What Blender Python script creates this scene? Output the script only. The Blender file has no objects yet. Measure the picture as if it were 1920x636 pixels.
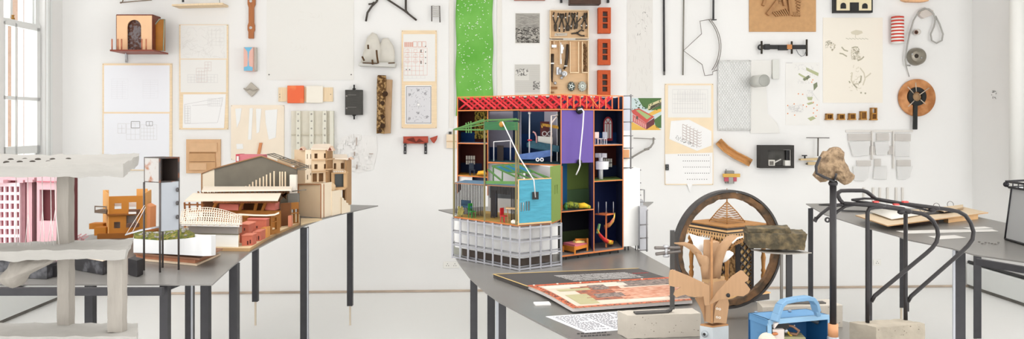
import bpy, bmesh, math, random
from mathutils import Vector as V, Matrix, noise as NZ
rnd = random.Random(7)
PI = math.pi
SC = bpy.context.scene
COL = SC.collection
# ---- measured camera: level, 1.44 m above the floor, looking along +Y, lens shifted down
F, CZ, CX, HY = 1452.0, 1.44, 960.0, 230.0
TZ = 0.84                                   # height of the table tops
cam = bpy.data.cameras.new('camera'); camo = bpy.data.objects.new('camera', cam); COL.objects.link(camo)
camo.location = (0, 0, CZ); camo.rotation_euler = (PI/2, 0, 0)
cam.sensor_width = 36; cam.lens = F/1920*36; cam.shift_y = (HY-318)/1920; cam.clip_start = 0.05; cam.clip_end = 100
SC.camera = camo

def P(px, py, d): return V(((px-CX)*d/F, d, CZ-(py-HY)*d/F))        # direction + measured distance -> point
def Q(px, d, z): return V(((px-CX)*d/F, d, z))
def T(px, py, z=TZ): return P(px, py, F*(CZ-z)/(py-HY))              # point on a level surface of height z
# ---- the room's own axes: the far wall runs 2.5 degrees off the camera
A = 0.043
WU = V((math.cos(A), math.sin(A), 0)); WO = V((math.sin(A), -math.cos(A), 0)); UP = V((0, 0, 1))
W0 = V(((900-CX)*6.6/F, 6.6, 0)); EYE = V((0, 0, CZ))
def ray(px, py, p0, n):
    r = V(((px-CX)/F, 1, -(py-HY)/F)); return EYE + r*((p0-EYE).dot(n)/r.dot(n))
def WP(px, py, off=0.0): return ray(px, py, W0+WO*off, WO)           # point on the far wall, off metres in front of it
KW = 6.6/F                                                           # metres per unit there

# ---- materials
def lin(c):
    return tuple(((x/255)/12.92 if x/255 <= .04045 else ((x/255+.055)/1.055)**2.4) for x in c)+(1,)
MC = {}
def M(c, rough=.65, metal=0, var=0.0, scale=20, bump=0, stretch=None, alpha=1, c2=None, thr=.5, soft=.1, spec=.4, trans=0, det=4):
    key = (c, rough, metal, var, scale, bump, stretch, alpha, c2, thr, soft, spec, trans)
    if key in MC: return MC[key]
    m = bpy.data.materials.new('mat_%d_%d_%d' % c); m.use_nodes = True; nt = m.node_tree; N = nt.nodes; L = nt.links
    b = N['Principled BSDF']; b.inputs['Base Color'].default_value = lin(c); b.inputs['Roughness'].default_value = rough
    b.inputs['Metallic'].default_value = metal; b.inputs['Alpha'].default_value = alpha; b.inputs['Specular IOR Level'].default_value = spec
    b.inputs['Transmission Weight'].default_value = trans
    if var or c2 or bump:
        tc = N.new('ShaderNodeTexCoord'); mp = N.new('ShaderNodeMapping'); nz = N.new('ShaderNodeTexNoise')
        nz.inputs['Scale'].default_value = scale; nz.inputs['Detail'].default_value = det
        if stretch: mp.inputs['Scale'].default_value = stretch
        L.new(tc.outputs['Object'], mp.inputs[0]); L.new(mp.outputs[0], nz.inputs['Vector'])
        if var or c2:
            rp = N.new('ShaderNodeValToRGB'); e = rp.color_ramp.elements
            if c2:
                e[0].position = max(0, thr-soft); e[1].position = min(1, thr+soft); e[0].color = lin(c); e[1].color = lin(c2)
            else:
                l = lin(c); e[0].position = .3; e[1].position = .7
                e[0].color = tuple(x*(1-var) for x in l[:3])+(1,); e[1].color = tuple(min(1, x*(1+var)) for x in l[:3])+(1,)
            L.new(nz.outputs['Fac'], rp.inputs[0]); L.new(rp.outputs[0], b.inputs['Base Color'])
        if bump:
            bp = N.new('ShaderNodeBump'); bp.inputs['Strength'].default_value = bump; bp.inputs['Distance'].default_value = .01
            L.new(nz.outputs['Fac'], bp.inputs['Height']); L.new(bp.outputs[0], b.inputs['Normal'])
    MC[key] = m; return m

# ---- mesh builder: everything is collected in room coordinates, then moved to the object's own origin
class MB:
    def __init__(s): s.v = []; s.f = []; s.mi = []; s.sm = []; s.cur = 0
    def use(s, i): s.cur = i; return s
    def add(s, vs, fs, sm=False, mi=None):
        b = len(s.v); s.v += [V(x) for x in vs]
        for k, f in enumerate(fs):
            s.f.append(tuple(b+i for i in f)); s.mi.append(s.cur if mi is None else (mi[k] if isinstance(mi, list) else mi)); s.sm.append(sm)
        return s
    def hexa(s, p, mi=None):                        # p: 4 low + 4 high corners, same winding
        return s.add(p, [(3,2,1,0),(4,5,6,7),(0,1,5,4),(1,2,6,5),(2,3,7,6),(3,0,4,7)], mi=mi)
    def box(s, c, size, rz=0, R=None, mi=None):
        R = R or Matrix.Rotation(rz, 3, 'Z'); x, y, z = (q/2 for q in size); c = V(c)
        return s.hexa([c+R@V(q) for q in ((-x,-y,-z),(x,-y,-z),(x,y,-z),(-x,y,-z),(-x,-y,z),(x,-y,z),(x,y,z),(-x,y,z))], mi)
    def prism(s, poly, vec, mside=None):
        n = len(poly); vec = V(vec); a = [V(p) for p in poly]; fs = [tuple(range(n)), tuple(range(2*n-1, n-1, -1))]
        fs += [(i, i+n, (i+1) % n+n, (i+1) % n) for i in range(n)]
        m = [s.cur]*2+[s.cur if mside is None else mside]*n
        return s.add(a+[p+vec for p in a], fs, mi=m)
    def bar(s, a, b, w, h=None, up=UP):
        a, b = V(a), V(b); h = h or w; d = (b-a).normalized(); up = V(up)
        if abs(d.dot(up)) > .98: up = V((0, 1, 0)) if abs(d.y) < .9 else V((1, 0, 0))
        sx = d.cross(up).normalized()*w/2; sy = sx.cross(d).normalized()*h/2
        return s.hexa([a-sx-sy, a+sx-sy, b+sx-sy, b-sx-sy, a-sx+sy, a+sx+sy, b+sx+sy, b-sx+sy])
    def tube(s, pts, r, n=8, closed=False):
        pts = [V(p) for p in pts]; k = len(pts); rr = r if isinstance(r, (list, tuple)) else [r]*k
        tang = []
        for i in range(k):
            a = pts[(i-1) % k] if (closed or i > 0) else pts[i]; b = pts[(i+1) % k] if (closed or i < k-1) else pts[i]
            t = (b-a); tang.append(t.normalized() if t.length > 1e-9 else V((0, 0, 1)))
        u = tang[0].cross(UP)
        if u.length < .1: u = tang[0].cross(V((1, 0, 0)))
        u.normalize(); vs = []
        for i in range(k):
            u = (u-tang[i]*u.dot(tang[i])); u = u.normalized() if u.length > 1e-6 else tang[i].orthogonal().normalized()
            w = tang[i].cross(u)
            vs += [pts[i]+(u*math.cos(2*PI*j/n)+w*math.sin(2*PI*j/n))*rr[i] for j in range(n)]
        fs = []
        for i in range(k if closed else k-1):
            j2 = (i+1) % k
            fs += [(i*n+j, i*n+(j+1) % n, j2*n+(j+1) % n, j2*n+j) for j in range(n)]
        s.add(vs, fs, True)
        if not closed:
            b = len(s.v)-len(vs)
            s.f += [tuple(b+j for j in range(n-1, -1, -1)), tuple(b+(k-1)*n+j for j in range(n))]; s.mi += [s.cur]*2; s.sm += [False]*2
        return s
    def lathe(s, prof, base, n=20, axis=(0, 0, 1), amp=0, sm=True):        # prof: (radius, height)
        ax = V(axis).normalized(); u = ax.orthogonal().normalized(); w = ax.cross(u); base = V(base); vs = []
        for r, h in prof: vs += [base+ax*h+(u*math.cos(2*PI*j/n)+w*math.sin(2*PI*j/n))*max(r, 1e-5) for j in range(n)]
        k = len(prof); fs = [(i*n+j, i*n+(j+1) % n, (i+1)*n+(j+1) % n, (i+1)*n+j) for i in range(k-1) for j in range(n)]
        fs += [tuple(range(n-1, -1, -1)), tuple((k-1)*n+j for j in range(n))]
        return s.add(vs, fs, sm)
    def ring(s, c, axis, prof, n=48, amp=0, a0=0, a1=2*PI, up=UP):           # prof: closed section of (radius, along axis)
        ax = V(axis).normalized(); u = V(up); u = (u-ax*u.dot(ax)).normalized(); w = ax.cross(u); c = V(c); k = len(prof); full = abs(a1-a0-2*PI) < 1e-6
        m = n if full else n+1; vs = []
        for i in range(m):
            a = a0+(a1-a0)*i/n; e = u*math.cos(a)+w*math.sin(a)
            for r, h in prof: vs.append(c+e*(r+(NZ.noise(V((a*7, r*90, h*60)))*amp if amp else 0))+ax*h)
        fs = [(i*k+j, i*k+(j+1) % k, ((i+1) % m)*k+(j+1) % k, ((i+1) % m)*k+j) for i in range(n) for j in range(k)]
        if not full: fs += [tuple(range(k-1, -1, -1)), tuple((m-1)*k+j for j in range(k))]
        return s.add(vs, fs)
    def ball(s, c, r, n=10, sq=(1, 1, 1), amp=0, fr=30, R=None):
        c = V(c); vs = []; R = R or Matrix.Identity(3)
        for i in range(n+1):
            t = PI*i/n
            for j in range(2*n):
                a = PI*j/n; e = V((math.sin(t)*math.cos(a), math.sin(t)*math.sin(a), math.cos(t)))
                k = 1+(amp*NZ.noise(e*fr*.1+c*9) if amp else 0)
                vs.append(c+R@V((e.x*sq[0], e.y*sq[1], e.z*sq[2]))*r*k)
        return s.add(vs, [(i*2*n+j, i*2*n+(j+1) % (2*n), (i+1)*2*n+(j+1) % (2*n), (i+1)*2*n+j) for i in range(n) for j in range(2*n)], True)
    def slab(s, p, n=(8, 4, 2), amp=.004, fr=25):    # hexahedron with subdivided, uneven faces
        p = [V(q) for q in p]; cen = sum(p, V())/8
        def tri(a, b, c):
            lo = p[0].lerp(p[1], a).lerp(p[3].lerp(p[2], a), b); hi = p[4].lerp(p[5], a).lerp(p[7].lerp(p[6], a), b)
            q = lo.lerp(hi, c); return q+NZ.noise_vector(q*fr)*amp
        def face(fn, na, nb):
            vs = [tri(*fn(i/na, j/nb)) for j in range(nb+1) for i in range(na+1)]
            s.add(vs, [(j*(na+1)+i, j*(na+1)+i+1, (j+1)*(na+1)+i+1, (j+1)*(na+1)+i) for j in range(nb) for i in range(na)], True)
        x, y, z = n
        face(lambda a, b: (a, 1-b, 0), x, y); face(lambda a, b: (a, b, 1), x, y)
        face(lambda a, b: (a, 0, b), x, z); face(lambda a, b: (1-a, 1, b), x, z)
        face(lambda a, b: (0, 1-a, b), y, z); face(lambda a, b: (1, a, b), y, z); return s
    def lump(s, outline, vec, k=6, amp=.004, fr=40, pw=2.2, sm=True):               # closed outline given real depth, rounded front and back
        o = [V(p) for p in outline]; q = []
        for i in range(len(o)):
            a, b = o[i], o[(i+1) % len(o)]; q += [a, a.lerp(b, .5)]
        o = q; n = len(o); cen = sum(o, V())/n; vec = V(vec); vs = []
        for i in range(k+1):
            t = -1+2*i/k; sc = max(.02, (1-abs(t)**pw))**(1/pw)
            for p in o:
                x = cen+(p-cen)*sc+vec*t*.5; vs.append(x+NZ.noise_vector(x*fr)*amp)
        fs = [(i*n+j, i*n+(j+1) % n, (i+1)*n+(j+1) % n, (i+1)*n+j) for i in range(k) for j in range(n)]
        fs += [tuple(range(n-1, -1, -1)), tuple(k*n+j for j in range(n))]
        return s.add(vs, fs, sm)
    def sheet(s, rows, th=.0015):                   # grid of points -> thin sheet with thickness
        n = len(rows); m = len(rows[0]); g = [V(p) for r in rows for p in r]
        def nor(i, j):
            a = g[min(i+1, n-1)*m+j]-g[max(i-1, 0)*m+j]; b = g[i*m+min(j+1, m-1)]-g[i*m+max(j-1, 0)]; return a.cross(b).normalized()
        back = [g[i*m+j]+nor(i, j)*th for i in range(n) for j in range(m)]; N = n*m; fs = []
        for i in range(n-1):
            for j in range(m-1):
                a = (i*m+j, i*m+j+1, (i+1)*m+j+1, (i+1)*m+j); fs += [a, tuple(N+x for x in reversed(a))]
        edge = [j for j in range(m)]+[i*m+m-1 for i in range(1, n)]+[(n-1)*m+j for j in range(m-2, -1, -1)]+[i*m for i in range(n-2, 0, -1)]
        fs += [(edge[i], edge[(i+1) % len(edge)], N+edge[(i+1) % len(edge)], N+edge[i]) for i in range(len(edge))]
        return s.add(g+back, fs, True)
    # -- on the far wall
    def wbox(s, x0, y0, x1, y1, o0, o1):
        return s.wpoly([(x0, y1), (x1, y1), (x1, y0), (x0, y0)], o0, o1)
    def wpoly(s, pts, o0, o1, mside=None): return s.prism([WP(x, y, o1) for x, y in pts], -WO*(o1-o0), mside)
    def wline(s, x0, y0, x1, y1, w, off):           # one ink stroke, w units wide
        dx, dy = x1-x0, y1-y0; l = math.hypot(dx, dy) or 1; nx, ny = -dy/l*w/2, dx/l*w/2
        return s.add([WP(x0-nx, y0-ny, off), WP(x1-nx, y1-ny, off), WP(x1+nx, y1+ny, off), WP(x0+nx, y0+ny, off)], [(0, 1, 2, 3)])
    def wrect(s, x0, y0, x1, y1, w, off):
        for a in ((x0, y0, x1, y0), (x1, y0, x1, y1), (x1, y1, x0, y1), (x0, y1, x0, y0)): s.wline(*a, w, off)
        return s
    def wtube(s, pts, r, off, n=6): return s.tube([WP(x, y, off) for x, y in pts], r, n)
    def build(s, name, mats, parent=None, bev=0, origin=None):
        """one mesh object; as a part it takes its thing's origin, as a thing its own base"""
        inv = None
        if parent is not None:
            root = parent
            while root.parent: root = root.parent
            inv = (Matrix.Translation(root.location) @ Matrix.Rotation(root.rotation_euler.z, 4, 'Z')).inverted()
            vs = [inv @ v for v in s.v]; loc = None
        else:
            if origin is None:
                lo = V((min(v[i] for v in s.v) for i in range(3))); hi = V((max(v[i] for v in s.v) for i in range(3)))
                origin = V(((lo.x+hi.x)/2, (lo.y+hi.y)/2, lo.z))
            loc = V(origin); vs = [v-loc for v in s.v]
        me = bpy.data.meshes.new(name); me.from_pydata([tuple(v) for v in vs], [], s.f); me.validate()
        for m in (mats if isinstance(mats, (list, tuple)) else [mats]): me.materials.append(m)
        if len(me.polygons) == len(s.f):
            me.polygons.foreach_set('material_index', s.mi); me.polygons.foreach_set('use_smooth', s.sm)
        bm = bmesh.new(); bm.from_mesh(me); bmesh.ops.recalc_face_normals(bm, faces=bm.faces); bm.to_mesh(me); bm.free()
        o = bpy.data.objects.new(name, me); COL.objects.link(o)
        if parent is not None: o.parent = parent
        else: o.location = loc
        if bev:
            b = o.modifiers.new('bevel', 'BEVEL'); b.width = bev; b.segments = 2; b.limit_method = 'ANGLE'
        return o

def tag(o, label, cat, group=None):
    o['label'] = label; o['category'] = cat
    if group: o['group'] = group
    return o
def thing(name, label, cat, loc, rz=0, group=None):
    o = bpy.data.objects.new(name, None); COL.objects.link(o); o.empty_display_size = .05
    o.location = loc; o.rotation_euler = (0, 0, rz); return tag(o, label, cat, group)
def one(mb, name, label, cat, mats, group=None, bev=0): return tag(mb.build(name, mats, bev=bev), label, cat, group)
def part(mb, name, mats, parent, bev=0, label=None):
    o = mb.build(name, mats, parent, bev)
    if label: o['label'] = label
    return o
def struct(mb, name, mats, parent=None, bev=0):
    o = mb.build(name, mats, parent, bev)
    if parent is None: o['kind'] = 'structure'
    return o
def dup(root, loc, label=None):
    def cp(o, par):
        c = o.copy(); COL.objects.link(c)
        if par: c.parent = par
        for ch in o.children: cp(ch, c)
        return c
    r = cp(root, None); r.location = loc
    if label: r['label'] = label
    return r
def arc(cx, cy, rx, ry, a0, a1, n): return [(cx+rx*math.cos(a0+(a1-a0)*i/n), cy-ry*math.sin(a0+(a1-a0)*i/n)) for i in range(n+1)]

# ---- shared materials
PAPER = M((244, 243, 242), .8); PAPERW = M((238, 236, 232), .8); CREAM = M((241, 234, 221), .8)
PINE = M((240, 216, 180), .6, var=.06, scale=8, stretch=(1, 1, 12)); PINEX = M((238, 214, 178), .6, var=.07, scale=8, stretch=(14, 1, 1))
INK = M((214, 212, 211), .8); INKD = M((120, 115, 112), .8); INKP = M((218, 204, 198), .8)
STEEL = M((62, 61, 62), .5, .3, var=.15, scale=30); BLACK = M((30, 29, 30), .5, var=.2, scale=30); GREYM = M((140, 140, 142), .4, .6, var=.1, scale=40)
SILVER = M((190, 191, 194), .35, .7, var=.1, scale=40); CARD = M((200, 156, 110), .85, var=.06, scale=30, stretch=(1, 1, 1)); CARD2 = M((176, 132, 90), .85, var=.06, scale=30)
WHITE = M((240, 240, 238), .6); CONC = M((196, 188, 174), .9, var=.1, scale=30, bump=.5); BRASS = M((176, 128, 58), .45, .4, var=.2, scale=60)
WIREG = M((120, 116, 112), .5, .4)
# ================= the setting =================
WALLM = M((240, 239, 237), .9, var=.012, scale=2.5, bump=.03)
CL, CR = WP(117, 547), WP(1823, 536)
CL.z = CR.z = 0
def LW(px, py, off=0): return ray(px, py, CL+WU*off, WU)             # on the wall with the sash window
def RW(px, py, off=0): return ray(px, py, CR-WU*off, WU)
def sL(px): return (LW(px, 300)-CL).dot(WO)
H = 3.3
b = MB(); b.prism([CL-WU*.2-WO*.2, CR+WU*.2-WO*.2, CR+WU*.2+WO*8.5, CL-WU*.2+WO*8.5], V((0, 0, -.1)))
struct(b, 'floor', M((250, 250, 248), .38, var=.008, scale=3, spec=.35))
b = MB(); b.prism([CL-WU*.2, CR+WU*.2, CR+WU*.2+UP*H, CL-WU*.2+UP*H], -WO*.15); struct(b, 'wall_back', WALLM)
b = MB(); b.prism([CL-WU*.2-WO*.1+UP*H, CR+WU*.2-WO*.1+UP*H, CR+WU*.2+WO*8.5+UP*H, CL-WU*.2+WO*8.5+UP*H], UP*.1); struct(b, 'ceiling', M((243, 241, 238), .9))
def wseg(b, c, dirn, s0, s1, z0, z1, th):
    b.prism([c+WO*s0+UP*z0, c+WO*s1+UP*z0, c+WO*s1+UP*z1, c+WO*s0+UP*z1], dirn*th)
s0, s1 = sL(84), sL(7); zs, zt = 1.17, 3.0
b = MB()
for q in ((0, s0, 0, H), (s0, s1, 0, zs), (s0, s1, zt, H), (s1, 8.5, 0, H)): wseg(b, CL, -WU, *q, .16)
struct(b, 'wall_left', WALLM)
b = MB(); wseg(b, CR, WU, 0, 8.5, 0, H, .15); struct(b, 'wall_right', WALLM)
# window casing above its sill at the right-hand wall
b = MB(); p0 = RW(1907, 300, .06); p0.z = .9; b.lathe([(.055, 0), (.055, H-.9)], p0, 20); struct(b, 'trim_1', M((238, 237, 233), .6))
b = MB(); b.prism([CL+UP*.002, CR+UP*.002, CR+UP*.018, CL+UP*.018], WO*.012); struct(b, 'baseboard_back', M((196, 178, 160), .8, var=.25, scale=4))
# ---- sash window: frame, two sashes with bars, glass
FR = M((236, 238, 236), .5)
def wl(s, z, o=0): return CL+WO*s+UP*z+WU*o
wf = MB(); g = .03
for a, c in (((s0, zs), (s0, zt)), ((s1, zs), (s1, zt)), ((s0, zs), (s1, zs)), ((s0, zt), (s1, zt))): wf.bar(wl(*a, -.06), wl(*c, -.06), .035, .10, up=WO)
for s in (s0-.035, s0-.075): wf.bar(wl(s, 1.0, .006), wl(s, 3.1, .006), .03, .012, up=WU)
wf.bar(wl(s0-.1, zs-.02, .03), wl(s1+.1, zs-.02, .03), .12, .03)
wo_ = wf.build('window_1', [FR]); wo_['kind'] = 'structure'
zm = 2.19; zr = 1.625
def sash(z0, z1, o, rails, name):
    b = MB()
    a, c = s0+.02, s1-.02; m = sL(37)
    for s, w in ((a+.02, .045), (c-.02, .045), (m, .026)): b.bar(wl(s, z0, o), wl(s, z1, o), w, .03, up=WU)
    for z, w in rails: b.bar(wl(a, z, o), wl(c, z, o), .03, w)
    b.build(name, [FR], wo_)
    b = MB(); b.hexa([wl(a, z0, o-.003), wl(c, z0, o-.003), wl(c, z0, o+.003), wl(a, z0, o+.003), wl(a, z1, o-.003), wl(c, z1, o-.003), wl(c, z1, o+.003), wl(a, z1, o+.003)])
    b.build('glass_pane', [M((250, 252, 252), .02, alpha=.08, spec=.3)], wo_)
sash(zs+.03, zm, -.04, ((zs+.06, .06), (zr, .026), (zm, .05)), 'lower_sash')
sash(zm, zt, -.075, ((zm+.01, .045), (2.6, .026), (zt-.04, .05)), 'upper_sash')
b = MB(); b.lathe([(.012, 0), (.014, .012), (.006, .02), (.012, .035)], wl(sL(36)+.01, zm+.025, -.04), 12); b.build('sash_catch', [BRASS], wo_)
# the street front across from the window
b = MB(); o = CL-WU*3.2
b.prism([o+WO*-3+UP*-1, o+WO*4+UP*-1, o+WO*4+UP*6, o+WO*-3+UP*6], -WU*.3)
b.use(1)
for px_ in (53, 24):
    c = ray(px_, 200, o, WU); c.z = 0; b.bar(c+UP*-1, c+UP*6, .14, .06, up=WU)
b.use(2)
for k in range(4):
    for z in (.6, 2.2, 3.8): c = o+WO*(-1.9+k*1.4)+UP*z+WU*.02; b.prism([c+WO*-.3, c+WO*.3, c+WO*.3+UP*.9, c+WO*-.3+UP*.9], WU*.02)
e = b.build('building_outside', [M((244, 242, 238), .9), M((150, 122, 102), .9, var=.15, scale=20), M((214, 218, 220), .3)]); e['kind'] = 'structure'
# ---- low heaters along the side walls, with a dark pipe on top
def heater(c, side, sa, sb, label):
    q = WU*side
    t = thing('skirting_heater', label, 'heater', c+WO*((sa+sb)/2)+q*.05)
    b = MB(); b.prism([c+WO*sa+q*.004+UP*.03, c+WO*sb+q*.004+UP*.03, c+WO*sb+q*.004+UP*.21, c+WO*sa+q*.004+UP*.21], q*.07); part(b, 'casing', M((226, 228, 226), .5), t, .008)
    b = MB(); b.prism([c+WO*sa+q*.01, c+WO*sb+q*.01, c+WO*sb+q*.01+UP*.03, c+WO*sa+q*.01+UP*.03], q*.04); part(b, 'plinth', M((120, 116, 110), .8, var=.3, scale=6), t)
    b = MB(); b.tube([c+WO*sa+q*.05+UP*.225, c+WO*sb+q*.05+UP*.225], .014, 10); part(b, 'pipe', BLACK, t)
heater(CR, -1, .03, 2.6, 'long white skirting heater low on the wall under the table by the window casing')
heater(CL, 1, .05, 2.6, 'long white skirting heater low on the wall under the sash window')
def wall_socket(x0, y0, x1, y1, label, cat='socket'):
    t = thing('wall_socket', label, cat, WP((x0+x1)/2, y1), A)
    b = MB(); b.wbox(x0, y0, x1, y1, .001, .009); part(b, 'faceplate', M((240, 238, 232), .4), t, .002)
    b = MB()
    for fx in ((.27, .73) if x1-x0 > 20 else (.5,)):
        x = x0+(x1-x0)*fx; h = (y1-y0)
        for dx, dy in ((0, .32), (-2, .62), (2, .62)): b.wbox(x+dx-.6, y0+h*dy-.8, x+dx+.6, y0+h*dy+.8, .008, .0095)
    part(b, 'pin_holes', INKD, t)
wall_socket(831, 491, 861, 503, 'white double wall socket low on the wall beside the centre table')
wall_socket(1638, 487, 1652, 498, 'small white single wall socket below the table with the ring binder')
b = MB(); rr = random.Random(3)
for k in range(9):
    x, y = 1860+rr.uniform(-3, 9), 176+rr.uniform(-6, 8); p, q = RW(x, y, .004), RW(x+rr.uniform(-4, 4), y+rr.uniform(-4, 4), .004); b.tube([p, q], .002, 4)
one(b, 'wire_scrap', 'tiny tangle of wire scraps stuck on the bare side wall', 'wire', INKD)

# ================= the steel tables =================
TOPM = M((127, 124, 120), .3, .2, var=.04, scale=5, spec=.5)
LEGM = M((58, 57, 60), .5, .3, var=.1, scale=20)
def leg(t, px, wpx, d, zb=0.0, ext=False, w=None):
    w = w or wpx*d/F; c = Q(px, d, 0); h = w/2; b = MB(); th = .006
    L = [(-h, -h), (h, -h), (h, h), (h-th, h), (h-th, -h+th), (-h, -h+th)]
    b.prism([V((c.x+x, c.y+y, zb)) for x, y in L], UP*(TZ-.007-zb)); o = part(b, 'leg', LEGM, t)
    if ext:
        b = MB(); b.box(c+UP*(zb/2+.01), (.011, .011, zb+.02)); e = b.build('leg_extension', [M((214, 200, 180), .7)], o)
TBL = []
def table(label, pts, legs, rails=()):
    poly = [T(*p) for p in pts]; cx = sum(p.x for p in poly)/len(poly); cy = sum(p.y for p in poly)/len(poly)
    t = thing('steel_table', label, 'table', (cx, cy, 0)); TBL.append(t)
    b = MB(); b.prism([p.copy() for p in poly], V((0, 0, -.006))); part(b, 'tabletop', TOPM, t)
    for l in legs: leg(t, *l)
    for a, c in rails:
        b = MB(); b.bar(a-UP*.022, c-UP*.022, .02, .028); part(b, 'rail', LEGM, t)
    return t
table('long curved grey steel table carrying the timber and orange building models',
      [(-160, 533), (398, 533), (433, 501), (468, 473), (522, 445), (562, 427), (606, 410), (659, 397), (709, 385.5), (659, 384), (540, 385), (470, 386), (420, 394), (340, 417), (290, 425), (200, 435), (150, 444), (60, 462), (-160, 475)],
      [(310, 15, 2.90), (356, 13, 3.9), (386, 15, 3.2), (439.5, 15, 3.34), (479, 10, 5.5, .17, True), (571, 13, 4.5), (656.5, 10, 5.5, .14, True), (170, 15, 3.4), (-60, 15, 3.0)],
      [(T(-150, 535.5), T(306, 535.5)), (T(312, 527), T(440, 478))])
table('curved grey steel table carrying the coloured dollhouse model and the open folio',
      [(850, 452), (851, 477), (860, 493), (882, 522), (910, 547), (937, 566), (975, 586), (1019, 609), (1065, 632), (1150, 672), (1300, 745), (1950, 770), (1800, 655), (1736, 638), (1660, 619), (1590, 604), (1500, 587), (1420, 567), (1340, 540), (1258, 503.5), (1225, 486), (1199, 471), (1160, 450)],
      [(888.5, 13, 3.0), (921, 14, 3.1), (942, 14, 2.70), (1165, 15, 3.6), (1500, 20, 2.25)])
table('grey steel table behind the dollhouse model with only its pointed ends showing',
      [(822, 393.5), (900, 388), (1060, 381), (1225, 378.5), (1212, 389), (1165, 404), (1100, 414), (980, 420), (900, 412), (850, 401)],
      [(887, 10, 4.95), (1085, 11, 4.9), (1120, 11, 5.2), (1150, 11, 5.0)])
table('grey steel table by the side wall holding the ring binder and papers',
      [(1511, 382), (1546, 402), (1618, 425), (1682, 442), (1700, 449), (1786, 466), (1829, 478), (1920, 491), (2080, 520), (2080, 460), (1990, 440), (1920, 425), (1879, 416.5), (1837, 407.5), (1750, 394), (1620, 384), (1560, 381)],
      [(1518.5, 9, 5.5), (1626.5, 12, 4.5), (1690, 10, 5.45, .14, True), (1795.5, 19, 3.72), (1829, 14, 4.75, .12, True), (1990, 16, 3.5)],
      [(T(1832, 481.5), T(2070, 522))])
for i, px, d, w in ((0, 360, 3.88, .008), (0, 577, 4.47, .007), (1, 932, 3.02, .013), (3, 1788.5, 3.69, .010)):
    c = Q(px, d, 0); b = MB(); b.bar(c+UP*.001, c+UP*(TZ-.008), w, .008, up=(0, 1, 0)); part(b, 'silver_strip', M((176, 178, 184), .4, .4), TBL[i])
# ================= light =================
wd = bpy.data.worlds.new('daylight'); SC.world = wd; wd.use_nodes = True
wd.node_tree.nodes['Background'].inputs[0].default_value = (1, 1, .995, 1); wd.node_tree.nodes['Background'].inputs[1].default_value = 1.75
def area(name, loc, target, sx, sy, power, col=(1, 1, 1)):
    l = bpy.data.lights.new(name, 'AREA'); l.shape = 'RECTANGLE'; l.size = sx; l.size_y = sy; l.energy = power; l.color = col
    o = bpy.data.objects.new(name, l); COL.objects.link(o); o.location = loc; o.rotation_euler = (V(target)-V(loc)).to_track_quat('-Z', 'Y').to_euler(); return o
area('window_daylight', (-3.6, 3.0, 1.7), (0, 4.6, .2), 2.8, 1.8, 40, (.97, .985, 1))
area('window_daylight', (3.8, 2.6, 1.7), (.6, 4.8, .2), 2.8, 1.8, 38, (.99, .995, 1))
area('ceiling_fill', (0, 3.2, 3.27), (0, 3.6, 0), 6.0, 3.6, 54, (1, 1, 1)).data.spread = math.radians(115)  # unseen fill lamp added under the closed ceiling to brighten floor and tops
SC.view_settings.view_transform = 'Standard'; SC.view_settings.look = 'None'; SC.view_settings.gamma = 1; SC.view_settings.use_curve_mapping = False
SC.view_settings.exposure = 0.55
SC.cycles.use_denoising = True; SC.cycles.max_bounces = 8; SC.cycles.transparent_max_bounces = 12
# ================= things on the far wall =================
R3 = random.Random(11)
def frame_board(x0, y0, x1, y1, label, o=.012, mat=PINE, name='pine_board', dots=True, cat='board'):
    t = thing(name, label, cat, WP((x0+x1)/2, y1), A)
    b = MB(); b.wbox(x0, y0, x1, y1, .001, o); part(b, 'panel', mat, t)
    if dots:
        for x, y in ((x0+1.4, y0+1.4), (x1-1.4, y0+1.4), (x0+1.4, y1-1.4), (x1-1.4, y1-1.4)):
            b = MB(); b.lathe([(.003, 0), (.002, .001)], WP(x, y, o), 8, WO); part(b, 'screw_head', INKD, t)
    return t
def drawing(x0, y0, x1, y1, label, ink, o0=.0125, o1=.0135, mat=PAPER, name='drawing_sheet', cat='drawing', mats=(INK, INKD, INKP), group=None, poly=None):
    b = MB(); b.wpoly(poly or [(x0, y1), (x1, y1), (x1, y0), (x0, y0)], o0, o1)
    ink(b, o1+.0004); return one(b, name, label, cat, [mat]+list(mats), group)
def facade(b, o, x0, y0, x1, y1, nx, ny, w=.5, m=1, jit=0.2):
    b.use(m); b.wrect(x0, y0, x1, y1, w, o)
    for i in range(1, nx): x = x0+(x1-x0)*i/nx; b.wline(x, y0+R3.uniform(0, jit)*(y1-y0), x, y1, w, o)
    for j in range(1, ny): y = y0+(y1-y0)*j/ny; b.wline(x0, y, x1-R3.uniform(0, jit)*(x1-x0), y, w, o)
def scrib(b, o, x0, y0, x1, y1, n, w=.5, m=1, l=8, ang=None):
    b.use(m)
    for _ in range(n):
        x, y = R3.uniform(x0, x1), R3.uniform(y0, y1); a = R3.choice(ang) if ang else R3.uniform(0, PI); k = R3.uniform(.3, 1)*l
        b.wline(x, y, min(max(x+k*math.cos(a), x0), x1), min(max(y+k*math.sin(a), y0), y1), w, o)
def dots(b, o, pts, s=1.2, m=2):
    b.use(m)
    for x, y in pts: b.wline(x-s/2, y, x+s/2, y, s, o)

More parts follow.
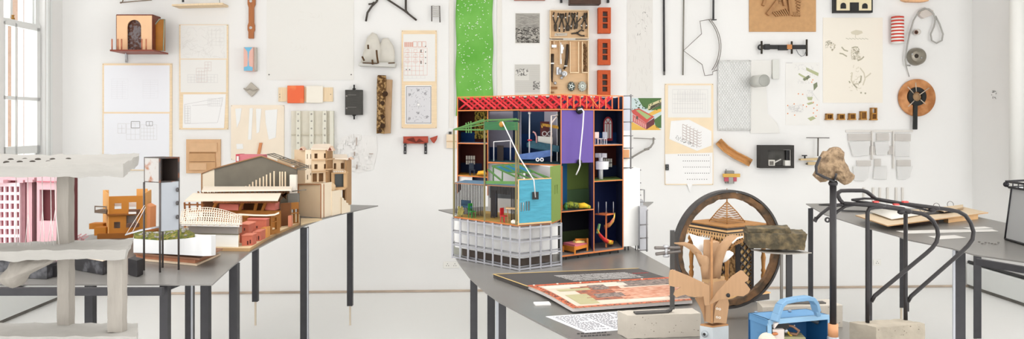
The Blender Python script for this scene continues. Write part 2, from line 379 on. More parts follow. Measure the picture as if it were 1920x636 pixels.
# -- upper row, from the window side
b = MB(); b.wtube([(226, 5), (252, 2.5), (284, 0)], .0045, .03); b.wtube([(229, 5), (234, -10)], .0045, .03); b.wtube([(284, 0), (300, -20), (234, -10)], .0045, .03); b.ball(WP(226.5, 5, .03), .008, 6)
one(b, 'wire_triangle', 'thin bent brass wire triangle hung above the small copper house', 'wire', M((150, 132, 116), .4, .6))
t = thing('wall_shelf', 'narrow pale wooden shelf on dark straps high above the framed drawings', 'shelf', WP(370, 12), A)
b = MB(); b.prism([WP(322, 8, .16), WP(417, 5, .16), WP(417, 9, .16), WP(322, 11, .16)], -WO*.15); part(b, 'board', PINEX, t, .001)
b = MB(); b.wbox(341, -30, 345, 4, .10, .105); part(b, 'strap', STEEL, t)
b = MB(); b.wtube([(412, 6), (411, -30)], .002, .14); part(b, 'hanging_wire', WIREG, t)
# copper house
COP = M((250, 204, 160), .5, var=.03, scale=10); CDK = M((124, 66, 48), .6, var=.15, scale=40); OCH = M((176, 112, 32), .5, var=.1, scale=15)
t = thing('copper_house', 'small copper fronted house box with mosaic arched doorway on a wall bracket', 'model', WP(250, 97), A)
O1 = .26
b = MB(); arch = [(238.5, 94)]+arc(251.5, 50, 13, 13, PI, 0, 10)+[(265, 94)]
b.wpoly([(218.5, 94.5), (238.5, 94.5), (238.5, 50)]+arc(251.5, 50, 13, 13, PI, 0, 10)[1:]+[(265, 94.5), (285, 94.5), (285, 29), (218.5, 29)], O1-.012, O1); part(b, 'front_panel', COP, t)
b = MB(); b.wbox(236, 36, 268, 95, O1-.045, O1-.035); part(b, 'mosaic_door', M((130, 122, 124), .5, c2=(96, 58, 44), scale=55, thr=.5, soft=.06), t)
b = MB(); b.wbox(218.3, 27, 286, 29.2, .1, O1); b.wbox(217.6, 28, 218.8, 94, .1, O1); b.wbox(284.8, 28, 286, 94, .1, O1); b.wbox(218, 28, 286, 94, .09, .1); part(b, 'side_walls', CDK, t)
b = MB(); b.prism([WP(288, 49, .20), WP(299, 36, .20), WP(309, 36, .20), WP(309, 96, .20), WP(288, 95, .20)], -WO*.01); part(b, 'open_shutter', OCH, t)
b = MB(); pts = [(288.2, 49), (299, 36), (308.3, 36), (306.5, 95.5), (288, 95.5)]
b.tube([WP(x, y, .205) for x, y in pts], .005, 6, True); part(b, 'shutter_rim', M((150, 160, 140), .5), t)
b = MB(); b.wbox(206, 93, 288, 96, .06, O1+.09); part(b, 'base_plate', M((140, 70, 52), .5), t)
for x in (210, 221, 228, 266, 274):
    b = MB(); b.wtube([(x, 73), (x, 94)], .0055, O1+.06, 8); part(b, 'peg', M((206, 130, 100), .4, .3), t)
b = MB(); b.wbox(234, 100, 238, 117, .001, .02); b.tube([WP(236, 116, .02), WP(236, 99, .2)], .005); part(b, 'wall_bracket', SILVER, t)
# two stacked sheets in a pine frame
frame_board(192, 119, 322, 320, 'tall pine framed board with two white plan sheets, beside the window', .014)
drawing(195, 122.5, 318, 210, 'white plan sheet with faint grey blocks, upper one in the frame by the window',
        lambda b, o: (facade(b, o, 209, 148, 240, 185, 3, 9, .35), facade(b, o, 268, 150, 296, 184, 2, 8, .35)), .0142, .0155, mat=M((240, 241, 246), .8), mats=(M((226, 226, 230), .8), INK, INKP))
drawing(194.5, 213, 317.5, 318, 'white sheet with a long grey building plan, lower one in the frame by the window',
        lambda b, o: (facade(b, o, 221, 232, 236, 250, 2, 2, .6), facade(b, o, 237, 232, 262, 262, 3, 3, .5), facade(b, o, 246, 228, 262, 240, 1, 1, .9, 2), facade(b, o, 264, 234, 294, 262, 5, 4, .5), facade(b, o, 274, 228, 286, 236, 2, 1, .7, 2)), .0142, .0155, mat=M((240, 241, 246), .8))
# narrower board with three sheets
frame_board(336, 46, 427.5, 243, 'narrow pine edged board with three pale drawings above the cardboard relief', .012)
drawing(338.5, 47, 425, 110, 'pale pencil drawing of clouds and towers, topmost on the narrow pine board',
        lambda b, o: (scrib(b, o, 341, 50, 422, 108, 90, .45, 1, 16), facade(b, o, 390, 50, 420, 85, 4, 5, .5)), mat=PAPERW, mats=(M((224, 221, 217), .8), INK, INKP))
drawing(338.5, 111.5, 424, 173, 'pale pink grey elevation of a stepped building, middle of the narrow pine board',
        lambda b, o: (facade(b, o, 368, 128, 388, 154, 4, 4, .6, 3), facade(b, o, 384, 116, 396, 133, 2, 3, .6, 3), facade(b, o, 352, 140, 408, 155, 9, 3, .5, 1)), mat=PAPERW)
drawing(343, 176, 423, 240.5, 'white sheet with a wedge shaped plan, bottom of the narrow pine board',
        lambda b, o: [b.use(1)]+[b.wline(*q, .7, o) for q in ((346, 196, 418, 183), (346, 196, 346, 232), (418, 183, 408, 230), (346, 232, 408, 230), (352, 200, 352, 228), (360, 198, 395, 196))]+[facade(b, o, 390, 185, 416, 199, 7, 3, .5), facade(b, o, 347, 199, 357, 231, 2, 7, .6)],
        o0=.0125, o1=.015, poly=[(342.5, 240), (420, 240.5), (423.5, 176.5), (343.5, 177)])
# cardboard relief
t = thing('cardboard_relief', 'square cardboard relief of layered strips below the narrow pine board', 'relief', WP(381, 325), A)
CB = M((222, 182, 142), .85, var=.04, scale=20); CB2 = M((206, 162, 118), .85, var=.04, scale=20)
b = MB(); b.wbox(349, 261.5, 413, 325, .001, .02); part(b, 'backing', CB, t)
for k, (q, m) in enumerate((((355, 268, 407, 285), CB), ((354, 288, 403, 303), CB2), ((354, 304, 403.5, 319.5), CB2), ((354.5, 306, 387, 319), CB), ((355, 285, 404, 288), CARD2))):
    b = MB(); b.wbox(*q, .019, .03+.004*k if k < 4 else .026); part(b, 'strip', m, t)
# strap and the small blocks
t = thing('wooden_strap', 'long brown wooden bar with round holes hanging at the very top', 'bar', WP(470, 72), A)
b = MB(); wd_ = M((178, 110, 64), .6, var=.1, scale=12, stretch=(6, 6, 1))
b.wpoly([(465.5, 72), (475, 72), (475, 60), (477, 56), (477, 48), (475.5, 42), (475.5, 14), (478, 8), (478, -30), (464, -30), (464, 8), (466, 14), (466, 42), (464, 48), (464, 56), (465.5, 60)], .004, .03); part(b, 'bar_body', wd_, t, .002)
for y in (2, 52):
    b = MB(); b.lathe([(.013, 0), (.011, .003)], WP(470, y, .03), 14, WO); part(b, 'bolt_hole', M((206, 196, 190), .5), t)
t = thing('striped_block', 'small block painted pink with pale blue triangular ends', 'block', WP(467, 133), A)
b = MB(); b.wbox(457, 88.5, 474, 133, .002, .09); part(b, 'block_body', M((232, 184, 170), .7), t)
b = MB(); b.wpoly([(457.3, 88.6), (473.6, 88.6), (467, 97), (466, 112), (467, 124), (473.5, 126), (473.5, 132.8), (457.3, 132.8), (457.3, 126), (464, 124), (465, 112), (464, 97)], .09, .0912); part(b, 'blue_paint', M((120, 190, 222), .7), t)
b = MB(); b.wbox(474, 88.5, 479.5, 133, .002, .055); part(b, 'side_strip', M((206, 200, 190), .8), t)
b = MB(); b.wpoly([(470, 154.5), (484.5, 167.5), (471.5, 181.5), (458, 168)], .004, .03); b.use(1); b.tube([WP(x, y, .034) for x, y in ((457, 166), (463, 169), (468, 167), (474, 170), (483, 168))], .006, 6)
one(b, 'concrete_tile', 'small grey concrete diamond tile with a wavy ridge', 'tile', [M((190, 182, 170), .9, bump=.3, scale=60), M((168, 160, 148), .9)])
b = MB(); b.wbox(500, -40, 663.5, 150, .001, .004); b.use(1)
for x, y in ((504.5, 140), (658.5, 140)): b.lathe([(.006, 0), (.004, .004)], WP(x, y, .004), 8, WO)
b.use(2); scrib(b, .0044, 560, 20, 610, 40, 12, .5, 2, 10); scrib(b, .0044, 545, 70, 575, 95, 10, .5, 2, 10)
one(b, 'tracing_sheet', 'big almost blank off-white sheet pinned beside the bent steel bracket', 'sheet', [M((235, 233, 228), .8), INKD, M((228, 225, 218), .8)])
# samples on a batten
t = thing('sample_batten', 'pine batten carrying one orange and one cream sample square', 'board', WP(574, 192), A)
b = MB(); b.wbox(522, 164, 624, 190.5, .001, .016); part(b, 'batten', PINEX, t)
b = MB(); b.wbox(538.5, 160.5, 569.5, 193.5, .017, .04); part(b, 'orange_sample', M((236, 96, 34), .35, c2=(246, 150, 86), scale=9, thr=.62, soft=.12), t, .004)
b = MB(); b.wbox(574, 161, 605.5, 193, .017, .034); part(b, 'cream_sample', M((243, 236, 222), .5), t, .004)
for x, y in ((524.5, 177), (524.5, 182), (620, 177)):
    b = MB(); b.lathe([(.004, 0), (.003, .002)], WP(x, y, .016), 8, WO); part(b, 'screw_head', INKD, t)
# board with pale casts
t = frame_board(433, 197, 532.5, 300, 'pale peach board with white smears and a terracotta stick, above the grey gabled model', .012, M((245, 231, 211), .7, var=.04, scale=4))
for q in ([(441, 204), (453, 203), (450, 225), (444, 240)], [(468, 203), (474, 203), (471, 262), (465, 262)], [(480, 204), (490, 204), (486, 248), (481, 250)], [(497, 207), (520, 205), (517, 258), (504, 262), (498, 230)], [(443, 270), (455, 270), (456, 279), (444, 280)]):
    b = MB(); b.wpoly(q, .0122, .016); part(b, 'plaster_smear', M((242, 242, 240), .6), t)
b = MB(); b.wpoly([(482, 289), (487, 289), (491, 268), (486, 268)], .0122, .03); part(b, 'clay_stick', M((214, 142, 96), .8), t)
# plaster strip panel
PL = M((226, 220, 204), .8, var=.05, scale=12, bump=.2)
t = thing('plaster_relief', 'cast plaster panel with three dotted upright ribs and vertical bands', 'panel', WP(586, 300), A)
b = MB(); b.wbox(546, 208, 626, 300, .002, .02); part(b, 'back_slab', PL, t)
for x0, x1 in ((555, 563), (580, 588), (604.5, 612), (618, 625)):
    b = MB(); b.wbox(x0, 208, x1, 300, .02, .05); part(b, 'rib', M((230, 227, 212), .8, bump=.2, scale=30), t, .003)
b = MB(); b.wbox(546, 252, 626, 254, .02, .034); part(b, 'ledge', M((206, 198, 178), .8), t)
b = MB()
for x in (559, 584, 609):
    for y in (214, 227, 241, 254, 268): b.lathe([(.008, 0), (.006, .002)], WP(x, y, .05), 8, WO)
part(b, 'rib_dots', M((176, 172, 162), .8), t)
t = thing('slate_block', 'dark grey slate block hung between two eye bolts', 'block', WP(663, 217), A)
b = MB(); b.wbox(647, 168.5, 679, 215.5, .004, .06); part(b, 'block_body', M((70, 68, 64), .7, var=.15, scale=14, stretch=(1, 1, 8)), t, .002)
for y0, y1 in ((159, 169), (215, 224)):
    b = MB(); b.wtube([(664, y0), (664, y1)], .007, .03); b.lathe([(.014, 0), (.014, .01)], WP(664, 168 if y0 < 200 else 217.5, .03), 10); part(b, 'eye_bolt', BLACK, t)
b = MB()
for y in (180, 203): b.wbox(648.5, y-1.3, 651, y+1.3, .06, .064); b.wbox(652, y-2.2, 668, y-1.6, .06, .061)
part(b, 'scribed_marks', M((150, 146, 140), .7), t)
# white relief of little blocks
b = MB(); rr = random.Random(21)
b.wpoly([(640, 258), (662, 252), (706, 256), (708, 280), (700, 318), (668, 325), (655, 312), (632, 288)], .001, .008)
for k in range(70):
    x, y = rr.uniform(634, 704), rr.uniform(254, 318)
    if (x-668)**2/36**2+(y-287)**2/36**2 > 1: continue
    w, h = rr.uniform(2, 9), rr.uniform(2, 9); b.wbox(x-w/2, y-h/2, x+w/2, y+h/2, .007, rr.uniform(.010, .026))
b.use(1); b.wbox(667.5, 258, 669, 273, .026, .03); b.wbox(663.5, 285, 665, 292, .03, .05); b.wbox(668, 309, 669.4, 317, .03, .05); b.wbox(692, 288, 699, 289.2, .03, .05)
one(b, 'white_relief', 'white relief of many small jumbled blocks, above the tip of the long table', 'relief', [M((240, 238, 235), .7), M((176, 158, 146), .8)])
# bent bracket, spool, resin mountains
b = MB(); S_ = M((74, 68, 62), .5, .3)
b.wtube([(686, 40), (689, 24), (697, 12), (706, 3), (712, -10)], .009, .03); b.wtube([(691, 8), (698, 7), (702, 4)], .008, .03)
b.wtube([(712, -10), (728, 0), (757, 19), (781, 38)], .009, .03); b.wtube([(761, -20), (761, 20), (765, 25)], .010, .03)
one(b, 'steel_bracket', 'thin dark bent steel bracket like a branch at the very top', 'bracket', S_)
b = MB(); b.wtube([(809.5, 11), (809.5, 40)], .006, .04); b.wtube([(824, 11), (825, 42)], .006, .04); b.use(1)
for k in range(6): b.wtube([(810, 11+k*3.8), (817, 12.2+k*3.8), (824.5, 11+k*3.8)], .004, .045)
one(b, 'wire_spool', 'small wire mesh spool between two grey rods near the green hanging', 'spool', [M((110, 104, 100), .5), M((206, 202, 196), .6)])
t = thing('resin_mountains', 'translucent white resin mountains with dark tree stumps on a small shelf', 'model', WP(706, 125), A)
RES = M((226, 221, 210), .35, var=.05, scale=10, bump=.3, alpha=.85)
def P_lump(pts, off, dep, amp=.006, fr=15): b = MB(); b.lump([WP(x, y, off) for x, y in pts], WO*dep, amp=amp, fr=fr); return b
part(P_lump([(676, 118), (681, 98), (688, 70), (698, 61), (707, 64), (713, 80), (716, 100), (716, 120)], .06, .07), 'tall_peak', RES, t)
part(P_lump([(706, 120), (712, 85), (718, 72), (728, 71), (738, 86), (741, 98), (740, 120)], .06, .06), 'low_peak', RES, t)
b = MB(); b.wpoly([(671, 123), (740, 126), (742, 117), (674, 117)], .01, .12); part(b, 'resin_base', M((206, 204, 198), .4), t, .004)
b = MB()
for q in ([(706, 94), (707, 106), (709, 119)], [(698, 112), (699, 121)], [(690, 84), (690.5, 92)], [(679, 106), (683, 114)]): b.wtube(q, .008, .13)
b.wtube([(680, 118), (708, 119)], .005, .13); b.wtube([(728, 118.5), (740, 118)], .005, .13); part(b, 'tree_stumps', M((92, 66, 40), .8), t)
# pine board with two sheets
frame_board(753, 57, 819, 240.5, 'tall knotty pine board with a pink elevation above a square plan', .012, name='pine_board')
def pink_elev(b, o):
    b.use(3)
    for k in range(5): b.wline(759.5+k*3.3, 79, 759.5+k*3.3, 88, 2.6, o)
    for x in (778, 787, 795): b.wrect(x-3.5, 78, x+3.5, 88, .8, o)
    facade(b, o, 757.5, 90, 801, 141, 6, 6, .45, 3)
    for j in range(3):
        for x in (764, 779, 791): b.wrect(x-3, 93+j*9.5, x+3, 99+j*9.5, .5, o)
    dots(b, o, [(798, 87), (798, 97.5), (798, 108), (798, 119), (762, 130.5), (768, 130.5)], 2, 2); b.use(2); b.wline(789.5, 93, 789.5, 99, 2, o); b.wline(789.5, 114, 789.5, 120, 2, o)
    facade(b, o, 757, 142, 797, 147, 5, 1, .4, 1)
drawing(756, 64, 816, 152.5, 'white sheet with a pink arched elevation, upper one on the knotty pine board', pink_elev, mats=(INK, INKD, M((226, 176, 160), .8)), mat=PAPERW)
def square_plan(b, o):
    b.use(1); b.wbox; b.use(3); b.wpoly([(762, 231), (808, 231), (808, 162.5), (762, 162.5)], o-.0003, o); o += .0004
    b.use(2); b.wrect(762, 162.5, 808, 231, .9, o)
    for x, y in ((784, 169), (797, 175.5), (768.5, 177), (784, 212), (768, 222), (800.5, 219)): dots(b, o, [(x, y)], 4, 1); scrib(b, o, x-3, y-3, x+3, y+3, 6, .5, 2, 4)
    scrib(b, o, 764, 165, 806, 229, 60, .4, 2, 4); b.use(4); b.wline(782, 196.5, 787, 196.5, 5, o); b.use(2); b.wrect(782, 194, 787, 199, .5, o)
drawing(759.5, 160, 809, 233, 'white edged square garden plan, lower one on the knotty pine board', square_plan, mats=(M((176, 174, 178), .8), M((120, 118, 124), .8), M((222, 221, 224), .8), PAPER))
# bark block
t = thing('bark_block', 'rough brown block of wood with a row of dark knot holes', 'wood block', WP(718, 252), A)
BK = M((96, 66, 34), .9, c2=(190, 154, 104), scale=48, thr=.52, soft=.06, bump=1)
part(P_lump([(708, 141), (724, 141), (725, 160), (722, 200), (723, 236), (720, 251), (706, 251), (707, 200), (706.5, 165)], .05, .10, .006, 30), 'bark_half', BK, t)
b = MB(); b.wpoly([(724, 149), (735, 149.5), (731.5, 250), (719, 251)], .004, .05); part(b, 'sawn_half', M((188, 154, 118), .8, var=.1, scale=10, stretch=(8, 8, 1)), t)
for x, y, r in ((722.5, 176, .022), (717, 193, .018), (717.5, 219, .016), (717.5, 236, .022), (713, 245, .014)):
    b = MB(); b.lathe([(r, 0), (r*.6, .004)], WP(x, y, .1), 12, WO); part(b, 'knot_hole', M((66, 44, 26), .9), t)
# clay fragments
CLAY = M((186, 84, 66), .85, var=.12, scale=25, bump=.5)
t = thing('clay_fragment', 'carved red clay fragment resting on two short steel straps', 'fragment', WP(780, 289), A)
part(P_lump([(756, 256), (803, 255.5), (803, 268), (796, 270), (770, 269), (756, 269.5)], .05, .06, .004, 30), 'clay_body', CLAY, t)
b = MB(); b.wpoly([(762, 261), (775, 258), (780, 266), (786, 260), (795, 266), (780, 268), (766, 264)], .078, .084); part(b, 'carved_relief', M((112, 48, 38), .9), t)
for x in (757, 795.5):
    b = MB(); b.wbox(x, 268, x+5, 289, .004, .012); b.wbox(x, 269, x+5, 270.5, .01, .08)
    b.use(1); b.lathe([(.006, 0), (.004, .003)], WP(x+2.5, 274, .012), 8, WO); b.lathe([(.006, 0), (.004, .003)], WP(x+2.5, 285, .012), 8, WO)
    part(b, 'steel_strap', [STEEL, SILVER], t)
one(P_lump([(806, 259), (821, 254), (819, 262), (814, 269), (810, 266)], .04, .05, .003, 30), 'clay_shard', 'small triangular red clay shard beside the carved clay fragment', 'fragment', CLAY)
b = MB(); b.wbox(837, 252, 856, 278, .004, .03); b.use(1); b.wbox(837, 264.5, 856, 266.5, .03, .033)
one(b, 'grooved_block', 'pale grooved wooden block half hidden by the dollhouse corner', 'wood block', [M((240, 220, 192), .7), M((220, 188, 148), .7)])
b = MB(); b.wbox(841.5, 247, 846.5, 252, .004, .02); one(b, 'steel_square', 'tiny dark square steel plate just above the pale grooved wooden block', 'plate', STEEL)
# green hanging
b = MB(); rows = []
for j in range(24):
    y = -40+j*11.2; rows.append([WP(855+x*69/10+1.0*math.sin(j*.7)*(1 if x in (0, 10) else 0), y, .02+.006*math.sin(x*1.1+j*.15)) for x in range(11)])
t = thing('green_hanging', 'long bright green hanging with white flecks dropping behind the dollhouse', 'hanging', WP(889, 210), A)
b.sheet(rows, .003); part(b, 'green_cloth', M((92, 168, 56), .8, c2=(132, 196, 96), scale=3, thr=.5, soft=.2), t)
b = MB(); rr = random.Random(5)
for k in range(170):
    x, y = rr.uniform(858, 921), rr.uniform(0, 172); s = rr.uniform(.4, 1.1); b.wline(x-s, y+rr.uniform(-.5, .5), x+s, y+rr.uniform(-.8, .8), s*1.4, .034)
o = part(b, 'white_flecks', M((236, 244, 232), .8), t); o['kind'] = 'stuff'
for x, lab in ((847, 'narrow white upright batten just beside the green hanging, at the clay shard side'), (937, 'narrow white upright batten between the green hanging and the newspaper cuttings')):
    b = MB(); b.wbox(x-5, -40, x+4, 240, .001, .006); one(b, 'white_batten', lab, 'batten', M((233, 229, 222), .7))
b = MB(); b.wbox(964, -50, 1022, .8, .01, .03); one(b, 'red_edged_print', 'lower edge of a reddish print cut by the top of the view', 'print', M((176, 116, 104), .7))
t = thing('brown_box', 'dark brown wooden box hung between two black posts at the very top', 'box', WP(1097, 7), A)
b = MB(); b.wbox(1068.5, -50, 1127, 7, .004, .12); part(b, 'box_body', M((70, 42, 26), .5, var=.15, scale=8), t, .003)
for x in (1052.5, 1140.5):
    b = MB(); b.wbox(x-2, -50, x+2, 4.8, .004, .03); part(b, 'post', BLACK, t)
# ---- newspaper cuttings
def cutting1(b, o):
    b.use(4); b.wpoly([(966.5, 81), (1012, 81), (1012, 25), (966.5, 25)], o-.0002, o); o += .0004
    scrib(b, o, 967, 26, 1011, 52, 150, .6, 1, 9, (0, .1, PI-.1)); scrib(b, o, 967, 51, 1011, 80, 160, 1.0, 2, 9, (0, .3, 2.6, 1.5)); scrib(b, o, 967, 50, 1011, 72, 50, .8, 3, 8)
NEWS = (M((150, 146, 140), .8), M((84, 80, 76), .8), M((206, 200, 190), .8), M((172, 168, 160), .8))
drawing(965, 24, 1013, 84, 'grey newspaper photograph with a dark landscape, upper of the two cuttings', cutting1, .001, .003, PAPERW, 'newspaper_cutting', 'cutting', NEWS)
def cutting2(b, o):
    b.use(4); b.wpoly([(965, 200), (1012.5, 200), (1012.5, 121), (965, 121)], o-.0002, o); o += .0004
    b.use(1)
    for k in range(30):
        y = 122+k*1.75
        b.wline(992 if 4 < k < 17 else 966, y, 1012, y, .55, o)
    scrib(b, o, 967, 129, 990, 142, 40, .8, 2, 6); scrib(b, o, 1000, 152, 1012, 168, 30, 1.3, 2, 5)
drawing(964.5, 120, 1013, 202, 'grey newspaper page with a small line sketch, lower of the two cuttings', cutting2, .001, .003, PAPERW, 'newspaper_cutting', 'cutting', (M((176, 173, 168), .8), M((96, 93, 90), .8), M((206, 200, 190), .8), M((218, 215, 208), .8)))
# ---- tool trays
TRAY = M((226, 190, 148), .6, var=.05, scale=8, stretch=(1, 1, 8)); RIM = M((240, 212, 174), .6)
def tray(x0, y0, x1, y1, label, parts_):
    t = thing('tool_tray', label, 'tray', WP((x0+x1)/2, y1), A)
    b = MB(); b.wbox(x0, y0, x1, y1, .002, .012); part(b, 'tray_back', TRAY, t)
    for q in ((x0, y0, x1, y0+1.6), (x0, y1-1.6, x1, y1), (x0, y0, x0+1.6, y1), (x1-1.6, y0, x1, y1))+tuple(parts_):
        b = MB(); b.wbox(*q, .012, .05); part(b, 'tray_side', RIM, t)
    return t
tray(1031, 18.5, 1104, 72, 'shallow pine tray of old pliers, upper of the two tool trays', ())
tray(1031, 75, 1104, 182, 'deep pine tray with compartments, lower of the two tool trays', ((1038, 75, 1039.3, 92), (1049, 76, 1050, 121), (1068.5, 78, 1070, 136), (1084, 78, 1086, 136), (1068.5, 135, 1086, 137), (1091, 78, 1093, 136), (1091, 135, 1103, 137)))
IRON = M((78, 70, 62), .5, .4, var=.2, scale=60)
def pliers(head, piv, hs, label, hw=.012, grip=True, mat=IRON, o=.032):
    """head: two jaw tips; piv: pivot; hs: two handle polylines"""
    cx = [p[0] for h in hs for p in h]; cy = [p[1] for h in hs for p in h]
    t = thing('pliers', label, 'pliers', WP(sum(cx)/len(cx), max(cy+[head[0][1]])), A, 'old pliers in the upper tray')
    for jx, h in zip(head, hs):
        b = MB(); b.tube([WP(*q, o) for q in [piv]+list(h)], [.006]+[.007]*len(h), 6); part(b, 'handle', mat, t)
        b = MB(); b.tube([WP(*piv, o), WP((piv[0]+jx[0])/2, (piv[1]+jx[1])/2, o), WP(*jx, o)], [hw, hw, hw*.5], 6); part(b, 'jaw', mat, t)
    b = MB(); b.lathe([(.012, 0), (.010, .008)], WP(*piv, o+.004), 10, WO); part(b, 'pivot', mat, t)
    if grip:
        for h in hs:
            q = h[len(h)//2]; b = MB(); b.ball(WP(q[0], q[1], o+.01), .006, 5); part(b, 'white_tie', M((246, 244, 240), .5), t)
pliers([(1041, 59), (1042, 59)], (1041.5, 46), ([(1038, 36), (1037, 30), (1039, 23)], [(1045, 37), (1046.5, 31), (1047, 24)]), 'long jawed pliers hung jaws down in the upper tray, first from its window side', .014)
pliers([(1050.5, 25.5), (1056, 25.5)], (1053.5, 34), ([(1050, 46), (1048.5, 53), (1049, 60)], [(1056, 46), (1058, 53), (1057, 60)]), 'end cutting pincers with curved black jaws in the upper tray', .016)
pliers([(1063, 58), (1066, 58)], (1064.5, 48), ([(1061, 38), (1060.5, 33), (1061, 24)], [(1066.5, 40), (1067, 30), (1068, 23.5)]), 'straight handled cutter with a round jaw end in the upper tray', .016)
pliers([(1072, 24), (1078, 24)], (1075, 33), ([(1073, 42), (1071, 49), (1071, 55)], [(1077, 40), (1078, 47), (1077, 55)]), 'open mouthed pincers in the middle of the upper tray', .014)
pliers([(1079, 54), (1081, 54)], (1081, 44), ([(1082, 34), (1081.5, 30), (1083, 23)], [(1086, 38), (1090, 33), (1094, 30)]), 'dark pliers leaning across the open mouthed pincers in the upper tray', .014, o=.058)
pliers([(1096, 24), (1100, 24)], (1096.5, 36), ([(1092, 44), (1090, 48), (1092, 54)], [(1099, 44), (1100, 48), (1098, 54)]), 'wide headed pliers with white tied handles, last in the upper tray', .013)
pliers([(1071, 62.5), (1071, 64)], (1082, 62), ([(1087, 58), (1090, 56), (1095, 58)], [(1086, 65), (1090, 67), (1096, 67)]), 'fine nosed pliers lying level along the bottom of the upper tray', .006, False)
b = MB(); b.wpoly([(1039, 68), (1063, 67), (1064, 62), (1041, 62)], .012, .02); b.use(1); b.wline(1043, 63, 1046, 66, 1, .0205); b.wline(1047, 64.5, 1060, 64, .6, .0205)
one(b, 'tool_card', 'small grey printed card at the bottom of the upper tray', 'card', [M((206, 196, 182), .6), M((120, 112, 104), .7)])
b = MB(); b.wpoly([(1035, 73.4), (1056, 72), (1056, 75), (1035, 74)], .052, .058); b.wpoly([(1079, 72), (1100, 73.4), (1100, 74), (1079, 75)], .052, .058); b.use(1); b.wbox(1056, 71.8, 1079, 75.2, .052, .062)
one(b, 'engraved_file', 'thin double pointed steel file resting between the two tool trays', 'file', [M((120, 110, 100), .4, .5), M((176, 172, 166), .4, .5)])
def lowtool(name, label, cat, build_): b = MB(); mats = build_(b); return one(b, name, label, cat, mats, 'tools in the lower tray')
HORN = M((58, 44, 32), .5, var=.3, scale=30)
lowtool('horn_sickle', 'long curved black horn with a white tie, at the window side of the lower tray', 'horn', lambda b: (b.tube([WP(x, y, .036) for x, y in ((1036, 101), (1035.5, 115), (1035, 130), (1035, 146), (1035.2, 153), (1037, 154))], [.013, .013, .012, .008, .005, .003]), b.use(1), b.wbox(1033, 117.6, 1039, 120, .03, .052), [HORN, WHITE])[-1])
lowtool('curved_handle', 'curved black handle beside the empty compartment of the lower tray', 'handle', lambda b: (b.tube([WP(x, y, .036) for x, y in ((1064, 83), (1063.5, 95), (1063, 108), (1061, 122), (1057, 130))], [.010, .013, .013, .012, .009]), b.use(1), b.wbox(1058, 122.6, 1064, 124.4, .03, .052), [HORN, WHITE])[-1])
lowtool('plane_blade', 'slim bright steel spokeshave upright in the lower tray', 'tool', lambda b: (b.wbox(1051, 80, 1052.4, 117, .03, .04), b.wbox(1051.2, 84, 1055.5, 100, .03, .05), b.wbox(1034.5, 84, 1043.5, 89, .052, .07), b.wbox(1051.2, 88, 1057, 93, .03, .045), b.wbox(1051, 111, 1053, 120, .03, .05), [M((226, 226, 226), .3, .5)])[-1])
def crank(b):
    b.ball(WP(1057, 139, .045), .024, 8, amp=.3); b.ring(WP(1058.5, 138.5, .05), WO, [(.012, 0), (.022, 0), (.022, .012), (.012, .012)], 20); b.ball(WP(1050, 134, .045), .017, 6, (1, 1, 1.8)); b.ball(WP(1053, 146, .04), .014, 6); b.wbox(1043.5, 126, 1048, 140, .016, .04); return [SILVER]
lowtool('crank_wheel', 'bright silver crank with a round hand wheel in the lower tray', 'crank', crank)
def gear(x, y, r, label, m):
    def g(b):
        pts = [(x+(r if k % 2 else r*.82)*math.cos(k*PI/12), y+1.25*(r if k % 2 else r*.82)*math.sin(k*PI/12)) for k in range(24)]
        b.wpoly(pts, .014, .05); b.use(1); b.ring(WP(x, y, .05), WO, [(.008, 0), (.015, 0), (.015, .008), (.008, .008)], 16)
        for k in range(5): a = k*2*PI/5; b.ball(WP(x+r*.6*math.cos(a), y+1.25*r*.6*math.sin(a), .052), .007, 5)
        return [m, M((206, 212, 206), .35, .5)]
    lowtool('gear_cluster', label, 'gears', g)
gear(1071.5, 162, 7.5, 'dark gear cluster with pale teeth in the bottom of the lower tray', M((70, 76, 70), .4, .4))
gear(1092, 162, 8.3, 'pale grey gear cluster in the bottom corner of the lower tray', M((158, 160, 150), .4, .4))
lowtool('small_coil', 'small shiny coil and wooden peg at the bottom of the horn in the lower tray', 'coil', lambda b: (b.ball(WP(1041, 156, .03), .014, 6), b.use(1), b.wbox(1034, 162.5, 1045, 167, .014, .035), b.wbox(1033, 172, 1039, 174.5, .014, .03), [SILVER, M((150, 104, 62), .7)])[-1])
b = MB()
for k, y in enumerate((85, 90, 95, 101, 107, 113, 119, 126, 131)): b.ball(WP(1096+(k*37 % 5)*.5, y, .028), .012, 5, (1, 1, 1.2), .4)
o = one(b, 'carving_chips', 'dark little carving chips packed in the side compartment of the lower tray', 'chips', M((110, 80, 52), .7)); o['kind'] = 'stuff'
# ---- bricks
BR = M((196, 88, 48), .85, var=.08, scale=40, bump=.25)
def brick(x0, y0, x1, y1, label):
    t = thing('brick', label, 'brick', WP((x0+x1)/2, y1), A, 'bricks hung beside the tool trays'); O = .065
    ys = [y0+(y1-y0)*f for f in (.25, .48, .72)]; hx, hy = 4.7, 4.6; xc = (x0+x1)/2+1
    b = MB(); b.wbox(x0, y0, xc-hx, y1, .002, O); b.wbox(xc+hx, y0, x1, y1, .002, O); e = [y0]+[v for y in ys for v in (y-hy, y+hy)]+[y1]
    for k in range(0, 8, 2): b.wbox(xc-hx, e[k], xc+hx, e[k+1], .002, O)
    part(b, 'brick_body', BR, t)
    for y in ys:
        b = MB(); b.wbox(xc-hx, y-hy, xc+hx, y+hy, .002, .012); part(b, 'core_hole', M((120, 112, 106), .9, var=.2, scale=50), t)
brick(1122, 14, 1145.5, 62, 'red brick with three core holes, uppermost of the hung column')
brick(1122, 73, 1145, 121.5, 'red brick with three core holes and white smears, middle of the hung column')
brick(1121.5, 131.5, 1145, 181, 'red brick with three core holes, lowest of the hung column, just above the red truss')
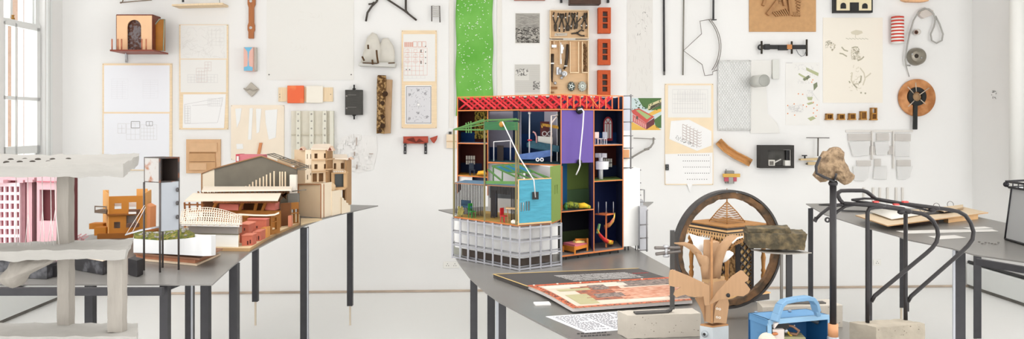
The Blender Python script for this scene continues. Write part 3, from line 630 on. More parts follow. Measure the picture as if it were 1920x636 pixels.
drawing(1176, -30, 1224, 182, 'long pale grey tracing of a winding path beside the bricks', lambda b, o: (scrib(b, o, 1178, 0, 1222, 178, 70, .6, 1, 14, (1.2, 1.7, 1.5)), scrib(b, o, 1195, 20, 1216, 70, 14, .9, 2, 5)), .001, .003, M((229, 226, 221), .8), 'tracing_strip', 'drawing', (M((216, 212, 207), .8), M((170, 166, 160), .8), INK))
# ---- rods and wire profile
b = MB(); b.wtube([(1244.5, -40), (1245.5, 134)], .009, .02, 8); b.use(1); b.wtube([(1245.5, 134), (1245.6, 141)], .008, .02, 8); one(b, 'steel_rod', 'long thick black steel rod hanging alone beside the pale tracing strip', 'rod', [STEEL, M((110, 108, 104), .5)])
b = MB(); b.wtube([(1282.5, -40), (1280.5, 141)], .006, .02, 8); one(b, 'steel_rod', 'thin grey steel rod touching the point of the wire outline', 'rod', M((140, 136, 126), .5, .4))
b = MB(); b.wtube([(1338, -40), (1337.5, 36)], .0085, .03, 8); b.wtube([(1335, 37.5), (1343.5, 37)], .005, .03); one(b, 'steel_rod', 'short black steel rod from which the wire outline hangs', 'rod', STEEL)
b = MB(); wp = [(1335.5, 37), (1333, 36), (1312.5, 39.5), (1315.5, 63.5), (1281.5, 95), (1316.5, 121), (1321.5, 142), (1336, 140), (1336.5, 134.5), (1345, 131.5)]
b.wtube(wp+arc(1279, 88, 73, 75, -.62, .74, 14), .0032, .035, 5); b.wtube(arc(1275, 88, 73.5, 75, -.62, .74, 14), .0032, .035, 5)
one(b, 'wire_profile', 'thin wire outline bent like an open lantern hanging from a rod', 'wire', M((120, 110, 104), .5, .4))
# ---- coloured aerial print
def aerial(b, o):
    def pg(m, *pts): b.use(m); b.wpoly(list(pts), o-.0002, o)
    pg(1, (1184, 244), (1240, 244), (1240, 184), (1184, 184)); o += .0004
    pg(2, (1196, 184), (1240, 184), (1240, 205), (1222, 207), (1205, 200)); pg(2, (1226, 225), (1240, 215), (1240, 240), (1230, 240)); pg(3, (1184, 228), (1206, 240), (1222, 230), (1240, 244), (1184, 244)); o += .0004
    pg(4, (1186, 214), (1212, 231), (1212, 243), (1186, 228)); pg(5, (1212, 231), (1227, 221), (1227, 233), (1212, 243)); pg(6, (1184, 207), (1198, 203), (1227, 219), (1212, 231), (1186, 213)); o += .0004
    pg(7, (1192, 207), (1198, 205.5), (1221, 218.5), (1213, 224)); pg(8, (1214, 207), (1216, 196), (1240, 186), (1240, 193), (1220, 207)); pg(9, (1218, 207), (1220, 199), (1240, 191), (1240, 197)); pg(3, (1216, 213), (1228, 206), (1240, 204), (1240, 209), (1222, 217)); o += .0004
    b.use(10)
    for k in range(7): b.wline(1190+k*3.4, 221+k*2.1, 1190+k*3.4, 228+k*2.1, 1.2, o)
    b.use(9); b.wline(1194.5, 218, 1194.5, 224, 3.4, o); b.use(2); scrib(b, o, 1190, 186, 1238, 206, 30, 1.6, 11, 4)
drawing(1183, 183, 1241, 262, 'bright colour print of a pink building among trees beside the dollhouse scaffold', aerial, .001, .003, PAPERW, 'aerial_print', 'print', tuple(M(c, .7) for c in ((206, 222, 222), (86, 120, 70), (232, 186, 90), (210, 120, 116), (112, 60, 66), (206, 92, 84), (170, 190, 130), (214, 204, 160), (96, 92, 84), (236, 190, 186), (60, 92, 52))))
# ---- pine board with three sheets
frame_board(1247, 157, 1337.5, 347, 'tall pale pine board with three sheets and a black clip', .012, M((242, 222, 190), .6, var=.04, scale=6))
drawing(1252.5, 160, 1333.5, 220.5, 'faint grey facade elevation, topmost on the board with the black clip', lambda b, o: (facade(b, o, 1261, 168, 1327, 212, 14, 5, .5), facade(b, o, 1272, 168, 1313, 190, 12, 1, .5)), mat=PAPERW)
def cubes(b, o):
    b.use(1)
    for i in range(5):
        for j in range(6):
            x, y = 1280+i*6.6, 233+i*3.4+j*5.2; b.wline(x, y, x+5.6, y+2.9, .9, o); b.wline(x, y, x, y+5, .7, o); b.wline(x+5.6, y+2.9, x+9, y+.6, .7, o)
    for k in range(7): scrib(b, o, 1266+k*5, 254+k*2.4, 1272+k*5, 261+k*2.4, 7, .8, 2, 4)
drawing(1258, 224, 1333, 282, 'skewed white sheet with a brown stacked cube drawing, middle of the black clip board', cubes, o1=.016, mats=(M((186, 168, 160), .8), M((150, 148, 146), .8), INKP), poly=[(1255, 261), (1307, 283), (1334, 273), (1334, 246), (1292, 224.5), (1258, 227)])
def dotgrid(b, o):
    dots(b, o, [(1272+k*4.05, 291) for k in range(15)]+[(1281+k*4, 302) for k in range(13)]+[(1282+k*4, 313.5) for k in range(13)]+[(1285+k*4, 325) for k in range(12)]+[(1289+k*4.5, 336.5) for k in range(9)], 1.5, 2); b.use(1); b.wline(1332, 294, 1332, 325, .6, o)
drawing(1247, 286, 1335, 346, 'curling white sheet with rows of dots, bottom of the board with the black clip', dotgrid, o1=.015, poly=[(1248, 345), (1288, 345), (1294, 362), (1298, 346), (1336, 345), (1336, 286.5), (1247, 289)])
b = MB(); b.wbox(1248, 308.6, 1254, 319.5, .016, .03); b.use(1); b.wbox(1250.4, 310, 1251.4, 313, .03, .031); b.wbox(1250.4, 315, 1251.4, 318, .03, .031); one(b, 'bulldog_clip', 'small black clip biting the edge of the pale pine board', 'clip', [BLACK, GREYM])
b = MB(); b.wtube([(1188, 259), (1229, 261)], .004, .06); b.wtube([(1180, 298), (1197, 288), (1212, 280), (1220, 276), (1225, 268), (1225.5, 258)], .008, .06, 8); b.wtube([(1208, 281), (1217, 279)], .011, .06)
one(b, 'steel_hook', 'slim grey bent steel hook reaching out below the colour print', 'arm', M((150, 146, 140), .45, .4))
# ---- foil lattice and neighbours
t = thing('foil_lattice', 'crinkled pale foil sheet pressed with a diagonal lattice and a rolled tube', 'sheet', WP(1403, 250), A)
b = MB(); FO = M((236, 236, 234), .3, .15, var=.05, scale=70, bump=.5)
rows = [[WP(1346+i*4.4+(0 if j else 1), 113+j*6.6, .012+.007*((i*7+j*3) % 5)/5) for i in range(15)] for j in range(21)]; b.sheet(rows, .002); part(b, 'foil_panel', FO, t)
b = MB()
for i in range(-8, 9):
    x, y = 1348+i*14, 116; 
    for sgn in (1, -1):
        pts = []
        for k in range(2): 
            pass
for k in range(36):
    for sg in (1, -1):
        c = -120+k*7.5; a0 = None; q = []
        for s_ in range(0, 61):
            xx = 1347+s_; yy = 115+c+(xx-1347)*1.5 if sg > 0 else 115+c+(1407-xx)*1.5
            if 115 <= yy <= 245: q.append((xx, yy))
        if len(q) > 3: b.wline(*q[0], *q[-1], 1.1, .0215)
part(b, 'pressed_lattice', M((214, 214, 211), .4), t)
b = MB(); b.wpoly([(1407, 250), (1462, 250), (1458, 232), (1440, 214), (1436, 160), (1460, 113), (1404, 113), (1404, 220)], .004, .008); part(b, 'tracing_backing', M((233, 231, 226), .6), t)
b = MB(); b.lathe([(.052, 0), (.052, .16)], WP(1416, 153, .08), 24, WO+WU*.12); b.use(1); b.lathe([(.05, 0), (.047, .003)], WP(1416, 153, .08)+(WO+WU*.12).normalized()*.161, 24, WO+WU*.12); part(b, 'rolled_tube', [M((212, 212, 206), .3, .1, bump=.2, scale=30), M((170, 170, 164), .5)], t)
b = MB(); b.wbox(1449, 112, 1461, 148, .012, .03); part(b, 'folded_strip', M((216, 216, 210), .4), t)
t = thing('cardboard_collage', 'square brown cardboard sheet with a collage of cardboard sticks', 'collage', WP(1468, 60), A)
b = MB(); b.wbox(1405, -60, 1530, 59.5, .002, .012); part(b, 'backing', CARD, t)
def stick(x0, y0, x1, y1, w, o0=.012, o1=.045):
    dx, dy = x1-x0, y1-y0; l = math.hypot(dx, dy); nx, ny = -dy/l*w/2, dx/l*w/2
    b = MB(); b.wpoly([(x0-nx, y0-ny), (x1-nx, y1-ny), (x1+nx, y1+ny), (x0+nx, y0+ny)], o0, o1); part(b, 'stick', CARD2, t)
for q in ((1440, 27, 1470, -12, 7), (1432, 10, 1440, -14, 5), (1473, 10, 1468, -10, 5), (1479, -16, 1484, 28, 5), (1462, 6, 1458, -12, 4)): stick(*q)
for k in range(7): stick(1450+k*4, 23-k*1.2, 1457+k*4, 30-k*.3, 2.2, .012, .035)
for k in range(5): stick(1485+k*3, 22+k*.6, 1488+k*3.4, 30, 2.2, .012, .03)
for k in range(6): stick(1492+k*.8, -6+k*5.5, 1503-k*.6, -2+k*5.5, 3, .012, .03)
# black forged tool
t = thing('forged_tool', 'black forged steel tool lying level on two pegs below the cardboard collage', 'tool', WP(1468, 108), A)
b = MB(); b.wbox(1428, 84, 1512, 92, .03, .05); b.wbox(1434, 82.5, 1444, 93, .03, .055); b.wbox(1460, 84.5, 1478, 94, .03, .055); part(b, 'shaft', BLACK, t, .003)
b = MB(); b.ring(WP(1426, 88.5, .04), WO, [(.014, -.008), (.025, -.008), (.025, .008), (.014, .008)], 20); part(b, 'ring_end', BLACK, t)
for x, y0, y1 in ((1428, 77, 101), (1484.5, 77.5, 101), (1512.5, 74, 105)):
    b = MB(); b.wtube([(x, y0), (x, y1)], .009, .045, 8); part(b, 'cross_pin', M((60, 54, 46), .5, .3), t)
b = MB(); b.wbox(1476, 83.5, 1485, 92, .03, .058); part(b, 'leather_band', M((206, 140, 86), .7), t)
b = MB(); b.wtube([(1493, 93), (1497, 101), (1503, 106), (1508, 104), (1511, 97)], .003, .05); part(b, 'wire_loop', GREYM, t)
def green_iso(b, o):
    def pg(m, *pts): b.use(m); b.wpoly(list(pts), o-.0002, o)
    pg(3, (1511, 126), (1535, 137), (1534, 143), (1512, 132)); pg(3, (1498, 137), (1516, 147), (1514, 151), (1497, 140)); pg(4, (1505, 148), (1516, 141), (1520, 145), (1508, 152)); pg(4, (1525, 158), (1532, 154), (1533, 162), (1526, 170)); pg(3, (1514, 222), (1524, 218), (1530, 222), (1520, 227)); pg(3, (1513, 182), (1524, 182), (1522, 188), (1515, 188)); pg(3, (1512, 194), (1522, 191), (1526, 194), (1516, 197))
    scrib(b, o, 1495, 148, 1518, 157, 20, .6, 1, 5, (1.5, 1.6)); scrib(b, o, 1512, 136, 1534, 145, 14, .6, 1, 6, (1.4, 1.7)); scrib(b, o, 1478, 196, 1506, 210, 40, .6, 1, 12); scrib(b, o, 1512, 168, 1526, 182, 20, .5, 1, 6)
    dots(b, o, [(1522, 154), (1524, 150), (1497, 176), (1505, 177), (1506, 197), (1512, 200), (1477, 213), (1490, 216), (1525, 192), (1532, 197), (1526, 203), (1525, 212), (1532, 207), (1530, 218), (1477, 198), (1489, 195)], 2.2, 5); b.use(1); b.wline(1522, 172, 1534, 188, .8, o)
    b.use(1); b.wline(1474, 118, 1486, 118, 1.4, o); scrib(b, o, 1490, 120, 1534, 132, 22, .6, 1, 6)
drawing(1473, 117, 1537, 235, 'small sheet of scattered green and orange pavilions beside the foil lattice', green_iso, .001, .003, PAPERW, mats=(INK, INKD, M((186, 190, 150), .8), M((132, 140, 112), .8), M((232, 160, 116), .8)))
# black and cream facade
t = thing('toy_facade', 'little cream house front with black arches in a black frame', 'model', WP(1600, 23), A)
b = MB(); b.wbox(1564.5, -40, 1636.5, 23.5, .002, .05); part(b, 'black_frame', BLACK, t)
b = MB(); b.wbox(1569, -40, 1634, 19.5, .05, .06); part(b, 'cream_front', M((236, 222, 186), .7, var=.05, scale=12), t)
for x0, x1, y0, arch_ in ((1576.5, 1586.5, 5, 1), (1594, 1610.5, 4.5, 0), (1617, 1627, 6, 1)):
    b = MB(); c = (x0+x1)/2; h = (x1-x0)/2; yb = 16 if arch_ else 20
    b.wpoly([(x0, yb)]+(arc(c, y0+h, h, h, PI, 0, 8) if arch_ else [(x0, y0), (x1, y0)])+[(x1, yb)], .06, .066); part(b, 'doorway' if not arch_ else 'arched_window', BLACK, t)
def shore(b, o):
    q = lambda *p: [b.wline(*p[i], *p[i+1], 2.4, o) for i in range(len(p)-1)]
    b.use(1); b.wpoly([(1595, 60), (1605, 56), (1616, 58), (1618, 62), (1608, 66), (1597, 64)], o-.0002, o); b.use(2); [b.wline(x, 71.5, x+6, 72+(x % 3), .8, o) for x in range(1586, 1623, 6)]; b.wline(1604, 65, 1604, 71, .7, o)
    scrib(b, o, 1548, 76, 1559, 90, 26, .9, 2, 6); scrib(b, o, 1556, 78, 1566, 96, 14, 2.2, 1, 6)
    scrib(b, o, 1596, 90, 1613, 112, 50, 1.3, 1, 7); scrib(b, o, 1597, 90, 1611, 110, 25, .8, 2, 5)
    b.use(2); q((1578, 88), (1583, 94), (1590, 96)); q((1574, 100), (1580, 101), (1588, 106)); q((1597, 90), (1603, 88), (1609, 89)); q((1608, 114), (1615, 111), (1620, 106))
    b.use(1); q((1613, 128), (1620, 137), (1622, 148), (1618, 160)); q((1598, 136), (1596, 150), (1600, 158), (1610, 157)); b.use(2); q((1615, 142), (1614, 152), (1611, 156)); q((1592, 152), (1594, 156)); q((1600, 158), (1607, 165)); b.use(1); q((1622, 146), (1630, 140), (1633, 137))
    dots(b, o, [(1614.5, 174), (1622.5, 175)], 3, 2); scrib(b, o, 1592, 118, 1616, 170, 30, 1, 1, 6)
drawing(1543, 33, 1655, 193, 'large cream sheet with a winding green grey shoreline of little trees', shore, .001, .003, CREAM, mats=(M((214, 206, 186), .8), M((178, 172, 150), .8), INKP))
# five brass frames
for k, (x0, y0, x1, y1, n, lab) in enumerate(((1550.5, 213, 1562.5, 225, 2, 'shortest broad brass frame with a peg, first of the row of five'), (1573, 213.5, 1584.5, 225, 2, 'low square brass frame, second of the row of five'), (1593.5, 212.5, 1605, 225, 3, 'low brass frame with crossed bars, middle of the row of five'), (1615, 208.5, 1625.5, 225, 4, 'tall barred brass frame, fourth of the row of five'), (1634.5, 202, 1645, 225.5, 3, 'tallest open topped brass frame, last of the row of five'))):
    t = thing('brass_frame', lab, 'frame', WP((x0+x1)/2, y1), A, 'row of little brass frames')
    b = MB(); BRF = M((182, 130, 56), .5, .2, var=.15, scale=60)
    for xx in (x0, x1-1.6): b.wbox(xx, y0, xx+1.6, y1, .004, .04)
    yt = y0 if k < 4 else y0+10
    b.wbox(x0, yt, x1, yt+2, .004, .04); b.wbox(x0-.8, y1-2.4, x1+.8, y1, .004, .045)
    if k == 4: b.wbox(x0, y0, x1, y0+1.6, .004, .04)
    part(b, 'outer_frame', BRF, t)
    for j in range(n):
        x = x0+2.2+(x1-x0-4.4)*(j+.5)/n; b = MB(); b.wbox(x-.8, yt, x+.8, y1, .012, .03); part(b, 'bar', M((120, 78, 30), .5, .2), t)
    b = MB(); b.wbox(x0+1, yt+(y1-yt)*.3, x1-1, y1-2, .005, .012); part(b, 'back_plate', M((214, 172, 104), .5, .2), t)
# gutter piece, transformer, black box, clamp
b = MB(); pts = [(1347, 265), (1361, 279), (1379, 291), (1397, 300), (1408, 306)]
OAK = M((206, 150, 92), .6, var=.15, scale=10, stretch=(1, 6, 6))
rows = []
for i in range(len(pts)):
    x, y = pts[i]; a = pts[max(i-1, 0)]; c = pts[min(i+1, len(pts)-1)]; dx, dy = c[0]-a[0], c[1]-a[1]; l = math.hypot(dx, dy); nx, ny = dy/l, -dx/l
    rows.append([WP(x+nx*6*math.cos(u), y+ny*6*math.cos(u), .012+.045*abs(math.cos(u))) for u in (0, .4, .9, PI/2, PI-.9, PI-.4, PI)])
b.sheet(rows, .008); one(b, 'wooden_gutter', 'curved length of honey coloured wooden gutter under the foil lattice', 'wood', OAK)
t = thing('transformer', 'small transformer with a yellow bar and pink windings below the wooden gutter', 'transformer', WP(1373, 345), A)
for q, o0, o1, m, nm in (((1362, 320.5, 1377, 344.5), .004, .05, M((140, 138, 132), .5, .3), 'iron_core'), ((1356, 326, 1388, 332.5), .05, .07, M((216, 172, 82), .6), 'yellow_bar'), ((1358.5, 331, 1367, 340.5), .05, .065, M((186, 84, 100), .6), 'winding'), ((1375, 331, 1381.5, 340.5), .05, .065, M((186, 84, 100), .6), 'winding'), ((1366.5, 332.5, 1375, 344.5), .05, .07, M((160, 158, 152), .5, .3), 'front_plate')):
    b = MB(); b.wbox(*q, o0, o1); part(b, nm, m, t, .002)
b = MB(); b.wtube([(1361, 317), (1362, 322)], .003, .03); part(b, 'lead', WIREG, t)
t = thing('shadow_box', 'black box frame holding a small dark room model with white corners', 'shadow box', WP(1457, 316), A)
for q, nm in (((1425.5, 272.5, 1489, 281), 'frame_side'), ((1425.5, 311.5, 1489, 315.5), 'frame_side'), ((1425.5, 281, 1440, 312), 'frame_side'), ((1484.5, 281, 1489, 312), 'frame_side')):
    b = MB(); b.wbox(*q, .004, .09); part(b, nm, M((48, 45, 42), .6), t)
b = MB(); b.wbox(1440, 281, 1484.5, 312, .004, .02); part(b, 'back_panel', M((84, 82, 78), .7, var=.3, scale=14), t)
b = MB(); b.wbox(1474, 281, 1480, 300, .02, .05); part(b, 'dark_wall', BLACK, t)
b = MB(); b.wbox(1453, 278, 1471, 279.6, .05, .07); b.wbox(1470, 280.5, 1481, 281.6, .05, .07); b.wbox(1482.3, 277, 1484, 308, .05, .07); b.wpoly([(1452, 304), (1464, 298), (1465, 299.5), (1453, 306)], .05, .07); part(b, 'white_strip', M((206, 202, 196), .6), t)
b = MB(); b.wbox(1441, 300, 1453, 311, .02, .07); b.use(1); b.wbox(1443.5, 302.5, 1450.5, 309.5, .07, .074); part(b, 'cream_box', [M((226, 222, 212), .6), M((110, 106, 100), .7, var=.3, scale=60)], t)
b = MB(); b.wbox(1472, 301, 1484, 311, .02, .07); part(b, 'white_cube', M((236, 233, 226), .6), t)
t = thing('clamp_stand', 'small T shaped steel stand with brass clamps behind the rock on its pole', 'clamp', WP(1530, 310), A)
b = MB(); b.wtube([(1512, 258.3), (1555, 258.8)], .004, .06); b.wtube([(1534, 258.5), (1533.5, 293)], .0065, .06, 8); part(b, 't_rod', M((110, 104, 98), .5, .4), t)
b = MB(); b.wpoly([(1501, 298), (1501, 301), (1536, 301), (1536, 296)], .03, .07); b.wbox(1515, 304, 1533, 309.5, .03, .06); part(b, 'brass_jaw', M((186, 164, 126), .4, .5), t)
b = MB(); b.wtube([(1509, 297), (1509, 292.5)], .007, .06); b.wbox(1505, 291, 1513.5, 293, .05, .07); b.wtube([(1511, 307.5), (1516, 307.5)], .006, .045); part(b, 'thumb_screw', BLACK, t)
# translucent white reliefs on the window-less side
t = thing('paper_relief', 'white translucent paper relief of hanging pockets in two rows', 'relief', WP(1650, 340), A)
TR = M((244, 243, 241), .55, alpha=.6); TRD = M((228, 222, 216), .6, alpha=.45)
for q in ([(1592, 266), (1633, 264), (1629, 292), (1600, 294)], [(1640, 266), (1667, 266), (1668, 280), (1662, 291), (1643, 291)], [(1677, 264), (1706, 266), (1706, 294), (1678, 294)], [(1600, 312), (1630, 312), (1628, 334), (1620, 340), (1602, 339)], [(1640, 312), (1664, 312), (1663, 337), (1638, 336)], [(1682, 312), (1712, 312), (1706, 332), (1698, 337), (1684, 337)]):
    b = MB(); b.wpoly(q, .012, .028); part(b, 'pocket', TR, t, .004)
for q in ((1590, 251, 1634, 264), (1644, 250, 1668, 264), (1678, 251, 1708, 265), (1607, 301, 1634, 312), (1640, 298, 1652, 316), (1682, 300, 1708, 312), (1632, 274, 1641, 291), (1666, 274, 1678, 290)):
    b = MB(); b.wbox(*q, .008, .022); part(b, 'paper_band', TRD, t, .003)
b = MB(); b.wbox(1586, 244, 1712, 248, .004, .012); b.wbox(1675, 246, 1677, 316, .01, .03); b.wbox(1635, 246, 1637, 300, .01, .03); part(b, 'hanging_strips', M((226, 222, 216), .6), t)
for k, x in enumerate((1620.5, 1638, 1650.5, 1665, 1681, 1693)):
    b = MB(); b.wbox(x-1.5, 352, x+1.5, 382, .004, .02); one(b, 'paper_strip', 'thin pale upright paper strip below the paper relief', 'strip', M((224, 219, 212), .6), 'paper strips below the paper relief')
# striped tin, cable, bell, wheel, top piece
t = thing('striped_cylinder', 'upright cylinder with slanting red and white stripes', 'cylinder', WP(1683, 82), A)
b = MB(); b.lathe([(.05, 0), (.05, .225)], WP(1683, 82, .06), 24); part(b, 'white_body', M((244, 240, 236), .6), t)
for k in range(8):
    b = MB(); c = WP(1683, 78.5-k*6.3, .06); b.lathe([(.0508, 0), (.0508, .0135)], c, 24); part(b, 'red_stripe', M((206, 60, 44), .6), t)
b = MB(); b.lathe([(.026, 0), (.02, .008)], WP(1683, 31, .06), 12); part(b, 'cap', M((220, 208, 196), .6), t)
b = MB(); b.wpoly([(1692, -10), (1743, -10), (1742, 2), (1728, 3.5), (1702, 3), (1694, 0)], .004, .06); one(b, 'peach_lump', 'underside of a peach coloured lump cut off by the top of the view', 'fragment', M((232, 182, 140), .7, var=.15, scale=20), bev=.006)
t = thing('cable_loop', 'thin grey cable draped over a small clear block and hanging in a loop', 'cable', WP(1732, 158), A)
b = MB(); b.wtube([(1706.5, 123), (1699, 122), (1697.5, 112), (1700, 92), (1705, 65), (1713, 38), (1723, 21), (1734, 15.5), (1742, 18), (1750, 25), (1754, 36), (1751, 50), (1745, 64), (1747, 76), (1756, 81), (1766, 76), (1768, 64), (1762, 46), (1754, 30)], .007, .045, 8); part(b, 'cable', M((172, 170, 165), .5, .2), t)
b = MB(); b.wtube([(1699, 122), (1702, 134), (1705, 144)], .0035, .02, 6); part(b, 'cable_tail', M((176, 172, 166), .5), t)
b = MB(); b.wpoly([(1724, 28), (1728, 20), (1742, 15), (1751, 20), (1749, 28), (1738, 32), (1732, 35)], .004, .04); part(b, 'clear_block', M((222, 212, 204), .4, alpha=.85), t, .006)
b = MB(); b.lathe([(.024, 0), (.026, .02), (.026, .05), (.016, .055)], WP(1716, 61, .004), 18, WO-WU*.08); b.use(1); b.lathe([(.017, 0), (.016, .004)], WP(1718, 60.5, .062), 16, WO); b.use(2); b.lathe([(.008, 0), (.006, .003)], WP(1718, 60.5, .067), 12, WO)
one(b, 'lamp_socket', 'small white and brown lamp socket beside the cable', 'socket', [M((214, 208, 202), .4), M((96, 58, 40), .5), BLACK])
t = thing('steel_bell', 'round dull steel bell with a dark centre hole between the socket and the wooden disc', 'bell', WP(1716, 122), A)
b = MB(); b.lathe([(.078, 0), (.078, .012), (.072, .05), (.052, .08), (.03, .088)], WP(1716, 106.5, .004), 28, WO); part(b, 'dome', M((146, 140, 128), .38, .5, var=.08, scale=20), t)
b = MB(); b.lathe([(.042, 0), (.04, .006)], WP(1717.5, 105.5, .088), 20, WO); part(b, 'flange', M((176, 168, 154), .4, .4), t)
b = MB(); b.lathe([(.019, 0), (.017, .004)], WP(1718.5, 105, .096), 14, WO); part(b, 'centre_hole', M((46, 36, 28), .6), t)
for x, y in ((1710.5, 101.5), (1728, 108.5)):
    b = MB(); b.ball(WP(x, y, .094), .007, 6); part(b, 'bolt', SILVER, t)
t = thing('wooden_disc', 'round brown wooden disc with black ring and hanging black handle', 'disc', WP(1717, 243), A)
b = MB(); b.lathe([(.158, 0), (.163, .012), (.163, .03), (.155, .042)], WP(1716.5, 183.5, .004), 48, WO); part(b, 'disc', M((176, 112, 62), .6, c2=(214, 152, 100), scale=14, thr=.52, soft=.15, bump=.5), t)
b = MB(); b.ring(WP(1718, 181, .048), WO, [(.04, 0), (.082, 0), (.08, .02), (.042, .02)], 40); part(b, 'black_ring', M((26, 27, 26), .45), t)
b = MB(); b.wpoly([(1714, 197), (1721, 197), (1720.5, 243), (1713, 243)], .05, .07); part(b, 'handle', M((28, 30, 28), .5), t, .003)
b = MB(); b.lathe([(.04, 0), (.036, .012)], WP(1718, 182, .05), 20, WO); part(b, 'hub', M((166, 132, 96), .7, var=.1, scale=30), t)
for a, c in (((1702, 163), (1713, 175)), ((1742, 165), (1724, 178)), ((1703, 200), (1714, 189)), ((1735, 195), (1726, 187)), ((1717, 155), (1718, 172))):
    b = MB(); b.wtube([a, c], .004, .076); part(b, 'wire_spoke', M((206, 190, 170), .4, .3), t)
# ================= models on the long table by the window =================
def zy(y, d): return CZ-(y-HY)*d/F
def blk(b, x0, d0, x1, d1, z0, z1, dep, back=None):
    """upright block: front edge from (x0,d0) to (x1,d1), going straight back by dep"""
    a, c = Q(x0, d0, z0), Q(x1, d1, z0); bv = back if back is not None else V((0, dep, 0)); u = V((0, 0, z1-z0))
    return b.hexa([a, c, c+bv, a+bv, a+u, c+u, c+bv+u, a+bv+u])
def holed(b, a, c, z0, z1, th, holes, nrm=None):
    """wall from plan point a to c with rectangular holes [(s0,s1,za,zb)], s is 0..1 along a-c"""
    a, c = V((a.x, a.y, 0)), V((c.x, c.y, 0)); d = c-a; n = nrm or V((-d.y, d.x, 0)).normalized()*th
    S = sorted({0, 1}|{h[0] for h in holes}|{h[1] for h in holes}); Z = sorted({z0, z1}|{h[2] for h in holes}|{h[3] for h in holes})
    for i in range(len(S)-1):
        for j in range(len(Z)-1):
            sm, zm_ = (S[i]+S[i+1])/2, (Z[j]+Z[j+1])/2
            if any(h[0] < sm < h[1] and h[2] < zm_ < h[3] for h in holes): continue
            p, q = a+d*S[i], a+d*S[i+1]; b.prism([p+UP*Z[j], q+UP*Z[j], q+UP*Z[j+1], p+UP*Z[j+1]], n)
    return b
# ---- big plaster model in front
PLA = M((168, 165, 160), .9, var=.06, scale=9, stretch=(1, 1, 5), bump=.35)
PLS = M((156, 150, 142), .9, var=.07, scale=12, stretch=(6, 6, 1), bump=.3)
t = thing('plaster_model', 'rough white plaster model of stacked slabs on square columns in front of the pink tower', 'model', Q(60, 1.58, .985))
b = MB(); b.slab([P(-130, 334, 1.5), P(231, 331, 1.5), P(259, 310, 1.66), P(-130, 312, 1.66), P(-130, 313, 1.5), P(230, 309, 1.5), P(262, 289, 1.66), P(-130, 290.5, 1.66)], (40, 10, 4), .0035, 45); part(b, 'roof_slab', PLA, t)
b = MB(); b.slab([P(-130, 491, 1.5), P(233, 486, 1.5), P(246, 468, 1.62), P(-130, 480, 1.62), P(-130, 474, 1.5), P(238, 467, 1.5), P(251, 447, 1.62), P(-130, 461, 1.62)], (40, 10, 4), .004, 40); part(b, 'middle_slab', PLA, t)
b = MB(); b.slab([P(-130, 672, 1.5), P(256, 672, 1.5), P(258, 645, 1.64), P(-130, 645, 1.64), P(-130, 631, 1.5), P(257, 631, 1.5), P(258, 606, 1.6), P(-130, 606, 1.6)], (40, 10, 4), .003, 40); part(b, 'base_slab', PLA, t)
def col_(x0, x1, d, ya, yb, dep=.022):
    b = MB(); b.slab([P(x0, yb, d), P(x1, yb, d), P(x1, yb, d)+V((0, dep, 0)), P(x0, yb, d)+V((0, dep, 0)), P(x0, ya, d), P(x1, ya, d), P(x1, ya, d)+V((0, dep, 0)), P(x0, ya, d)+V((0, dep, 0))], (4, 3, 12), .0012, 60); part(b, 'column', PLS, t)
col_(106, 128, 1.58, 322, 466); col_(107, 129, 1.58, 478, 612); col_(201, 229, 1.525, 478, 624, .02); col_(-60, -35, 1.56, 322, 470)
b = MB(); b.lump([P(110, 484, 1.55), P(70, 506, 1.55), P(46, 522, 1.55), P(37, 535, 1.55), P(22, 539, 1.55), P(6, 533, 1.55), P(0, 520, 1.55), P(20, 500, 1.55), P(28, 484, 1.55)], V((0, .06, 0)), 6, .004, 40); part(b, 'broken_brace', PLS, t)
for x, y in ((12, 304.5), (20, 299.5), (37, 304), (46.5, 299), (61, 303.5), (71, 299), (91, 303.5), (98.5, 299), (128, 298.5)):
    d = 1.5+.16*(310-y)/20; c = P(x, y, d); b = MB(); b.ball(c+V((0, 0, -.0005)), .0058, 6, (1, 1, .62)); part(b, 'dark_hole', M((70, 64, 58), .8), t)  # hole in the slab top, its inner shade put into a dark dome
b = MB(); blk(b, -140, 1.46, 200, 1.46, 0, .970, .16); one(b, 'display_plinth', 'tall white plinth standing under the rough plaster model', 'plinth', M((236, 234, 230), .6), bev=.002)
for k, (x, f) in enumerate(((52, 5), (79, 5), (95, 6), (103, 8), (30, 4))):
    b = MB(); a = P(x, 331, 1.57); m = P(x+1, 400+rnd.uniform(-10, 20), 1.57); c1, c2 = P(x-f, 462, 1.57), P(x+f, 462, 1.57)
    b.tube([a, m, c1], .0007, 5); b.tube([m, c2], .0007, 5)
    one(b, 'thread', 'thin white forked thread strung between the plaster slabs', 'thread', M((232, 226, 222), .6), 'threads between the plaster slabs')
# ---- pink tower
PK = M((212, 164, 170), .6, var=.04, scale=8); PKL = M((240, 212, 216), .6); PKD = M((176, 92, 104), .7)
t = thing('pink_tower', 'pink tower model with a white gridded front and one dark window, behind the plaster model', 'model', Q(30, 3.5, TZ))
d = 3.4; z0, z1 = TZ, zy(333, d)
b = MB(); blk(b, -70, 3.52, 42, 3.5, z0, z1-.01, .16); part(b, 'core_block', PKD, t)
b = MB(); n = 8; a, c = Q(-70, d, 0), Q(37, d, 0); xs = [i/11 for i in range(11)]
holed(b, a, c, z0, zy(343, d), .012, [((i+.22)/11, (i+.86)/11, zy(350+j*15.9+10.5, d), zy(350+j*15.9, d)) for i in range(11) for j in range(8)]); part(b, 'grid_front', PKL, t)
b = MB(); blk(b, 37.5, 3.485, 71, 3.47, z0, z1-.012, .012); part(b, 'pink_panel', PK, t)
for x0, x1, dd in ((40, 47, 3.44), (50, 60, 3.42), (62, 68, 3.46)):
    b = MB(); blk(b, x0, dd, x1, dd, z0, z1-.015, .06); part(b, 'pillar', PK, t)
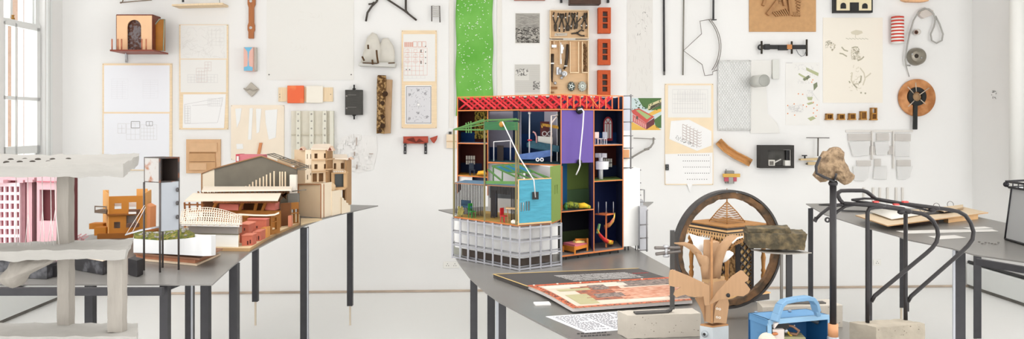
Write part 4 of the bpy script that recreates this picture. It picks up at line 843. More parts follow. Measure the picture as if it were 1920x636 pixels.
b = MB(); aa, cc = Q(69, 3.38, 0), Q(112, 3.36, 0); holed(b, aa, cc, z0, zy(331, 3.38), .02, [(.12, .80, zy(415, 3.37), zy(356, 3.37))]); part(b, 'window_wall', PK, t)
b = MB(); blk(b, 70, 3.41, 112, 3.39, z0, zy(333, 3.38), .14); part(b, 'dark_room', M((96, 44, 48), .7), t)
b = MB(); blk(b, 68, 3.37, 113, 3.35, zy(342, 3.36), zy(340.5, 3.36), .02); part(b, 'cornice', PKD, t)
b = MB(); blk(b, -75, 3.39, 64, 3.39, z1-.012, z1, .2); blk(b, -75, 3.36, 6, 3.36, zy(343, 3.38), zy(337, 3.38), .05); blk(b, 32, 3.38, 43, 3.38, zy(343, 3.38), zy(338, 3.38), .05); blk(b, 47, 3.38, 61, 3.38, zy(342, 3.38), zy(337, 3.38), .05); part(b, 'parapet', PK, t)
b = MB(); rr = random.Random(8)
for k in range(16): x = rr.uniform(-10, 24); p = Q(x, 3.27, .846+rr.uniform(0, .015)); b.bar(p, p+V((rr.uniform(-.03, .03), rr.uniform(-.02, .02), rr.uniform(.0, .02))), .004)
part(b, 'pink_scraps', M((226, 170, 182), .6), t)
b = MB()
for k in range(14): x = 136+k*1.6; p = Q(x, 3.9, .845+.01*(k % 3)); b.bar(p, p+V((.018, .01*(k % 2), .012*((k % 2)*2-1))), .006)
one(b, 'pink_offcuts', 'loose row of pale pink offcuts between the plaster column and the orange house', 'offcuts', M((226, 176, 180), .6))
# ---- dark box files lying under the plaster model
DKB = M((44, 43, 46), .45, var=.3, scale=14, c2=(92, 92, 96), thr=.62, soft=.05); DK = M((36, 34, 36), .5)
def dbox(x0, d0, x1, d1, z0, z1, dep, lab, mat, rim=None, nm='box_file'):
    t = thing(nm, lab, 'box', Q((x0+x1)/2, (d0+d1)/2+dep/2, TZ)); b = MB(); blk(b, x0, d0, x1, d1, z0, z1, dep); part(b, 'box_body', mat, t, .001)
    if rim: b = MB(); blk(b, x0, d0-.002, x1, d1-.002, z1, z1+.003, dep+.002); part(b, 'lid_edge', rim, t)
dbox(240, 3.05, 257, 3.0, TZ+.001, .905, .05, 'small black box standing beside the wooden base of the mossy planter', DK)
dbox(136, 3.16, 193, 3.04, TZ+.001, .895, .10, 'black marbled box with a pale tan rim seen between the plaster columns', DKB, M((214, 196, 176), .7))
dbox(48, 2.98, 88, 2.96, TZ+.001, .895, .09, 'black marbled box behind the broken plaster brace', DKB)
b = MB(); blk(b, 90, 3.0, 104, 3.0, TZ+.001, .885, .06); one(b, 'box_file', 'black upright box with a white spine beside the first plaster column', 'box', DK)
b = MB(); blk(b, -30, 3.12, 18, 3.1, TZ+.001, .895, .08); one(b, 'box_file', 'dark box below the pink tower at the very edge of the view', 'box', DKB)
t = thing('wire_heap', 'heap of thin pale wires and scraps lying on the marbled boxes', 'wires', Q(140, 3.1, .9)); b = MB(); rr = random.Random(4)
for k in range(36): p = Q(rr.uniform(78, 190), 3.1+rr.uniform(-.03, .05), .903+rr.uniform(.006, .03)); b.tube([p, p+V((rr.uniform(-.05, .05), rr.uniform(-.03, .03), rr.uniform(-.012, .012)))], .0014, 4)
o = part(b, 'wire_scraps', M((176, 170, 164), .5), t); o['kind'] = 'stuff'
# ---- orange house
OR = M((192, 124, 44), .65, var=.05, scale=14); ORD = M((150, 92, 34), .7)
t = thing('orange_house', 'two storey ochre orange house model with four window openings and balconies', 'model', Q(237, 4.12, TZ))
da, db_ = 4.0, 4.05; A0, B0 = Q(202, da, 0), Q(272, db_, 0)
def hz(x0, x1, ya, yb): return ((x0-202)/70, (x1-202)/70, zy(yb, 4.02), zy(ya, 4.02))
zf, zm2, zt2 = zy(437, 4.02), zy(402, 4.02), zy(368, 4.02)
b = MB(); holed(b, A0, B0, zf, zm2-.003, .008, [hz(213.5, 225, 416, 428), hz(236.5, 256, 404.5, 427)]); part(b, 'lower_wall', OR, t)
b = MB(); holed(b, A0, B0, zm2+.003, zt2, .008, [hz(214, 227.5, 381, 392), hz(241, 255.5, 380, 400)]); part(b, 'upper_wall', OR, t)
for nm, z0, z1 in (('side_wall', zf, zm2-.003), ('side_wall', zm2+.003, zt2+.014)):
    b = MB(); b.prism([V((A0.x, A0.y, z0)), V((A0.x, A0.y, z1)), V((A0.x-.125, A0.y+.2, z1)), V((A0.x-.125, A0.y+.2, z0))], V((.006, 0, 0))); part(b, nm, M((232, 172, 100), .65), t)
    b = MB(); b.prism([V((B0.x, B0.y, z0)), V((B0.x, B0.y, z1)), V((B0.x-.06, B0.y+.2, z1)), V((B0.x-.06, B0.y+.2, z0))], V((-.006, 0, 0))); part(b, nm, M((232, 172, 100), .65), t)
b = MB(); blk(b, 193, 4.2, 203, 4.2, zf, zt2+.016, .006); part(b, 'rear_post', M((232, 172, 100), .65), t)
b = MB(); blk(b, 256, 4.22, 276, 4.24, zf, zt2+.02, .006); part(b, 'rear_post', M((232, 172, 100), .65), t)
b = MB(); blk(b, 201, 3.99, 273, 4.04, zm2-.004, zm2+.004, 0, V((-.12, .2, 0))); part(b, 'floor_plate', ORD, t)
b = MB(); blk(b, 182, 3.98, 276, 4.03, TZ+.001, zf, .2); part(b, 'base_plate', ORD, t)
b = MB(); blk(b, 241, 3.97, 255.5, 3.975, zy(402, 3.98), zy(394, 3.98), .04); blk(b, 236.5, 3.98, 256, 3.985, zy(427, 3.98), zy(420, 3.98), .03); part(b, 'balcony', M((110, 80, 66), .7, var=.3, scale=60), t)
for q in ((241, 3.965, 255, 3.97, zy(401, 3.98), zy(397, 3.98), .003), (237, 4.1, 255.5, 4.1, zy(420, 4.1), zy(404, 4.1), .002), (213, 4.1, 225, 4.1, zy(429, 4.1), zy(416, 4.1), .002), (213, 4.19, 228, 4.19, zy(387, 4.19), zy(380, 4.19), .002), (240, 4.19, 256, 4.19, zy(388, 4.19), zy(380, 4.19), .002)):
    b = MB(); blk(b, *q); part(b, 'white_blind', M((240, 234, 228), .7), t)
b = MB(); rr = [(178, 387), (199, 388), (199, 400), (178, 398)]
for dd in (3.98, 4.05):
    b.tube([P(x, y, dd) for x, y in rr], .004, 5, True)
blk(b, 179, 4.0, 198, 4.0, zy(399, 4.0), zy(394, 4.0), .06); part(b, 'wire_balcony', M((130, 112, 96), .6), t)
b = MB(); blk(b, 167, 4.06, 193, 4.06, zy(430, 4.06), zy(419.5, 4.06), .06); blk(b, 176.5, 4.0, 198, 4.0, zy(442, 4.0), zy(426.5, 4.0), .06); part(b, 'side_boxes', OR, t)
b = MB(); b.prism([P(272, 434, 4.1), P(272, 383, 4.1), P(281.5, 388, 4.12), P(281, 434, 4.12)], V((0, .07, 0))); part(b, 'lean_to', M((230, 158, 108), .7), t)
# ---- tower box on stilts
t = thing('stilt_tower', 'tall open steel box with rusty side and pale panel standing on four thin legs', 'model', Q(301, 3.145, TZ))
L_, Fr, Rt, Bk = Q(270, 3.144, 0), Q(300, 3.10, 0), Q(335, 3.156, 0), Q(305, 3.20, 0)
zt, zb = zy(295, 3.12), zy(342.5, 3.12)
def quad(p, q, z0, z1, th): n = V((-(q-p).y, (q-p).x, 0)).normalized()*th; return MB().prism([p+UP*z0, q+UP*z0, q+UP*z1, p+UP*z1], n)
RUST = M((176, 172, 168), .6, c2=(156, 102, 72), scale=22, thr=.56, soft=.05)
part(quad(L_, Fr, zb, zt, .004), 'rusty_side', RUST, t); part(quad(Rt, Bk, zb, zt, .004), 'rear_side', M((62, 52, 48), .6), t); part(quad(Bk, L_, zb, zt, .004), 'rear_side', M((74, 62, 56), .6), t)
b = MB(); b.prism([L_+UP*zt, Fr+UP*zt, Rt+UP*zt, Bk+UP*zt], V((0, 0, -.004))); b.prism([L_+UP*zb, Fr+UP*zb, Rt+UP*zb, Bk+UP*zb], V((0, 0, .004))); part(b, 'box_ends', M((84, 76, 72), .6), t)
b = MB()
for z in (zt-.003, zb+.003): b.bar(Fr+UP*z, Rt+UP*z, .005)
b.bar(Fr+UP*zb, Fr+UP*zt, .007); b.bar(Rt+UP*zb, Rt+UP*zt, .006); part(b, 'front_frame', M((70, 66, 66), .6, c2=(112, 70, 52), scale=40, thr=.55, soft=.06), t)
part(quad(Fr+V((-.002, -.003, 0)), Rt+V((.002, -.003, 0)), zy(433, 3.12), zy(341.5, 3.12), .003), 'pale_panel', M((166, 170, 177), .5), t)
for p in (L_, Fr, Rt, Bk):
    b = MB(); b.tube([V((p.x, p.y, TZ)), V((p.x, p.y, zb))], .0042, 8); part(b, 'leg', M((80, 74, 72), .5, .3), t)
for y in (356, 381, 407): b = MB(); c = P(333, y, 3.14); b.ring(c, (1, -.3, 0), [(.004, -.002), (.009, -.002), (.009, .002), (.004, .002)], 14); part(b, 'hook_ring', M((84, 80, 80), .5), t)
b = MB(); b.sheet([[P(234, 441, 3.16), P(262, 433, 3.16), P(297, 426, 3.16)], [P(236, 438, 3.19), P(264, 430, 3.19), P(297, 424, 3.19)]], .003); one(b, 'silver_leaf', 'thin silver reflective sheet held out from the tower legs over the moss', 'sheet', M((206, 210, 216), .25, .6))
b = MB(); b.tube([P(236, 440, 3.08), P(271, 385, 3.10)], .0013, 6); b.tube([P(248, 436, 3.08), P(273, 388, 3.11)], .0013, 6); one(b, 'clear_rods', 'two thin pale rods leaning up to the tower leg', 'rods', M((222, 206, 194), .4))
# ---- mossy planter on a wooden base
t = thing('planter_model', 'white curved landscape block with moss and stones on top', 'model', Q(330, 3.4, .88))
pr = [(250, 3.36), (300, 3.29), (345, 3.22), (380, 3.19), (396, 3.20), (404.5, 3.25)]; tops = [448, 451.5, 448, 443, 442, 442]; bots = [474, 476, 478.5, 480.5, 480, 478.5]
b = MB(); rows = []
prof = [Q(x, d, 0) for x, d in pr]; zt_ = [zy(y, d) for y, (x, d) in zip(tops, pr)]; zb_ = [zy(y, d) for y, (x, d) in zip(bots, pr)]
n = len(pr); bq = [V((p.x*(p.y+.27)/p.y, p.y+.27, 0)) for p in prof]; zk_ = [zy(437, p.y) for p in bq[:3]]+[zy(440.5, p.y) for p in bq[3:]]; vs = [p+UP*z for p, z in zip(prof, zb_)]+[p+UP*z for p, z in zip(prof, zt_)]+[p+UP*z for p, z in zip(bq, zb_)]+[p+UP*z for p, z in zip(bq, zk_)]
fs = []
for i in range(n-1): fs += [(i, i+1, n+i+1, n+i), (2*n+i+1, 2*n+i, 3*n+i, 3*n+i+1), (n+i, n+i+1, 3*n+i+1, 3*n+i), (i+1, i, 2*n+i, 2*n+i+1)]
fs += [(0, n, 3*n, 2*n), (n-1, 3*n-1, 4*n-1, 2*n-1)]
b.add(vs, fs); part(b, 'white_body', M((226, 226, 226), .55), t)
b = MB(); rows = []
MOSS = M((78, 92, 34), .95, c2=(140, 128, 62), scale=60, thr=.52, soft=.12, bump=1)
rr = random.Random(2)
def edge_(x):
    for k in range(len(pr)-1):
        if x <= pr[k+1][0]: s = (x-pr[k][0])/(pr[k+1][0]-pr[k][0]); return pr[k][1]+(pr[k+1][1]-pr[k][1])*s, zt_[k]+(zt_[k+1]-zt_[k])*s
    return pr[-1][1], zt_[-1]
def moss_(x, j):
    d, z = edge_(x); s = min(1, max(0, (366-x)/14)); z = z+(zy(438.5, d+.27)-z)*j/10.4; return Q(x, d+.006+.026*j, z+.003+(.010+.007*NZ.noise(V((x*.09, j*1.7, 3)))+.014*math.exp(-((x-338)/22)**2)*(j > 1))*s*min(1, .35+j*.4))
rows = [[moss_(251+i*5.2, j) for i in range(23)] for j in range(10)]
b.sheet(rows, .012); o = part(b, 'moss', MOSS, t); o['kind'] = 'stuff'
b = MB()
for k in range(42):
    x = rr.uniform(262, 352); j = rr.uniform(.4, 6); b.ball(moss_(x, j)+UP*.003, rr.uniform(.003, .007), 5, (1.2, 1, .7), .3)
o = part(b, 'stones', M((150, 146, 140), .85, var=.25, scale=50), t); o['kind'] = 'stuff'
b = MB(); blk(b, 252, 3.37, 374, 3.23, .866, .8735, .26); b.use(1); blk(b, 255, 3.385, 366, 3.25, .849, .866, .22); b.use(2); blk(b, 253, 3.37, 369, 3.235, TZ+.001, .849, .26); one(b, 'wooden_plinth', 'layered brown and pale wooden base under the white mossy block', 'base', [M((166, 122, 96), .6), M((178, 120, 88), .6, var=.1, scale=20), M((228, 204, 176), .6)])
# ---- net roofed pavilion on a white block
t = thing('net_pavilion', 'white block model with glazed band and a pale lattice net roof', 'model', Q(400, 3.75, .856))
za = zy(461, 3.62)
b = MB(); blk(b, 352, 3.66, 447, 3.62, .857, zy(440.5, 3.62), 0, V((-.03, .08, 0))); part(b, 'white_block', M((238, 236, 230), .6), t)
b = MB(); blk(b, 350, 3.655, 448, 3.615, zy(440.5, 3.62), zy(439.2, 3.62), 0, V((-.03, .085, 0))); part(b, 'dark_joint', M((110, 104, 84), .8), t)
b = MB(); blk(b, 352, 3.66, 447, 3.62, zy(439.2, 3.62), zy(426, 3.62), 0, V((-.03, .08, 0))); part(b, 'glazed_band', M((206, 200, 194), .2, alpha=.45), t)
b = MB()
for k in range(20): blk(b, 353+k*4.8, 3.668-.002*k, 354.2+k*4.8, 3.668-.002*k, zy(439, 3.64), zy(427, 3.64), .06)
part(b, 'inner_posts', M((150, 128, 112), .7), t)
b = MB(); blk(b, 340, 3.64, 449, 3.60, zy(426, 3.6), zy(423, 3.6), 0, V((-.035, .1, 0))); part(b, 'white_rim', M((240, 238, 234), .6), t)
b = MB(); N1, N2 = 26, 7
def net(i, j): u = i/N1; v = j/N2; return Q(336+u*118+v*6*(1-u), 3.62+.16*v-.03*u, zy(424, 3.6)+.008+.062*v*(.75+.25*math.sin(u*PI*1.1))*(1-.5*u**3))
for i in range(N1): b.tube([net(i, j) for j in range(N2+1)], .0018, 4)
for j in range(N2+1): b.tube([net(i, j) for i in range(N1+1)], .0018, 4)
for i in range(0, N1-1): b.tube([net(i, 0), net(i+1, 2), net(i, 4), net(i+1, 6)], .0014, 4)
part(b, 'net_roof', M((240, 226, 208), .7), t)
b = MB()
for k in range(11): p = net(k*2.4, 0); b.tube([p, V((p.x, p.y, zy(424, 3.6)))], .002, 4)
part(b, 'net_posts', M((226, 206, 184), .7), t)
# ---- base boards of the long timber models
PLY = M((222, 198, 160), .7, var=.05, scale=10); PLYE = M((186, 150, 106), .7)
b = MB(); b.use(0); b.prism([T(*p, .856) for p in ((340, 464), (468, 465.5), (500, 446), (530, 431), (562, 417), (562, 402), (420, 402), (345, 425))], V((0, 0, -.0155)), 1); one(b, 'base_board', 'long pale plywood base board under the terracotta houses and brown halls', 'board', [PLY, PLYE])
# ---- terracotta houses
TE = M((190, 104, 82), .8, var=.08, scale=24); TEL = M((214, 132, 108), .8)
def hut(x0, d0, x1, d1, z1, dep, lab, roof=TEL, side=None, wins=()):
    t = thing('clay_house', lab, 'model', Q((x0+x1)/2, (d0+d1)/2+dep/2, .8562), 0, 'little terracotta houses'); z0 = .8562
    b = MB(); blk(b, x0, d0, x1, d1, z0, z1-.004, dep); part(b, 'walls', side or TE, t)
    b = MB(); blk(b, x0-.7, d0-.004, x1+.7, d1-.004, z1-.004, z1, dep+.006); part(b, 'flat_roof', roof, t)
    for s, ya, yb in wins:
        x = x0+(x1-x0)*s; d = d0+(d1-d0)*s-.002; b = MB(); blk(b, x-1.1, d, x+1.1, d, zy(yb, d), zy(ya, d), .006); part(b, 'window_opening', M((84, 40, 34), .8), t)
hut(449, 3.76, 466, 3.74, zy(420, 3.75), .10, 'terracotta house with a flat roof next to the net roofed pavilion', wins=((.55, 428, 433),))
hut(453.5, 3.665, 473, 3.68, zy(441, 3.66), .06, 'low terracotta house at the front corner of the plywood board', wins=((.55, 452, 459), (.8, 450, 457)))
hut(474, 3.79, 488, 3.82, zy(434, 3.8), .08, 'low terracotta house second from the front corner of the plywood board', wins=((.4, 444, 451), (.75, 443, 450)))
hut(464, 3.97, 499, 3.95, zy(410.5, 3.96), .05, 'tallest terracotta house with a pink roof slab in front of the brown hall', M((206, 116, 104), .7), wins=((.5, 424, 428),))
b = MB(); blk(b, 489, 3.9, 501, 3.93, .8562, zy(428, 3.9), .05); one(b, 'ochre_block', 'ochre block leaning at the end of the terracotta houses', 'block', M((206, 140, 70), .7))
# ---- brown halls with pale roofs
BW = M((158, 102, 42), .7, var=.08, scale=16); BWD = M((110, 66, 30), .7); RF = M((244, 230, 212), .6)
t = thing('brown_hall', 'long brown hall model with two pale stepped roofs and pink boxes under the eaves', 'model', Q(450, 4.3, .8562))
b = MB(); b.prism([P(346, 378, 4.30), P(521, 377, 4.22), P(527, 364, 4.48), P(362, 364, 4.56)], V((0, 0, .006))); part(b, 'front_roof', RF, t)
b = MB(); b.prism([P(378, 360, 4.52), P(546, 358, 4.46), P(548, 351.5, 4.66), P(382, 351.5, 4.72)], V((0, 0, .006))); part(b, 'rear_roof', RF, t)
b = MB()
for k in range(56):
    x = 372+k*2.9; p, q = P(x, 364, 4.56), P(x+rnd.uniform(-4, 4), 359, 4.56); b.bar(p, q, .005)
for k in range(30): p, q = P(523+rnd.uniform(-2, 20), 357+rnd.uniform(0, 6), 4.63), P(526+rnd.uniform(0, 12), 362+rnd.uniform(0, 14), 4.63); b.bar(p, q, .004)
part(b, 'clerestory_struts', M((150, 104, 66), .7), t)
b = MB(); blk(b, 380, 4.58, 524, 4.52, .8562, zy(365, 4.55), .02); part(b, 'rear_wall', BWD, t)
b = MB(); blk(b, 400, 4.36, 525, 4.30, .8562, zy(394.5, 4.33), .02); part(b, 'front_wall', BW, t)
for x0, x1, y0, y1 in ((411, 447, 383, 394.5), (497, 516, 381, 394.5)): b = MB(); blk(b, x0, 4.32, x1, 4.30, zy(y1, 4.31), zy(y0, 4.31), .08); part(b, 'pink_box', M((196, 112, 100), .7), t)
for x0, x1, xo in ((398, 403, 406), (449, 452, 455), (478, 481, 481), (492, 494.5, 498)): b = MB(); b.bar(P(x0, 394.5, 4.31), P(xo, 380, 4.30), .012); part(b, 'slanted_post', BW, t)
b = MB()
for k in range(40): x = 400+k*3.05; b.bar(P(x, 381, 4.27), P(x+2, 377.5, 4.27), .006)
part(b, 'eaves_struts', M((150, 92, 56), .7), t)
b = MB()
for x in (347, 356, 371, 380): b.bar(P(x, 397, 4.32), P(x-1, 380, 4.30), .009)
b.bar(P(346, 384, 4.31), P(383, 384, 4.31), .008); b.bar(P(354, 396, 4.31), P(402, 395, 4.31), .01)
for p in (347, 371): b.bar(P(p, 397, 4.31), V((P(p, 397, 4.31).x, 4.31, .8562)), .009)
part(b, 'stilt_frame', M((160, 104, 62), .7), t)
t = thing('brown_pavilion', 'brown pavilion with a thin curved white roof in front of the long halls', 'model', Q(495, 4.05, .8562))
b = MB(); aa, cc = Q(466, 4.12, 0), Q(508, 4.02, 0); blk(b, 466, 4.12, 508, 4.02, .8562, zy(405, 4.05), .012); part(b, 'front_wall', BW, t)
b = MB(); aa, cc = Q(508, 4.02, 0), Q(525, 4.10, 0); holed(b, aa, cc, .8562, zy(404, 4.05), .012, [(.15, .65, zy(415, 4.05), zy(408.5, 4.05)), (.15, .65, zy(431, 4.05), zy(417, 4.05))]); part(b, 'window_wall', BW, t)
b = MB(); rows = [[P(x, y, d) for x, y in ((430, 404), (450, 402.5), (475, 404), (500, 404.5), (515, 403), (523, 399.5))] for d in (4.0, 4.06, 4.14)]; rows = [[p+UP*.003*k for p in r] for k, r in enumerate(rows)]; b.sheet(rows, .004); part(b, 'curved_roof', RF, t)
b = MB()
for k in range(9): b.bar(Q(448+k*2.4, 4.03, .8562), P(448+k*2.4, 408, 4.03), .004)
part(b, 'reed_screen', M((160, 100, 52), .7), t)
t = thing('brown_wing', 'plain brown end wall model with a white latticed window beside the timber castle', 'model', Q(543, 4.45, .8562))
b = MB(); blk(b, 526, 4.36, 544, 4.40, .8562, zy(381, 4.38), .02); part(b, 'plain_wall', BWD, t)
b = MB(); aa, cc = Q(545, 4.46, 0), Q(560, 4.5, 0); holed(b, aa, cc, .8562, zy(380, 4.48), .014, [(.1, .48, zy(399, 4.48), zy(392.5, 4.48)), (.56, .95, zy(399, 4.48), zy(392.5, 4.48)), (.1, .48, zy(418, 4.48), zy(401, 4.48)), (.56, .95, zy(418, 4.48), zy(401, 4.48))]); part(b, 'window_wall', BW, t)
b = MB(); blk(b, 540, 4.33, 546, 4.34, .8562, zy(405, 4.33), .03); part(b, 'pink_buttress', M((206, 130, 100), .7), t)
b = MB(); blk(b, 540, 4.52, 560, 4.55, zy(381, 4.5), zy(364, 4.5), .02); part(b, 'grey_gable_piece', M((112, 108, 100), .7), t)
# ---- grey gabled hall
t = thing('gabled_hall', 'big grey gabled hall model with a row of stepped pale ribs', 'model', Q(470, 4.85, TZ))
GD = 4.8; GR = M((112, 106, 94), .75, var=.1, scale=10)
b = MB(); b.prism([P(402, 388, GD+.04), P(402, 316.5, GD+.04), P(490, 293.5, GD), P(556, 318, GD-.04), P(556, 388, GD-.04)], V((0, .02, 0))); part(b, 'gable_wall', GR, t)
b = MB(); b.prism([P(379, 388, GD+.1), P(379, 326, GD+.1), P(402, 317, GD+.04), P(402, 388, GD+.04)], V((0, .02, 0))); part(b, 'cream_wall', M((226, 212, 190), .7), t)
b = MB(); b.tube([P(378, 326, GD+.1), P(402, 316, GD+.03), P(490, 292.5, GD-.01), P(557, 317, GD-.05)], .004, 5); b.bar(P(378.5, 390, GD+.1), P(378.5, 325, GD+.1), .008); part(b, 'gable_edge', M((160, 120, 84), .7), t)
for k, (x, y) in enumerate(((461, 349), (468, 346), (474, 341), (480.5, 337.5), (487.5, 334), (494, 331), (500, 327.5), (507, 324.5), (514, 321), (525, 322), (529.5, 322), (535, 322))):
    b = MB(); b.bar(P(x, 356, GD-.06), P(x, y, GD-.06), .007); part(b, 'rib', M((240, 216, 186), .7), t)
b = MB(); blk(b, 543, GD-.08, 555, GD-.09, zy(388, GD-.08), zy(328, GD-.08), .03); part(b, 'white_pier', M((236, 228, 216), .7), t)
b = MB()
bk0 = [P(490, 293.5, GD), P(556, 318, GD-.04)]
for o_ in (0, .07, .14):
    b.tube([bk0[0]+V((.03, o_+.02, .012)), bk0[1]+V((.03, o_+.02, .012))], .003, 5)
for s_ in (0, .33, .66, 1): p = bk0[0].lerp(bk0[1], s_); b.tube([p+V((.03, .02, .012)), p+V((.03, .16, .012))], .003, 5)
part(b, 'roof_frame', M((128, 122, 112), .5, .3), t)
for q in ((556, 316, 578, 314, .05), (553, 318, 574, 318, .06), (548, 359, 574, 356, .16)): b = MB(); b.tube([P(q[0], q[1], GD-q[4]), P(q[2], q[3], GD-q[4]-.05)], .003, 5); part(b, 'thin_rod', M((128, 122, 112), .5, .3), t)
b = MB(); blk(b, 520, GD+.2, 556, GD+.15, zy(312, GD+.1), zy(300, GD+.1), .05); part(b, 'rear_parapet', M((226, 196, 160), .7), t)
b = MB(); blk(b, 449, 5.2, 492, 5.16, TZ+.001, zy(290, 5.2), .1); b.use(1); blk(b, 442, 5.21, 449, 5.2, TZ+.001, zy(289.5, 5.2), .1); b.use(2); blk(b, 443.5, 5.195, 447.5, 5.19, zy(302, 5.2), zy(293, 5.2), .01); one(b, 'pink_hall', 'small pink hall model peeping out behind the grey gable', 'model', [M((222, 130, 138), .7), M((206, 84, 96), .7), M((240, 234, 230), .6)])
# ---- timber castle
t = thing('timber_castle', 'pale timber castle model with towers and little windows at the tip of the long table', 'model', Q(607, 5.0, TZ))
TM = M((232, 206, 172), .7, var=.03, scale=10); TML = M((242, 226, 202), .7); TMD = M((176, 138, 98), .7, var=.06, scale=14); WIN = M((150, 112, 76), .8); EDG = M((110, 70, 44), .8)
z0 = TZ+.001
K0, K1, K2 = Q(559, 4.97, 0), Q(602, 4.86, 0), Q(657, 5.24, 0)
def qd(x0, d0, x1, d1, y0, y1, th=.01, m=None, nm='wall_panel', wins=()):
    dm = (d0+d1)/2; a, c = Q(x0, d0, 0), Q(x1, d1, 0); zz0 = z0 if y1 is None else zy(y1, dm)
    b = MB(); hs = [((u-x0)/(x1-x0), (v-x0)/(x1-x0), zy(wb, dm), zy(wa, dm)) for u, v, wa, wb in wins]
    holed(b, a, c, zz0, zy(y0, dm), th, hs); part(b, nm, m or TM, t)
    if wins:
        n = V((-(c-a).y, (c-a).x, 0)).normalized()*(th+.02)
        b = MB(); b.prism([a+n+UP*zz0, c+n+UP*zz0, c+n+UP*zy(y0, dm), a+n+UP*zy(y0, dm)], n*.2); part(b, 'dark_lining', WIN, t)
qd(559, 4.97, 601, 4.86, 346, None, .01, TM, 'great_wall')
qd(602.5, 4.855, 623, 5.0, 343, None, .01, TML, 'great_wall'); qd(623, 4.98, 641, 5.10, 357, None, .01, TML, 'lower_wall')
b = MB(); pts = [(641, None), (641, 368), (645, 372), (645, 375), (649, 376), (649, 380), (653, 382), (653, 385), (657, 387), (657, None)]
a, c = Q(641, 5.08, 0), Q(657, 5.2, 0)
b.prism([a.lerp(c, (x-641)/16)+UP*(z0 if y is None else zy(y, 5.14)) for x, y in pts], V((-.006, .008, 0))); part(b, 'stepped_wall', TML, t)
b = MB(); b.prism([K0+UP*zy(345, 4.92), K1+UP*zy(344.5, 4.88), Q(623, 5.0, zy(343, 5.0)), Q(585, 5.2, zy(343, 5.1))], V((0, 0, -.006))); part(b, 'terrace', TM, t)
b = MB()
for x, d in ((559, 4.965), (601.5, 4.85), (607, 4.885)): b.bar(Q(x, d, z0), Q(x, d, zy(345, d)), .006)
b.bar(Q(559, 4.962, zy(346, 4.95)), Q(601.5, 4.85, zy(345.5, 4.86)), .006); part(b, 'burnt_edges', M((166, 112, 72), .8), t)
# tall tower
qd(552, 5.06, 572, 4.98, 281, 345, .01, TM, 'tower_wall'); qd(572.5, 4.98, 585, 5.0, 281, 343, .01, TML, 'tower_wall', ((575.5, 577, 289, 298), (582, 583.5, 289, 298), (575, 576.3, 309, 317), (578.5, 579.8, 309, 317), (582, 583.3, 309, 317), (576, 577.5, 328, 337), (582, 583.5, 325, 329)))
qd(585, 4.99, 613.5, 5.04, 279, 342, .01, TM, 'tower_wall', ((589.5, 595.5, 288, 297), (607.5, 613, 288, 297), (589.5, 595.5, 308, 317), (607.5, 613, 308, 317), (586, 594.5, 325, 341), (597.5, 606.5, 325, 341)))
qd(613.5, 5.03, 624, 5.14, 281, 342, .01, TMD, 'tower_wall')
for q in ((584.5, 4.975, 614, 5.025, zy(301, 5), zy(299.5, 5), .01), (584, 4.97, 615, 5.02, zy(322.5, 5), zy(320.5, 5), .012), (608, 5.0, 622, 5.03, zy(319, 5), zy(317, 5), .06), (613, 5.0, 624, 5.05, zy(300, 5), zy(298, 5), .06)):
    b = MB(); blk(b, *q); part(b, 'floor_band', M((206, 170, 130), .7), t)
b = MB(); b.prism([P(583, 281, 4.97), P(625, 281.5, 5.05), P(619, 271.5, 5.17), P(588, 272, 5.13)], V((0, 0, .006))); part(b, 'tower_roof', M((246, 228, 208), .6), t)
for x0, x1, y, yt, d in ((559, 570, 282, 275.5, 4.97), (613, 624, 283, 274, 5.02), (650, 659.5, 299.5, 295, 5.18)):
    b = MB(); b.prism([P(x0, y, d), P((x0+x1)/2, yt, d), P(x1, y, d)], V((0, .08, 0))); b.use(1); b.prism([P(x0+2, y-.6, d-.003), P((x0+x1)/2, yt+1.8, d-.003), P(x1-2, y-.6, d-.003)], V((0, .002, 0))); part(b, 'gablet', [M((240, 208, 184), .7), M((120, 60, 44), .8)], t)
# lower wing and arcade
qd(624, 5.12, 649, 5.18, 296, 321, .01, TM, 'wing_wall', ((626, 630.5, 306, 317), (639, 646, 306, 317)))
qd(649.5, 5.15, 659, 5.26, 300, 384, .01, TMD, 'wing_wall')
b = MB(); b.prism([P(623, 299, 5.1), P(653, 299.5, 5.15), P(650, 291, 5.28), P(625, 291, 5.25)], V((0, 0, .006))); part(b, 'wing_roof', M((246, 230, 212), .6), t)
b = MB()
for k in range(6): b.ring(P(627+k*3.9, 322, 5.08), (0, 1, 0), [(.005, -.004), (.008, -.004), (.008, .004), (.005, .004)], 10)
part(b, 'arcade_rings', TM, t)
b = MB(); blk(b, 621, 5.08, 626, 5.09, zy(353, 5.08), zy(324, 5.08), .03); blk(b, 644, 5.12, 650, 5.13, zy(353, 5.1), zy(322, 5.1), .03); blk(b, 621, 5.07, 650, 5.12, zy(326.5, 5.08), zy(323.5, 5.08), .05); blk(b, 618, 5.03, 646, 5.1, zy(357, 5.06), zy(352.5, 5.06), .08); part(b, 'porch', M((206, 168, 124), .7), t)
b = MB(); blk(b, 626, 5.16, 644, 5.18, zy(353, 5.15), zy(326, 5.15), .01); part(b, 'porch_glass', M((96, 104, 104), .3), t)
b = MB(); b.prism([P(642, 384, 5.2), P(642, 356, 5.2), P(658, 348, 5.26), P(658, 384, 5.26)], V((0, .01, 0))); part(b, 'dark_stair', TMD, t)  # darker timber sheet behind the stepped wall
b = MB(); b.lathe([(.03, 0), (.03, .008)], P(621, 351, 5.0), 16, (0, -1, 0)); part(b, 'round_plate', M((216, 186, 148), .7), t)
b = MB(); b.prism([T(*p, .848) for p in ((564, 420.5), (604, 410.8), (597, 409.5), (564, 409.5))], V((0, 0, -.0075))); one(b, 'thin_board', 'thin pale board slipped under the front of the timber castle', 'board', PLY)
